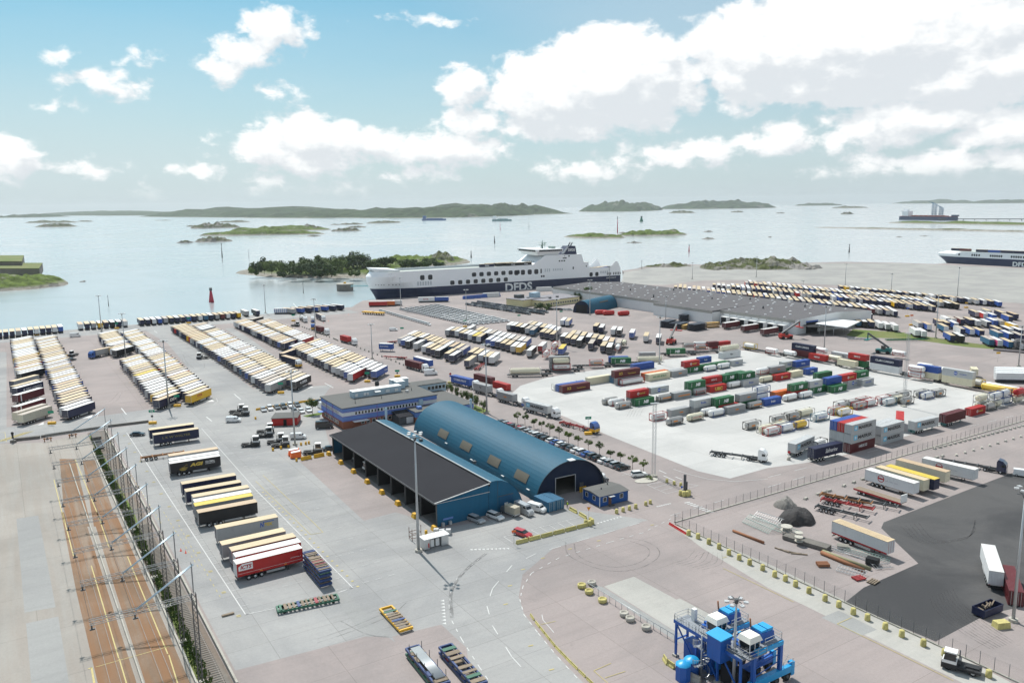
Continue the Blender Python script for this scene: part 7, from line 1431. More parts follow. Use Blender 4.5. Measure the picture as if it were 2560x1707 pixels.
def slab_blocks(pts, what, yaw):
    me = shared('fenceblock', lambda: MB().hexa([(-.75, -.35, 0), (.75, -.35, 0), (.75, .35, 0), (-.75, .35, 0)], [(-.6, -.22, .5), (.6, -.22, .5), (.6, .22, .5), (-.6, .22, .5)]).mesh('fence_block', m_conc))
    for k, p in enumerate(pts): tag(put('concrete_block', me, loc=(p[0], p[1], 0), rz=R(yaw + rnd.uniform(-15, 15))), 'grey concrete foot block, %s %s' % (ORD(k + 1), what), 'concrete block', what)
slab_blocks(spread((127.0, 235.9), (168.4, 259.6), 20), 'from left along the long roadside fence', GRID); slab_blocks(spread((130.0, 229.3), (160.0, 247.3), 9), 'from left of the curb line beyond the white trailers', GRID + 20); slab_blocks([(73.6, 195.4), (77.9, 198.5), (79.9, 199.9), (81.6, 200.8), (86.9, 204.4), (90.6, 207.0), (94.0, 209.3), (123.3, 227.5), (125.5, 228.6)], 'from left inside the storage yard', GRID)
m_mesh = bpy.data.materials.new('wire_mesh'); m_mesh.use_nodes = True; t = NT(m_mesh.node_tree); p_ = t.n['Principled BSDF']; p_.inputs['Base Color'].default_value = (.32, .33, .34, 1); p_.inputs['Metallic'].default_value = .5; p_.inputs['Alpha'].default_value = .10
def fence(label, a, b_, n, h=2.3, foot=True):
    v = Vector(b_) - Vector(a); L = v.length; t = thing('wire_fence', label, 'fence', a, math.degrees(math.atan2(v.y, v.x))); pm = shared(('fpost', h), lambda: MB().tube((0, 0, 0), (0, 0, h), .045, n=6).mesh('post', m_dsteel)); w = L / n; mm = shared(('fmesh', round(w, 2), h), lambda: MB().face([(0.03, 0, .1), (w - .03, 0, .1), (w - .03, 0, h - .05), (.03, 0, h - .05)]).mesh('mesh_panel', m_mesh))
    for k in range(n + 1): put('post', pm, t, (k * w, 0, 0))
    for k in range(n): put('mesh_panel', mm, t, (k * w, 0, 0))
    if foot: MB().box(0, L, -.15, .15, .0, .22).build('footing_strip', m_conc, t)
fence('wire fence along the road beside the storage yard, long straight run', (37.7, 181.3), (172.9, 266.3), 62); fence('wire fence running down to the lower right past the dark asphalt', (37.7, 180.3), (78.45, 114.81), 34, 2.5)
def barrier_mesh(L):
    def mk(): b = MB(); b.extrude([(-.32, 0), (.32, 0), (.28, .2), (.12, .42), (.10, .85), (-.10, .85), (-.12, .42), (-.28, .2)], 0, L); return b.mesh('barrier', m_conc)
    return shared(('barrier', L), mk)
def barriers(pts, what, m, L=3.0, sc_=(1, 1, 1)):
    k = 0
    for a, b_ in zip(pts, pts[1:]):
        v = Vector(b_) - Vector(a); n = max(1, round(v.length / (L + .08)))
        for i in range(n):
            p = Vector(a) + v * (i / n); k += 1; o = put('concrete_barrier', barrier_mesh(L), loc=(p.x, p.y, 0), rz=math.atan2(v.y, v.x) - math.pi / 2, mats=[m]); o.scale = sc_; tag(o, 'barrier piece, %s %s' % (ORD(k), what), 'barrier', what)
barriers([(0.4, 170.1), (17.4, 180.1)], 'from left along the yellow parking barrier', m_ycon); barriers([(13.7, 190.3), (15.8, 186.8), (17.6, 183.4)], 'from the hall side of the short parking barrier', m_ycon)
barriers([(2.79, 138.43), (3.61, 135.85), (6.77, 127.39), (9.08, 122.36), (12.25, 115.89)], 'from the top along the yellow road edge barrier', m_ycon, 2.0, (.5, 1, .55)); barriers([(-95.3, 293.3), (-80.8, 304.8), (-72.8, 308.3)], 'from left along the bright yellow parking kerb', m_yel, 3.0, (1, 1, .9)); barriers([(-63.0, 232.1), (-56.5, 236.9)], 'from left of the long yellow barrier at the shed', m_yel, 3.2, (1.2, 1, 1.3)); barriers([(36.3, 180.4), (39.0, 174.2)], 'from the fence corner of the red and yellow barrier', paint('red'), 1.6, (.7, 1, .6)); barriers([(24.40, 123.43), (24.62, 122.02), (25.79, 120.10)], 'from left before the blue tanks', m_ycon, 1.8, (1, 1, 1.1)); barriers([(27.11, 118.23), (28.41, 116.90)], 'from left under the blue machine', m_conc, 2.4, (1.2, 1, 1.3))
wedge = MB().hexa([(-.9, -.6, 0), (.9, -.6, 0), (.9, .6, 0), (-.9, .6, 0)], [(-.65, -.4, 1.1), (.65, -.4, 1.1), (.65, .4, 1.1), (-.65, .4, 1.1)]).mesh('ram_block', m_yel)
for k, p in enumerate(((-50.5, 228.6), (-45.2, 220.3), (-39.8, 211.5), (-34.5, 203.1), (-29.2, 194.9), (-24.0, 186.4), (-55.9, 237.2), (-18.5, 178.5))): tag(put('ram_block', wedge, loc=(p[0], p[1], 0), rz=R(GRID - 90)), ['yellow ram block, %s from the far end of the open shed' % ORD(k + 1), 'yellow ram block at the end of the long yellow barrier', 'yellow ram block at the near corner of the shed'][0 if k < 6 else k - 5], 'ram block', 'yellow ram blocks at the shed')
drum = MB().lathe([(.0, 0), (.33, 0), (.34, .3), (.32, .32), (.34, .34), (.34, .62), (.31, .64), (.33, .9), (.0, .92)], 12).mesh('drum', m_yel)
for k, p in enumerate(((-74.3, 242.3), (-72.3, 244.0), (-70.3, 245.4), (-64.2, 231.5), (-67.0, 247.8), (-65.7, 248.6), (-64.9, 249.3), (-91.5, 280.5), (-20.2, 176.3))): tag(put('yellow_drum', drum, loc=(p[0], p[1], 0)), 'yellow drum, ' + ('%s from left in front of the terminal tractors' % ORD(k + 1) if k < 3 else ['before the red container sledge', 'left of the three by the mast', 'middle of the three by the mast', 'right of the three by the mast', 'beside the empty bays', 'behind the gate kiosk'][k - 3]), 'drum')
m_sgn = mat('sign_green', (.0, .27, .15), .5, vary=.05); m_sor = mat('sign_orange', (.80, .16, .03), .5, vary=.05)
def sign(p, what, h=4.6, disc=True, txt='', plate_m=m_sgn, base=True, s=1.0):
    t = thing('area_sign', what, 'sign', p, GRID - 26, 'yard signs')
    if base: MB().box(-1.25, 1.25, -.55, .55, 0, .85).build('base_block', m_yel, t)
    MB().tube((0, 0, .2), (0, 0, h), .05, n=6).build('post', m_steel, t); MB().box(-1.0 * s, 1.0 * s, -.06, -.02, h - .9 * s, h).build('sign_plate', plate_m, t)
    if txt: letters(t, txt, -.5, h - .72, -.08, .5, m_tw, 1.0, .03)
    if disc: b = MB(); b.tube((0, -.08, h * .55), (0, -.04, h * .55), .42, n=16); b.build('round_plate', m_dsteel, t)
for a in (((-162.1, 277.3), 'green sign on a yellow block at the leftmost column', 4.8, False), ((-126.1, 276.0), 'green sign with round plate below on a yellow block', 5.0, True, 'N2'), ((-127.4, 300.6), 'green sign on a yellow block near the DHL trailer', 4.6, False), ((-93.6, 320.5), 'green sign on a yellow block before the grey trailer', 4.6, False), ((-62.1, 340.2), 'green sign on a yellow block before the red trailer', 4.4, False), ((-50.6, 350.0), 'yellow block with a round plate on its post', 3.2, True), ((24.5, 256.2), 'green sign reading LP on a yellow block', 6.0, False, 'LP'), ((-63.5, 464.3), 'green sign on a thin post left of the central trailers', 5, False, '', m_sgn, False), ((-28.9, 495.4), 'green sign beside the white car pitch', 4.5, False), ((4.6, 512.8), 'green sign left of the dark car pitch', 5, False, '', m_sgn, False), ((32.5, 529.8), 'green sign above the white trailers', 5, False, '', m_sgn, False), ((-285.7, 483.0), 'green sign at the left quayside row', 4, False), ((-248.3, 505.7), 'green sign at the middle quayside row', 4, False), ((-211.0, 525.8), 'green sign at the right quayside row', 4, False), ((-144.0, 531.1), 'teal sign at the end of the bollards', 4.5, False), ((-0.1, 169.8), 'orange sign on a concrete foot at the parking barrier', 3.4, False, '', m_sor, False, .5), ((254.4, 517.6), 'blue topped sign on a yellow block in the trailer field', 6, False, '', m_tb), ((239.0, 480.7), 'orange sign on a yellow block at the right cluster', 6.5, False, '', m_sor), ((313.8, 556.5), 'yellow sign between the far rows', 4, False, '', m_yel), ((222.7, 365.7), 'yellow sign by the long white trailers', 5, False, '', m_yel, False)): sign(*a)
gw = thing('give_way_sign', 'yellow and red triangular give-way sign at the parking barrier corner', 'sign', (17.5, 181.1), GRID - 30); MB().tube((0, 0, 0), (0, 0, 4.0), .05, n=6).build('post', m_steel, gw); b = MB(); b.face([(-.5, -.06, 4.2), (0, -.06, 3.3), (.5, -.06, 4.2)]); b.build('sign_plate', m_sor, gw); b = MB(); b.face([(-.3, -.07, 4.08), (0, -.07, 3.55), (.3, -.07, 4.08)]); b.build('sign_field', m_yel, gw); bollards([(16.8, 180.6), (17.6, 180.1), (18.3, 181.1), (18.0, 181.9)], 'of the cluster under the give-way sign', True, 1.4)
sp = thing('stop_sign', 'red octagonal sign on a concrete drum beside the slanting Maersk box', 'sign', (80.0, 227.1), 0); MB().lathe([(.0, 0), (.55, 0), (.5, .9), (.0, .92)], 12).build('foot', m_conc, sp); MB().tube((0, 0, .5), (0, 0, 2.7), .05).build('post', m_steel, sp); b = MB(); b.tube((0, -.08, 2.4), (0, -.04, 2.4), .45, n=8); b.build('sign_plate', m_tr, sp)
s2 = thing('stop_sign', 'red round sign above a blue plate on a yellow foot by the hedge', 'sign', (-26.5, 336.1), 0); MB().box(-1, 1, -.6, .6, 0, .7).build('foot', m_ycon, s2); MB().tube((0, 0, .5), (0, 0, 4.4), .05).build('post', m_steel, s2); b = MB(); b.tube((.3, -.08, 4.0), (.3, -.04, 4.0), .5, n=14); b.build('sign_plate', m_tr, s2); MB().box(-.1, .7, -.08, -.04, 2.7, 3.4).build('lower_plate', m_tb, s2)
sg = thing('signal_post', 'black round railway signal on a concrete foot at the left', 'signal', (-162.1, 254.8), 0); MB().box(-.8, .8, -.5, .5, 0, .8).build('foot', m_concd, sg); MB().tube((0, 0, .5), (0, 0, 3.2), .07).build('post', m_blk, sg)
for zz in (1.7, 2.4, 3.1): b = MB(); b.tube((0, -.1, zz), (0, 0, zz), .5 if zz > 2.5 else .38, n=14); b.build('lens_disc', m_blk, sg)
gp_ = thing('gate_terminal', 'dark gate post with blue screen above yellow guards', 'gate post', (44.1, 200.3), GRID); MB().box(-.25, .25, -.25, .25, 0, 5.2).build('column', m_dsteel, gp_); MB().box(.4, .8, -.2, .2, 0, 3.2).build('column', m_dsteel, gp_); MB().box(-1.3, -.8, -.1, .1, 1.8, 2.3).build('screen', m_tb, gp_)
bollards([along((43.9, 199.6), a, 1.1) for a in (200, 250, 300, 350)], 'of the guard cluster at the gate post', True, 1.5)
pole = thing('flagpole', 'white flagpole at the right end of the office', 'flagpole', (-14.0, 280.8), 0); MB().tube((0, 0, 0), (0, 0, 11), .07, .04).build('pole', m_paint_w, pole); MB().box(.5, 1.6, -.5, .5, 0, 1.2).build('cabinet', m_dsteel, pole)
# tyres and drums of the low rail fence
rf = thing('guard_rail', 'low pipe guard rail between the concrete pad and the yellow marks', 'guard rail', (0, 0, 0)); ra = [(14.1, 148.6), (20.63, 139.01), (27.18, 128.66)]
n_ = 14
for k in range(n_ + 1): p = lerp(ra[0], ra[2], k / n_); MB().tube((*p, 0), (*p, 1.35), .05, n=6).build('post', m_steel, rf)
MB().tube((*ra[0], 1.3), (*ra[2], 1.3), .06, n=6).build('top_rail', m_steel, rf)
tub = MB().lathe([(.0, 0), (.75, 0), (.85, .3), (.85, .75), (.6, .8), (.55, .6), (.0, .58)], 14).mesh('round_block', m_conc)
for k, p in enumerate(((15.2, 150.2), (13.1, 149.1), (14.3, 146.6), (16.5, 143.1), (19.86, 137.82), (20.69, 136.03), (23.07, 132.93))): tag(put('round_block', tub, loc=(p[0], p[1], 0), mats=[m_ycon if k in (1, 2, 3) else m_conc]), 'round concrete weight, %s from the left along the guard rail' % ORD(k + 1), 'concrete weight', 'round weights at the guard rail')
cone = MB().lathe([(.24, 0), (.24, .04), (.15, .05), (.03, .7), (.0, .7)], 10).mesh('cone', mat('cone_orange', (.75, .06, .02), .5))
for k, p in enumerate(((-73.3, 168.6), (-71.8, 167.5), (-113.2, 559.9), (-105.7, 563.7), (-120.3, 529.0), (-121.5, 520.0))): tag(put('traffic_cone', cone, loc=(p[0], p[1], 0)), 'orange traffic cone ' + ['left of the pair by the siding wall', 'right of the pair by the siding wall', 'on the open asphalt below the quay', 'left of the yellow carrier', 'right of the navy box truck', 'before the navy box truck'][k], 'cone')

# ------------------------------------------------------------------ trees and bushes
def leafmat(name, c):
    m = bpy.data.materials.new(name); m.use_nodes = True; t = NT(m.node_tree); p = t.n['Principled BSDF']; p.inputs['Roughness'].default_value = .7; p.inputs['Specular IOR Level'].default_value = .2
    oi = t.n.new('ShaderNodeObjectInfo'); co = t.n.new('ShaderNodeTexCoord').outputs['Object']
    f = t.math('ADD', t.math('MULTIPLY', t.noise(co, .9, 4), .8), t.math('MULTIPLY', oi.outputs['Random'], .35)); t.put(p.inputs['Base Color'], t.mix(t.smooth(f, .35, .95), tuple(v * .6 for v in c), (c[0] * 1.7, c[1] * 1.35, c[2] * 1.2)))
    p.inputs['Subsurface Weight'].default_value = 0; return m
m_leaf = leafmat('leaf_green', (.085, .145, .035)); m_leafd = leafmat('leaf_dark', (.05, .092, .025)); m_bark = mat('bark', (.10, .075, .055), .9, vary=.3, scale=2)
def crown_mesh(seed, rx, rz, n, leaf, mtl):
    def mk():
        r = random.Random(seed); b = MB(); cl = []
        for _ in range(14 if n > 700 else 9):
            d = Vector((r.gauss(0, 1), r.gauss(0, 1), r.gauss(0, .8))).normalized() * r.uniform(.35, .78); cl.append((Vector((d.x * rx, d.y * rx, d.z * rz)), r.uniform(.30, .48)))
        for _ in range(n):
            c, k = r.choice(cl); d = Vector((r.gauss(0, 1), r.gauss(0, 1), r.gauss(0, 1))).normalized() * k * (r.random() ** .35); p = c + Vector((d.x * rx, d.y * rx, d.z * rz))
            nrm = (d.normalized() + Vector((r.uniform(-.7, .7), r.uniform(-.7, .7), r.uniform(-.3, .8)))).normalized(); u = nrm.orthogonal().normalized() * leaf * r.uniform(.6, 1.3); w = nrm.cross(u).normalized() * leaf * r.uniform(.5, 1.0)
            b.face([tuple(p - u), tuple(p - w * .6), tuple(p + u), tuple(p + w * .8)])
        return b.mesh('crown', mtl)
    return shared(('crown', seed, rx, rz, n, mtl.name), mk)
def trunk_mesh(h, r0, rx):
    def mk():
        b = MB(); b.tube((0, 0, 0), (0, 0, h), r0, r0 * .65, 7)
        for a in range(4): b.tube((0, 0, h * .8), (math.cos(a * 1.6) * rx * .5, math.sin(a * 1.6) * rx * .5, h + rx * .6), r0 * .5, r0 * .2, 5)
        return b.mesh('trunk', m_bark)
    return shared(('trunk', h, r0, rx), mk)
def tree(p, h, rx, label, seed, leaf=.22, n=420, m=m_leaf, group=None, z0=0.0, name='broadleaf_tree', th=.42, cat='tree'):
    t = thing(name, label, cat, (p[0], p[1], z0), rnd.uniform(0, 360), group); s = rnd.uniform(.9, 1.12); t.scale = (s, s, s)
    hz = h * (1 - th) / 2; put('crown', crown_mesh(seed, rx, hz * 1.05, n, leaf, m), t, (0, 0, h * th + hz)); put('trunk', trunk_mesh(h * th + hz * .3, max(.05, h * .018), rx), t); return t
yt = [(1.6, 270.6), (4.1, 268.1), (7.0, 263.9), (9.5, 260.3), (11.9, 254.8), (14.7, 251.0), (17.4, 246.3), (20.0, 242.0), (22.8, 238.2), (25.7, 233.2), (28.4, 228.9), (30.9, 225.6), (33.6, 220.3), (36.3, 217.8)]
for k, p in enumerate(yt): tree(p, rnd.uniform(4.0, 4.7), 1.6, 'young round-headed tree, %s from the far end of the car park row' % ORD(k + 1), k % 4, .2, 480, m_leaf, 'young trees along the staff car park')
for k, p in enumerate(((-26.0, 316.0), (-23.8, 311.6), (-21.5, 307.1), (-19.1, 302.9), (-16.8, 298.2), (-13.6, 291.7), (-10.7, 286.5), (-15.1, 295.1))): tree(p, 5.6, 1.7, 'dense hedge tree, %s from left behind the office annex' % ORD(k + 1), 5 + k % 3, .22, 700, m_leaf, 'hedge trees behind the office', th=.15)
tree((-72.6, 286.3), 6.4, 2.9, 'broad leafy tree on the grass beside the office car park', 21, .3, 900, m_leaf)
tree((58.8, 627.6), 12, 5.5, 'pale green tree left of the small blue hall', 22, .6, 700, m_leaf); tree((50.9, 624.8), 8, 5.5, 'dark round tree beside the pale green one', 23, .6, 700, m_leafd, th=.1); tree((19.7, 576.2), 5, 5.5, 'low bush left before the yellow office', 24, .5, 600, m_leafd, th=.0, name='bush', cat='bush'); tree((24.7, 573.3), 4.5, 4, 'low bush right before the yellow office', 25, .5, 500, m_leafd, th=0, name='bush', cat='bush')
for k, (x, y, h, r_) in enumerate(((-282, 895, 12, 9), (-280, 899, 19, 11), (-276, 909, 22, 12), (-264, 897, 22, 13), (-257, 895, 19, 12), (-242, 861, 8, 8), (-244, 879, 22, 14), (-244, 904, 16, 10), (-223, 852, 20, 14), (-230, 902, 18, 12), (-239, 958, 18, 12), (-214, 871, 20, 13), (-213, 892, 22, 12), (-202, 849, 9, 9), (-198, 848, 15, 11), (-220, 955, 20, 13), (-192, 848, 20, 14), (-189, 854, 20, 13), (-190, 881, 22, 13), (-206, 969, 20, 13), (-193, 926, 22, 14), (-189, 942, 24, 15), (-184, 949, 26, 15), (-164, 850, 9, 8), (-180, 965, 24, 14), (-172, 964, 22, 13), (-157, 913, 17, 13), (-153, 920, 16, 11), (-155, 978, 18, 12), (-147, 991, 16, 11), (-128, 957, 14, 12), (-120, 956, 14, 12), (-112, 963, 12, 10), (-102, 953, 12, 11), (-99, 984, 15, 11), (-84, 958, 11, 10))):
    tree((x, y), h * .85, r_ * .95, '%s tree, %s from left on the wooded island' % ('tall' if h > 17 else 'low', ORD(k + 1)), 40 + k % 5, 1.25, 800, m_leafd if k % 3 else m_leaf, 'trees on the wooded island', 1.0, th=.02)
wd = MB(); r_ = random.Random(3)
for k in range(2600):
    p = lerp((-130.5, 245.2), (-48.55, 117.14), r_.random()); p = along(p, GRID, r_.uniform(-1.9, -.3) + 1.2); h = r_.uniform(.2, 1.0); a = r_.uniform(0, 6.28); s_ = r_.uniform(.2, .6)
    wd.face([(p[0], p[1], .04), (p[0] + s_ * math.cos(a), p[1] + s_ * math.sin(a), h), (p[0] - s_ * math.sin(a) * .5, p[1] + s_ * math.cos(a) * .5, h * 1.2)])
tag(wd.build('weeds', m_leaf), 'green weeds growing along the siding wall', 'weeds', kind='stuff')
ki = thing('kerb_island', 'stony kerb island with low shrubs at the lattice mast', 'kerb island', (36.0, 210.9), GRID - 10); b = MB(); b.prism([(3.6 * math.cos(a * .52), 1.9 * math.sin(a * .52)) for a in range(12)], 0, .14); b.build('kerb', m_conc, ki)
tree((36.8, 212.0), 1.2, 1.5, 'low green shrub on the stony kerb island', 30, .14, 300, m_leaf, th=0, name='shrub', cat='shrub')
sheet('lawn', [(-75.7, 284.5), (-69.5, 289.9), (-69.3, 285.7), (-73.6, 282.4)], m_grass, .05); sheet('hedge_lawn', [(-14.7, 298.4), (-8.2, 287.5), (-11.7, 285.3), (-14.4, 288.6)], m_grass, .05)

# ------------------------------------------------------------------ fort, sea marks, boats
m_fort = mat('fort_stone', (.17, .155, .135), .95, vary=.35, scale=.15, bump=.5); ft = thing('sea_fort', 'old low stone fort with grassed ramparts at the left edge', 'fort', (*(-594.0, 896.6), 0), GRID - 20)
P0 = Vector((-594.0, 896.6))
def fw_(px, z): v = Vector(px) - P0; a = R(-(GRID - 20)); return (v.x * math.cos(a) - v.y * math.sin(a), v.x * math.sin(a) + v.y * math.cos(a), z)
for pts, z1 in ((((-600.6, 897.5), (-513.3, 885.8), (-562.7, 979.2), (-664.2, 994.0)), 11), (((-630.8, 943.3), (-559.9, 933.4), (-630.8, 1057.6), (-714.7, 1070.7)), 16)):
    q_ = [fw_(p, 0) for p in pts]; MB().prism([(a, c) for a, c, _ in q_], 2, z1).build('rampart', m_fort, ft); MB().prism([(a, c) for a, c, _ in q_], z1, z1 + .8).build('grass_top', m_grass, ft)
def mark(p, h, c, label, w=1.2):
    t = thing('sea_mark', label, 'sea mark', (*p, SEA), 0); MB().tube((0, 0, -1), (0, 0, h), w, w * .35, 8).build('body', mat('mark_' + c, {'red': (.40, .02, .05), 'dark': (.05, .05, .05), 'green': (.02, .16, .10)}[c], .5), t); MB().tube((0, 0, h), (0, 0, h + h * .25), w * .5, n=8).build('top_mark', m_dsteel, t)
for p, h, c, lb, w in (((-248.3, 669.2), 9.5, 'red', 'red conical buoy off the quay', 2.4), ((-454.4, 1283.9), 18, 'dark', 'dark cross-headed beacon pole left of the wooded island', 1.0), ((-324.6, 651.0), 7, 'dark', 'thin dark stake in the water behind the quay', .35), ((-187.3, 729.3), 8, 'dark', 'thin stake before the wooded island', .35), ((-58.7, 1202.1), 8, 'dark', 'dark buoy above the ferry', 1.2), ((-33.0, 1659.4), 11, 'dark', 'dark buoy in open water above the ferry deck', 1.5), ((-32.0, 2518.5), 22, 'red', 'red pole beacon far out behind the ferry', .8), ((282.9, 2171.0), 34, 'red', 'tall red beacon on the rocky islet', 1.6), ((280.4, 1284.8), 9, 'red', 'small red buoy right of the islets', 1.2), ((505.0, 1217.7), 10, 'dark', 'dark buoy off the gravel shore', 1.2), ((543.0, 3406.9), 18, 'green', 'small workboat far out with a wake', 8), ((56.0, 2516.6), 34, 'dark', 'sailing boat with bare mast left of the bridge', .5), ((-409.7, 1275.5), 10, 'dark', 'thin stake right of the beacon pole', .4)): mark(p, h, c, lb, w)
dp = thing('mooring_dolphin', 'dark round mooring dolphin in front of the ferry bow', 'dolphin', (*(-153.7, 748.9), SEA), 0); MB().tube((0, 0, -3), (0, 0, 6), 7.5, n=20, smooth=False).build('body', m_concd, dp); MB().tube((0, 0, 6), (0, 0, 6.6), 7.9, n=20, smooth=False).build('cap', m_conc, dp); MB().box(-1, 1, -1, 1, 6.6, 8).build('bollard', m_yel, dp)
gw_ = thing('gangway', 'pale turquoise footbridge from the dolphin to the ferry', 'footbridge', (*(-145.2, 733.1), 3), 0); v = Vector((-124.4, 735.6)) - Vector((-145.2, 733.1)); b = MB(); b.bar((0, 0, 0), (v.x, v.y, 0), .8); b.bar((0, 0, 1.4), (v.x, v.y, 1.4), .2); b.build('truss', mat('turquoise_steel', (.25, .50, .52), .5), gw_)

# ------------------------------------------------------------------ quayside odds and ends
for a in (((-72.3, 626.7), 4, 13.6, 'white', 'white trailer lettered DTK at the ferry side', 'DTK', ROOF['white']), ((-59.7, 627.5), 6, 11, 'blue', 'blue and grey trailer behind the white DTK one', '', ROOF['white']), ((-106.6, 602.8), 3, 13.6, 'red', 'bright red trailer below the ferry bow', '', ROOF['white']), ((-93.5, 604.8), 4, 6, 'orange', 'orange box right of the bright red trailer', '', ROOF['white']), ((-89.5, 607.8), 4, 7, 'white', 'white box at the green sign below the bow', '', ROOF['white']), ((-167.2, 567.4), 2, 14, 'white', 'white and blue cage-sided trailer on the quay', '', ROOF['white'])):
    t = thing('quay_trailer', a[4], 'trailer', a[0], a[1], 'trailers along the ferry berth'); MB().box(0, a[2], 0, 2.5, 1.0, 3.9).build('cargo_box', paint(a[3]), t); MB().box(0, a[2], 0, 2.5, 3.9, 3.98).build('roof', a[6], t); MB().box(.3, a[2] - .3, .3, 2.2, .1, 1.0).build('running_gear', m_blk, t)
    if a[5]: letters(t, a[5], 4, 2.0, -.02, 1.1, m_tr, 4.0)
    if 'cage' in a[4]:
        for k in range(10): MB().box(.3 + k * 1.38, .6 + k * 1.38, -.04, 0, 1.1, 3.8).build('cage_bar', m_tb, t)
for k, p in enumerate(spread((-38.7, 645.2), (-16.4, 658.3), 5)): t = thing('tarped_load', 'blue tarpaulin load, %s from left beside the ferry hull' % ORD(k + 1), 'tarpaulin', p, 15 + k * 4, 'blue tarpaulin loads on the quay'); b = MB(); b.hexa([(0, 0, 0), (9, 0, 0), (9, 3, 0), (0, 3, 0)], [(.5, .4, 2.6), (8.5, .5, 2.9), (8.4, 2.4, 2.8), (.4, 2.5, 2.4)]); b.build('tarpaulin', paint('blue'), t)
for k, p in enumerate(((-22.5, 655.0), (35.1, 685.6), (40.9, 682.3), (22.0, 695.8))): container(p, 0, 13.7, 'white', '', 20, 3.6, ['white and blue transport cage left under the DFDS letters', 'white and blue cage, left one beside the warehouse end', 'white and blue cage, right one beside the warehouse end', 'white box under the navy hull'][k])
yc = thing('low_loader', 'yellow multi-wheel heavy carrier left of the white cars', 'carrier', (-103.6, 562.8), -28)
for k in range(2):
    MB().box(k * 9.5, k * 9.5 + 8.2, -1.6, 1.6, 1.3, 2.1).build('deck', m_yel, yc)
    for x in (1, 3.2, 5.4, 7.4):
        for y in (-1.3, 1.3): put('wheel', TP['wheel'], yc, (k * 9.5 + x, y, .5), math.pi if y < 0 else 0)
for k, p in enumerate(((56.5, 543.8), (61.5, 539.6), (71.6, 536.0))): t = thing('red_pontoon', 'red steel float, %s from left before the small hall' % ORD(k + 1), 'float', p, 5 + k * 8); b = MB(); b.lathe([(.0, 0), (1.3, .2), (1.6, 1.2), (1.6, 7), (1.3, 8), (.0, 8.2)], 12, 0, (0, 1.6, 1.6), 'X'); b.build('float_body', paint('red'), t)
def pile(p, yaw, n, label, m, L=12.0, h=.42, ny=2, cat='stacked flats'):
    t = thing('stacked_flats', label, cat, p, yaw, 'stacked flats')
    for k in range(n):
        for j in range(ny): MB().box(0, L, j * 2.7, j * 2.7 + 2.5, k * h * 2 + .15, k * h * 2 + .15 + h).build('flat', m, t)
        b = MB()
        for x in (.3, L - .6): b.box(x, x + .3, .1, ny * 2.7 - .3, k * h * 2, k * h * 2 + .15)
        b.build('bearer', m_blk, t)
m_flat = mat('dark_flat_steel', (.02, .027, .045), .5, .2, vary=.3)
for a in (((93.2, 481.3), 52, 5, 'dark flats, left of the big pile by the warehouse'), ((96.4, 478.8), 52, 4, 'dark flats, second of the big pile by the warehouse'), ((99.6, 476.3), 52, 4, 'dark flats, third of the big pile by the warehouse'), ((106.2, 467.2), 40, 5, 'dark flats, nearest the maroon dock trailers'), ((110.0, 508.3), 52, 5, 'dark flats at the back of the big pile')): pile(a[0], a[1], a[2], a[3], m_flat)
pile((116.4, 479.4), 20, 3, 'yellow timber bundles beside the dock trailers', mat('timber', (.48, .30, .09), .8, vary=.2), 9, .6, 1); pile((102.4, 473.9), 50, 3, 'yellow timber bundles between the dark flats', MATS['timber'], 7, .5, 1)
pile((248.4, 396.4), -60, 6, 'rusty steel plates piled at the right edge', mat('plate_steel', (.13, .115, .12), .6, .3, vary=.2), 16, .5, 1); pile((238.1, 395.5), -40, 1, 'flat steel plates lying by the grass strip', MATS['plate_steel'], 16, .5, 2)
for k, (c, dx) in enumerate((((125.4, 472.1), 0), ((133.0, 459.8), 0), ((140.1, 446.3), 0))): trailer(loc2(c, GRID + 4, 0, TW / 2), GRID + 4, 'maroon', 'white', 'maroon', ['left', 'middle', 'right'][k] + ' maroon trailer backed to the warehouse docks', True, 'maroon trailers at the docks')
for k in range(4): p = loc2((197.5, 324.2), -8, 1.5 * k, 3.6 * k); t = thing('refrigerated_trailer', 'long white trailer, %s from the front of the right edge group' % ORD(k + 1), 'trailer', p, -8, 'long white trailers at the right edge'); MB().box(0, 15, 0, 2.55, 1.2, 4.1).build('cargo_box', paint('white'), t); MB().box(.5, 14.5, .2, 2.3, .1, 1.2).build('running_gear', m_blk, t); MB().box(0, 15, -.03, 0, 1.2, 1.45).build('navy_skirt', paint('navy'), t)
def stacker(p, yaw, c, label, boom=True):
    t = thing('reach_stacker', label, 'reach stacker', p, yaw); m = mat('stacker_' + c, {'green': (.015, .16, .15), 'red': (.45, .03, .02)}[c], .4, vary=.1); MB().box(0, 7, -1.6, 1.6, .9, 2.2).build('chassis', m, t); MB().box(.2, 2.4, -1.6, 1.6, 2.2, 3.0).build('counterweight', m, t); MB().box(2.8, 4.6, -.9, .9, 2.2, 4.0).build('cab', m_glass, t)
    for x in (1.3, 5.8):
        for y in (-1.5, 1.5): MB().tube((x, y - .45, .85), (x, y + .45, .85), .85, n=14).build('wheel', m_tyre, t)
    b = MB(); b.bar((1.2, 0, 3.2), (11.5, 0, 9.5), .8); b.build('boom', m_dsteel, t); b = MB(); b.bar((11.3, 0, 9.3), (11.3, 0, 6.5), .5); b.box(10.4, 12.2, -3.2, 3.2, 6.1, 6.5); b.build('spreader', m, t)
stacker((184.6, 388.9), 140, 'green', 'green reach stacker with raised black boom'); stacker((82.9, 422.8), 60, 'red', 'red reach stacker behind the green NB box'); stacker((146.0, 437.2), 10, 'red', 'red machine at the right of warehouse docks')
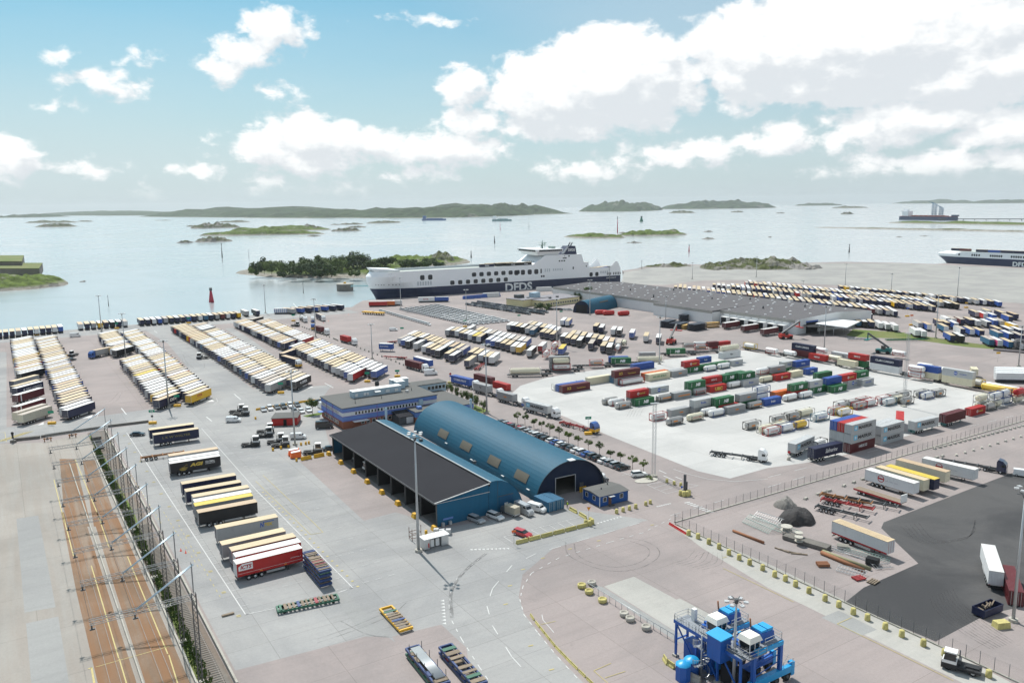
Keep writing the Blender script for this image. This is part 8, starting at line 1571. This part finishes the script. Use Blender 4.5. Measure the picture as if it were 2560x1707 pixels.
for a in (((198.9, 426.2), 2, 'green', 'long green flat frame lying by the grass strip', 22), ((180.6, 431.1), -6, 'grey', 'long grey frame lying beside the green stacker', 16)): t = thing('steel_skid', a[3], 'steel frame', a[0], a[1]); b = MB(); b.box(0, a[4], -1.2, -1.0, .6, 1.1); b.box(0, a[4], 1.0, 1.2, .6, 1.1); [b.box(x, x + .3, -1, 1, .7, 1.0) for x in range(0, a[4], 2)]; b.build('frame', paint(a[2]), t)

# ------------------------------------------------------------------ loose railway and lashing stock in the near yard
m_wood = mat('old_timber', (.24, .19, .14), .9, vary=.3, scale=1.5, rnd_v=.3); m_bol = {'green': mat('bolster_green', (.03, .13, .08), .6, vary=.3), 'blue': mat('bolster_blue', (.02, .05, .16), .6, vary=.3), 'yellow': m_yel, 'red': mat('bolster_red', (.25, .02, .03), .6, vary=.3)}
def platform(p, yaw, L, Wd, levels, c, label, planks=12, extra=None):
    t = thing('roll_platform', label, 'roll platform', p, yaw, 'roll platforms in the near yard'); H0 = .35
    for k in range(levels):
        zz = H0 + k * .95; b = MB(); b.box(0, L, 0, .3, zz, zz + .4); b.box(0, L, Wd - .3, Wd, zz, zz + .4); b.box(0, .3, .3, Wd - .3, zz, zz + .45); b.box(L - .3, L, .3, Wd - .3, zz, zz + .45); b.build('frame', m_bol[c] if k % 2 == 0 else m_bol['blue'], t)
        for i in range(planks):
            if rnd.random() < .15 and k == levels - 1: continue
            x = .5 + i * (L - 1) / planks; MB().box(x, x + (L - 1) / planks * rnd.uniform(.35, .75), .05, Wd - .05, zz + .4, zz + .4 + rnd.uniform(.06, .18)).build('plank', m_wood if rnd.random() < .8 else m_bol[rnd.choice(['blue', 'red', 'green'])], t)
    for x in (1.2, L - 1.2):
        for y in (.2, Wd - .2): MB().tube((x, y - .12, .3), (x, y + .12, .3), .3, n=10).build('wheel', m_tyre, t)
    return t
platform((-43.82, 139.56), GRID - 8, 11.5, 2.4, 1, 'green', 'green-ended timber roll platform lying across the parking line', 13)
platform((-36.2, 151.1), GRID + 89, 11.0, 2.5, 4, 'blue', 'tall stack of dark blue and red roll platforms', 14); platform((-18.08, 133.51), GRID + 89, 9.5, 2.6, 1, 'yellow', 'single yellow-edged roll platform on the grey road', 9)
platform((-10.11, 115.19), GRID + 87, 12.5, 2.5, 2, 'green', 'roll platform carrying silver poles at the bottom edge', 5); platform((-4.36, 115.08), GRID + 87, 13, 2.5, 2, 'blue', 'timber decked roll platform right of the pole load', 8)
pl = thing('pole_bundle', 'bundle of silver poles lying on the roll platform', 'pole bundle', loc2((-10.11, 115.19), GRID + 87, 1, 1.2), GRID + 87)
for k in range(9): MB().tube((.3, -.8 + k * .18, 1.95), (10.5, -.8 + k * .18, 1.95), .1, n=6).build('pole', m_steel, pl)
for k in range(8): MB().tube((k % 4 * 3.2 + .5, -1.1 if k < 4 else 1.1, 1.7), (k % 4 * 3.2 + .5, -1.1 if k < 4 else 1.1, 3.0), .06, n=6).build('stake', m_dsteel, pl)
chassis(loc2((-111.3, 233.5), GRID - 4, 0, 0), GRID - 4, 'rust', 'rusty yellow chassis sticking out behind the AGI trailer'); chassis((-16.4, 360.8), Y45, 'red', 'red empty chassis before the white central trailers'); chassis((-67.9, 437.7), 20, 'red', 'red empty chassis left of the central trailers'); chassis((-51.8, 390.5), -200, 'red', 'red empty chassis lying behind the blue box truck')
rk = thing('steel_rack', 'brown pipe rack beside the gate kiosk mast', 'rack', (-22.9, 172.4), GRID); b = MB()
for x in (0, 2.2):
    for y in (0, 1.6): b.bar((x, y, 0), (x, y, 3.4 if x else 2.8), .1)
for zz in (.6, 1.7): b.bar((0, 0, zz), (2.2, 0, zz), .09); b.bar((0, 1.6, zz), (2.2, 1.6, zz), .09); b.bar((0, 0, zz), (0, 1.6, zz), .09); b.bar((2.2, 0, zz), (2.2, 1.6, zz), .09)
b.build('frame', mat('rust_brown', (.14, .07, .045), .8, vary=.3), rk)
for k, p in enumerate(((-17.9, 176.6), (-16.6, 176.2), (-15.1, 176.2))): tag(put('bulk_bag', MB().hexa([(-.55, -.55, 0), (.55, -.55, 0), (.55, .55, 0), (-.55, .55, 0)], [(-.6, -.55, 1.2), (.55, -.6, 1.25), (.6, .5, 1.2), (-.5, .6, 1.15)]).mesh('bulk_bag', m_alu), loc=(*p, 0)), 'grey crate, %s from left behind the gate kiosk' % ORD(k + 1), 'crate')
for k, p in enumerate(((-66.7, 237.6), (-65.4, 235.1))): t = thing('lashing_sledge', ['rear', 'front'][k] + ' orange-red glazed trailer by the yellow barrier', 'sledge', p, 20); b = MB(); b.hexa([(-1.6, -1, .2), (1.6, -1, .2), (1.6, 1, .2), (-1.6, 1, .2)], [(-1.2, -.9, 1.7), (1.6, -.9, 2.0), (1.6, .9, 2.0), (-1.2, .9, 1.7)]); b.build('housing', m_sor, t); MB().hexa([(-1.3, -.8, 1.72), (1.4, -.8, 2.0), (1.4, .8, 2.0), (-1.3, .8, 1.72)], [(-1.3, -.8, 1.78), (1.4, -.8, 2.06), (1.4, .8, 2.06), (-1.3, .8, 1.78)]).build('glazing', m_alu, t)
for k in range(2): c_ = (8.3, 188.3); yw = GRID + 92; container(loc2(c_, yw, 0, -CW * (k + 1) - .05 * k), 0, 6.06, 'teal', '', yw, 2.6, ['left', 'right'][k] + ' weathered blue container of the pair before the arched hall')
# a worker in a hi-vis jacket beside them
pw = thing('person', 'person in yellow hi-vis jacket and dark trousers beside the blue containers', 'person', (*(13.2, 191.4), 0), -60)
sk = bpy.data.meshes.new('body'); V = [(0, 0, .95), (0, 0, 1.2), (0, 0, 1.45), (0, 0, 1.56), (.02, 0, 1.70), (0, .10, .9), (.02, .11, .5), (0, .12, .08), (.14, .12, .04), (0, -.10, .9), (-.02, -.11, .5), (-.02, -.12, .08), (.12, -.12, .04), (0, .2, 1.42), (.03, .26, 1.14), (.16, .24, .95), (0, -.2, 1.42), (.03, -.26, 1.14), (.16, -.24, .95)]
sk.from_pydata(V, [(0, 1), (1, 2), (2, 3), (3, 4), (0, 5), (5, 6), (6, 7), (7, 8), (0, 9), (9, 10), (10, 11), (11, 12), (2, 13), (13, 14), (14, 15), (2, 16), (16, 17), (17, 18)], []); bo = put('body', sk, pw); md = bo.modifiers.new('skin', 'SKIN'); rad = [.15, .15, .14, .06, .11, .1, .075, .05, .045, .1, .075, .05, .045, .075, .055, .042, .075, .055, .042]
for v, r0 in zip(sk.skin_vertices[0].data, rad): v.radius = (r0, r0)
sk.skin_vertices[0].data[0].use_root = True; bo.modifiers.new('sub', 'SUBSURF').levels = 1; sk.materials.append(mat('work_trousers', (.03, .035, .05), .8))
jk = MB(); jk.lathe([(.20, .92), (.21, 1.1), (.22, 1.35), (.16, 1.5), (.07, 1.54)], 12); jk.build('jacket', mat('hi_vis_yellow', (.55, .75, .04), .6), pw); MB().lathe([(.0, 1.83), (.1, 1.8), (.125, 1.72), (.0, 1.72)], 10).build('helmet', m_paint_w, pw)

# ------------------------------------------------------------------ storage yard at the right
for c, yw, cl, lb, tx, wf in (((93.1, 206.3), -57.7, ('white', 'white', 'white'), 'white trailer with red ring logo, nearest of the group of three', 1, 1), ((96.7, 208.4), -57.7, ('cream', 'cream', 'white'), 'cream trailer behind the nearest red ring trailer', 0, 1), ((99.6, 209.0), -57.7, ('navy', 'yellow', 'navy'), 'navy-ended trailer with yellow roof behind the cream one', 0, 1), ((104.9, 214.2), -55, ('cream', 'tan', 'cream'), 'cream trailer with tan roof between the white ones', 0, 1), ((112.6, 215.2), -51, ('white', 'white', 'white'), 'white trailer with red ring logo, farthest right', 1, 1), ((70.7, 171.4), -59, ('white', 'cream', 'white'), 'white trailer with red base stripe beside the scrap', 2, 1), (loc2((90.9, 146.1), 66, 0, -TW), 66, ('white', 'white', 'white'), 'white trailer at the right edge beside the red container', 0, 0)):
    t = trailer(loc2(c, yw, 0, TW / 2), yw, *cl, lb, True, 'white trailers in the storage yard')
    if tx == 1:
        b = MB(); b.lathe([(.75, 0), (.95, 0)], 20, 0, (4.6, SIDE - .012, 2.7), 'Y', False); b.build('ring_logo', m_tr, t); plate(t, 'ring_bar', 3.7, 5.5, 2.5, 2.9, SIDE - .01, m_tr); letters(t, 'på rätt väg', 5.9, 2.3, SIDE - .012, .5, mat('lettering_grey', (.45, .45, .47), .5, vary=0), 3.4)
    elif tx == 2: plate(t, 'red_skirt', .05, 13.55, 1.19, 1.5, SIDE - .003, m_tr); [MB().box(.6 + k * .42, .8 + k * .42, -1.0, 1.0, 4.0, 4.02).build('roof_slat', ROOF['tan'], t) for k in range(30)]; [plate(t, 'door_bar', 13.58, 13.62, 1.3, 3.8, y, m_tr) for y in (-.8, .0, .8)]
fb = thing('flatbed_trailer', 'red and black flatbed trailer with white headboard', 'flatbed', loc2((87.4, 199.7), -57.7, 0, 1.2), -57.7); MB().box(0, 13, -1.25, 1.25, 1.0, 1.25).build('deck', m_wood, fb); MB().box(0, 13, -1.28, -1.25, .85, 1.3).build('red_edge', m_tr, fb); MB().box(12.9, 13.1, -1.25, 1.25, 1.25, 3.2).build('headboard', m_paint_w, fb)
for x in (1.6, 2.9, 10.2, 11.5):
    for y in (-1.15, 1.15): put('wheel', TP['wheel'], fb, (x, y, .5), math.pi if y < 0 else 0)
chassis(loc2((73.7, 188.7), -40, 0, 0), -42, 'dark', 'black skeletal chassis with white fenders in the storage yard'); chassis(loc2((76.8, 193.4), -36, 0, 0), -38, 'red', 'long red skeletal chassis in the storage yard'); chassis(loc2((82.9, 194.3), -36, 0, 0), -36, 'dark', 'dark skeletal chassis right of the red one'); chassis(loc2((77.8, 196.8), -36, 0, 0), -36, 'rust', 'rusty flat chassis at the back of the storage yard')
container(loc2((91.2, 140.1), 66, 0, -CW), 0, 12.19, 'maroon', '', 66, 2.9, 'dark red container cut off by the right edge')
sk_ = thing('skip', 'navy skip filled with waste timber', 'skip', (83.75, 134.72), 28); b = MB(); b.box(0, 5.5, 0, 2.4, .3, .4); b.box(0, 5.5, 0, .1, .4, 1.7); b.box(0, 5.5, 2.3, 2.4, .4, 1.7); b.box(0, .1, .1, 2.3, .4, 1.7); b.box(5.4, 5.5, .1, 2.3, .4, 1.7); b.box(.2, 5.3, .3, .5, 0, .3); b.build('bin', paint('navy'), sk_)
for k in range(9): a = rnd.uniform(0, 3); x = rnd.uniform(1.2, 4.2); MB().bar((x, 1.2, .9 + .06 * k), (x + 1.1 * math.cos(a), 1.2 + .8 * math.sin(a), 1.2 + .1 * k), .2).build('plank', m_wood, sk_)
tag(put('yellow_block', MB().hexa([(0, 0, 0), (2.6, 0, 0), (2.6, 1.6, 0), (0, 1.6, 0)], [(.1, .1, 1.1), (2.5, .1, 1.1), (2.5, 1.5, 1.1), (.1, 1.5, 1.1)]).mesh('yellow_block', m_ycon), loc=(*(84.17, 131.31), 0), rz=R(10)), 'large pale yellow concrete block beside the navy skip', 'concrete block')
hp = hump('gravel_heap', along((61.3, 178.3), -20, 0), (70.3, 176.7), 4.6, 9, mat('dark_gravel', (.045, .042, .042), .95, vary=.3, scale=1.2), 2.4, 26, 14, .2); hp['kind'] = 'stuff'; tag(hp, 'heap of dark gravel in the storage yard', 'gravel'); hp.location.z = -SEA - .1
hp = hump('rubble_pile', (65.1, 186.9), (70.8, 188.8), 4.4, 6, m_rock, 5.4, 22, 10, .35); hp['kind'] = 'stuff'; tag(hp, 'small grey rubble pile behind the gravel heap', 'rubble'); hp.location.z = -SEA - .1
m_pru = mat('rusty_pipe', (.27, .115, .055), .8, vary=.3, scale=1.2)
for a, c, r_, m, lb in (((49.9, 175.5), (54.8, 168.7), .3, m_pru, 'rusty brown pipe before the green gratings'), ((65.3, 163.0), (70.6, 154.3), .42, m_pru, 'thick rusty pipe lying in the scrap row'), ((65.9, 163.8), (72.3, 155.0), .36, mat('mossy_pipe', (.25, .24, .14), .8, vary=.3), 'mossy pale pipe beside the thick rusty one'), ((64.2, 170.2), (67.3, 163.8), .12, m_paint_w, 'thin white pole behind the rusty pipes'), ((69.2, 165.1), (74.1, 158.2), .1, m_steel, 'thin grey pole in the scrap row')): v = Vector(c) - Vector(a); tag(put('steel_pipe', MB().tube((0, 0, r_), (v.x, v.y, r_), r_, n=12).mesh('steel_pipe', m), loc=(*a, 0)), lb, 'pipe')
def grating(p, yaw, L, Wd, m, label, tilt=.0):
    t = thing('steel_grating', label, 'grating', p, yaw, 'steel gratings in the storage yard'); b = MB()
    for x in range(int(L / .6) + 1): b.bar((x * .6, 0, .25), (x * .6, Wd, .25 + tilt), .05)
    for y in (0, Wd / 2, Wd): b.bar((0, y, .3 + tilt * y / Wd), (L, y, .3 + tilt * y / Wd), .1)
    b.build('bars', m, t)
m_gg = mat('green_galvanised', (.30, .42, .38), .5, .3, vary=.2)
for a in (((53.4, 180.5), -60, 8, 2.4, m_gg, 'pale green grating stack leaning at the pipes', 1.4), ((56.4, 183.1), -50, 7, 2.4, m_steel, 'grey grating beside the leaning green stack', 1.0), ((58.7, 176.4), -52, 6, 3, m_gg, 'green grating left of the gravel heap', .4), ((65.1, 154.7), -40, 5.5, 2.2, m_steel, 'grey grating nearest the wire fence', .5), ((73.5, 155.2), 10, 4, 2.6, m_steel, 'spiky grey grating right of the pipes', .6), ((67.0, 165.5), -42, 9, 1.6, m_steel, 'long thin grating behind the rusty pipes', .2), ((70.7, 164.2), -42, 9, 1.6, m_gg, 'long green grating before the white trailer', .3)): grating(*a)
for k, (p, s_) in enumerate((((61.5, 173.9), 1.3), ((63.0, 170.2), .9), ((62.2, 167.9), .9))): t = thing('cable_drum', ['large', 'small upper', 'small lower'][k] + ' pale cable drum on the dark timber stack', 'cable drum', (*p, .9), 0); b = MB(); b.tube((0, 0, 0), (0, 0, .12), s_, n=18); b.tube((0, 0, .9), (0, 0, 1.02), s_, n=18); b.build('flanges', m_conc, t); MB().tube((0, 0, .12), (0, 0, .9), s_ * .6, n=14).build('core', m_conc, t)
pile((59.6, 170.9), -45, 1, 'dark timber stack carrying the cable drums', m_concd, 10, .8, 1, 'timber stack')
for k, (p, c) in enumerate((((73.9, 157.7), m_blk), ((71.1, 165.9), m_conc), ((63.5, 157.5), m_pru), ((68.3, 151.4), m_chs['red']), ((70.5, 149.9), m_wood))): t = thing('scrap_piece', ['black machine block at the end of the pipes', 'pale flat bench before the white trailer', 'rusty curved cradle near the fence', 'faded red pallet frame near the fence', 'brown pallet at the dark asphalt edge'][k], 'scrap', p, -40 + 20 * k); b = MB(); [b.box(-1.2, 1.2, y, y + .25, .15, (1.5, .8, .7, .4, .3)[k]) for y in (-.9, -.45, 0, .45)]; b.box(-1.0, -.8, -.9, .8, 0, .15); b.box(.8, 1.0, -.9, .8, 0, .15); b.build('slats', c, t)
for k in range(4): tag(put('timber_beam', MB().box(0, 3.4, 0, .25, 0, .25).mesh('timber_beam', m_wood), loc=(*along((56.4, 166.3), -50, k * 1.3), .02), rz=R(-50 + k * 12)), 'pale timber beam, %s of the loose beams by the fence' % ORD(k + 1), 'timber beam')
tag(put('timber_beam', MB().box(0, 2.2, 0, .5, 0, .3).mesh('timber_beam', m_wood), loc=(*(-53.88, 139.00), .03), rz=R(GRID)), 'pale timber block lying in the truck yard corner', 'timber beam')

# ------------------------------------------------------------------ blue service gantry and the two straddle trucks under it
m_mb = mat('machine_blue', (.012, .10, .40), .42, vary=.12, scale=.8, stain=.2); m_mlb = mat('machine_light_blue', (.02, .33, .66), .4, vary=.1, scale=.8, stain=.15); m_grate = mat('grey_grating', (.24, .26, .29), .7, .2, vary=.2); m_cabw = mat('cab_roof_white', (.78, .77, .70), .4, vary=.06)
gan = thing('service_gantry', 'blue steel service gantry with railed walkways and spiral stair', 'gantry', (26.55, 124.37), GRID - 90)
# local x runs towards the viewer along the machine, local y to the right and back
def rails(parent, pts, z0, name='railing'):
    b = MB()
    for a, c in zip(pts, pts[1:]):
        for zz in (.55, 1.1): b.bar((a[0], a[1], z0 + zz), (c[0], c[1], z0 + zz), .06)
        n = max(1, int((Vector(c) - Vector(a)).length / 1.6))
        for k in range(n + 1): p = lerp(a, c, k / n); b.bar((*p, z0), (*p, z0 + 1.1), .06)
    return b.build(name, m_steel, parent)
ZD = 6.2
for x in (0, 4.6, 9.2, 13.8):
    for y in (0, 2.6): MB().box(x - .16, x + .16, y - .16, y + .16, .3, ZD).build('post', m_mb, gan); MB().box(x - .4, x + .4, y - .4, y + .4, 0, .35).build('post_foot', m_conc, gan)
for x in (0, 4.6, 9.2): MB().bar((x, -.02, ZD - .3), (x + 4.6, -.02, .6), .2).build('brace', m_mb, gan)
MB().box(-.3, 14.2, -.3, 2.9, ZD, ZD + .25).build('walkway', m_grate, gan); MB().box(-.3, 14.2, -.36, -.3, ZD - .25, ZD + .3).build('edge_beam', m_mb, gan); MB().bar((0, 0, 3.0), (0, 2.6, 3.0), .2).build('tie_beam', m_mb, gan)
rails(gan, [(-.2, 2.8), (-.2, -.2), (7.8, -.2)], ZD + .25); rails(gan, [(-.2, 2.8), (3.6, 2.8)], ZD + .25); rails(gan, [(11.2, -.2), (14.0, -.2), (14.0, 2.8)], ZD + .25)
b = MB()
for k in range(12): b.box(-.2 + k * .68, -.16 + k * .68, -.33, -.3, ZD + .3, ZD + 1.2)
b.build('mesh_screen', m_grate, gan)
eh = MB().box(8.1, 10.9, -1.3, .9, 4.4, 8.2).build('equipment_house', m_mb, gan); MB().hexa([(7.9, -1.5, 8.2), (11.1, -1.5, 8.2), (11.1, 1.1, 8.2), (7.9, 1.1, 8.2)], [(7.9, -1.5, 8.32), (11.1, -1.5, 8.32), (11.1, 1.1, 8.55), (7.9, 1.1, 8.55)]).build('house_roof', m_mlb, eh)
for k, x in enumerate((-.6, 9.4)): MB().box(x + 2, x + 2.7, 1.9, 2.6, ZD + .25, ZD + 2.3 - k).build('control_cabinet', m_paint_w, gan)
st = MB(); st.tube((7.0, -1.3, 0), (7.0, -1.3, ZD + 1.2), .12); st = st.build('stair_column', m_steel, gan)
for k in range(22):
    a = k * .52; b = MB(); b.hexa([(7.0, -1.3, k * .28), (7.0 + 1.3 * math.cos(a), -1.3 + 1.3 * math.sin(a), k * .28), (7.0 + 1.3 * math.cos(a + .5), -1.3 + 1.3 * math.sin(a + .5), k * .28), (7.0, -1.3, k * .28)], [(7.0, -1.3, k * .28 + .06), (7.0 + 1.3 * math.cos(a), -1.3 + 1.3 * math.sin(a), k * .28 + .06), (7.0 + 1.3 * math.cos(a + .5), -1.3 + 1.3 * math.sin(a + .5), k * .28 + .06), (7.0, -1.3, k * .28 + .06)]); b.build('step', m_grate, st)
b = MB()
for k in range(44): a, c = k * .26, (k + 1) * .26; b.bar((7.0 + 1.35 * math.cos(a), -1.3 + 1.35 * math.sin(a), k * .14 + 1), (7.0 + 1.35 * math.cos(c), -1.3 + 1.35 * math.sin(c), k * .14 + 1.14), .05); b.bar((7.0 + 1.35 * math.cos(a), -1.3 + 1.35 * math.sin(a), k * .14), (7.0 + 1.35 * math.cos(a), -1.3 + 1.35 * math.sin(a), k * .14 + 1), .04)
b.build('stair_rail', m_steel, st)
for k, (x, y) in enumerate(((5.5, -3.7), (5.3, -1.7))):
    p = loc2((26.55, 124.37), GRID - 90, x, y); t = thing('water_tank', ['octagonal blue water tank nearest the barriers', 'round blue water tank beside the spiral stair'][k], 'tank', p, 10); b = MB(); n = 8 if k == 0 else 18; b.lathe([(.0, 0), (1.25, 0), (1.25, 2.5), (1.1, 2.7), (.0, 2.95)], n, 0, smooth=k > 0); b.build('shell', m_mb, t); MB().lathe([(1.26, 2.5), (1.1, 2.72), (.3, 2.98), (.0, 3.05)], n, 0).build('lid', m_mlb, t)
def straddle(p, yaw, label):
    t = thing('straddle_carrier', label, 'straddle carrier', p, yaw, 'straddle carriers at the gantry')
    for y in (0, 3.6):
        MB().box(-.2, 9.6, y - .4, y + .4, 1.3, 2.4).build('side_beam', m_mlb if y == 0 else m_mb, t); MB().box(9.0, 9.7, y - .42, y + .42, .7, 2.9).build('bumper', m_mlb, t)
        for x in (1.0, 3.2, 5.6, 8.2): w = MB(); w.tube((x, y - .3, .75), (x, y + .3, .75), .75, n=16); w.tube((x, y - .43, .75), (x, y + .43, .75), .3, n=10, m=1); w.build('wheel', [m_tyre, m_dsteel], t)
        for x in (.6, 6.6): MB().box(x - .3, x + .3, y - .28, y + .28, 2.4, 7.0).build('leg', m_mb, t)
        MB().box(.9, 6.9, y - .35, y + .35, 6.6, 7.3).build('top_beam', m_mlb if y == 0 else m_mb, t)
    for x in (.6, 6.6): MB().box(x - .3, x + .3, .35, 3.25, 6.5, 7.1).build('cross_beam', m_mb, t)
    MB().box(2.4, 6.9, -.1, 3.8, 7.3, 7.45).build('top_deck', m_grate, t); rails(t, [(2.6, 3.7), (6.8, 3.7), (6.8, 0), (3, 0)], 7.45)
    e = MB(); e.hexa([(3.0, .8, 7.45), (6.2, .8, 7.45), (6.2, 3.3, 7.45), (3.0, 3.3, 7.45)], [(3.2, .9, 9.0), (6.0, .9, 8.7), (6.0, 3.1, 8.7), (3.2, 3.1, 9.0)]); e = e.build('engine_housing', m_mb, t)
    for x in (3.3, 4.7): MB().box(x, x + 1.2, 1.0, 3.0, 8.8, 9.25).build('engine_cover', m_mlb, e)
    MB().tube((3.4, 3.2, 9.0), (3.3, 3.3, 10.4), .13).build('exhaust', m_pru, e)
    c = MB(); c.hexa([(.3, .5, 6.7), (2.1, .5, 6.7), (2.1, 2.4, 6.7), (.3, 2.4, 6.7)], [(.1, .4, 8.5), (2.3, .4, 8.5), (2.3, 2.5, 8.5), (.1, 2.5, 8.5)]); c = c.build('cab', m_glass, t)
    for x, y in ((.1, .4), (2.3, .4), (.1, 2.5), (2.3, 2.5), (1.2, .38)): MB().bar((x, y, 6.6), (x, y, 8.5), .1).build('window_post', m_paint_w, c)
    MB().hexa([(-.2, .1, 8.5), (2.6, .1, 8.5), (2.6, 2.8, 8.5), (-.2, 2.8, 8.5)], [(.1, .4, 9.3), (2.3, .4, 9.3), (2.3, 2.5, 9.3), (.1, 2.5, 9.3)]).build('cab_roof', m_cabw, c); MB().box(-.9, 3.0, -.4, 3.2, 6.4, 6.6).build('cab_deck', m_grate, c); rails(c, [(3.0, -.4), (-.9, -.4), (-.9, 3.2)], 6.6)
    b = MB()
    for zz in (3.0, 4.2, 5.2): b.bar((.6, 0, zz), (6.6, 0, zz + .9), .12); b.bar((.6, 3.6, zz + .9), (6.6, 3.6, zz), .12)
    b.build('bracing', m_mb, t)
    b = MB(); b.bar((6.9, 0, 2.4), (8.6, 0, 4.2), .08); b.build('stair_rail', m_steel, t); rails(t, [(7.2, -.3), (9.4, -.3)], 2.4)
O = (26.55, 124.37)
straddle(loc2(O, GRID - 90, 7.9, 1.3), GRID, 'rear blue straddle carrier with white cab roof'); straddle(loc2(O, GRID - 90, 14.6, 1.3), GRID, 'front blue straddle carrier with white cab roof at the bottom edge')
MB().box(1.4, 7.6, .4, 2.4, .3, 3.6).build('pump_unit', m_mb, gan); MB().box(9.4, 13.4, .5, 2.3, .3, 3.2).build('pump_unit', m_dkint, gan)
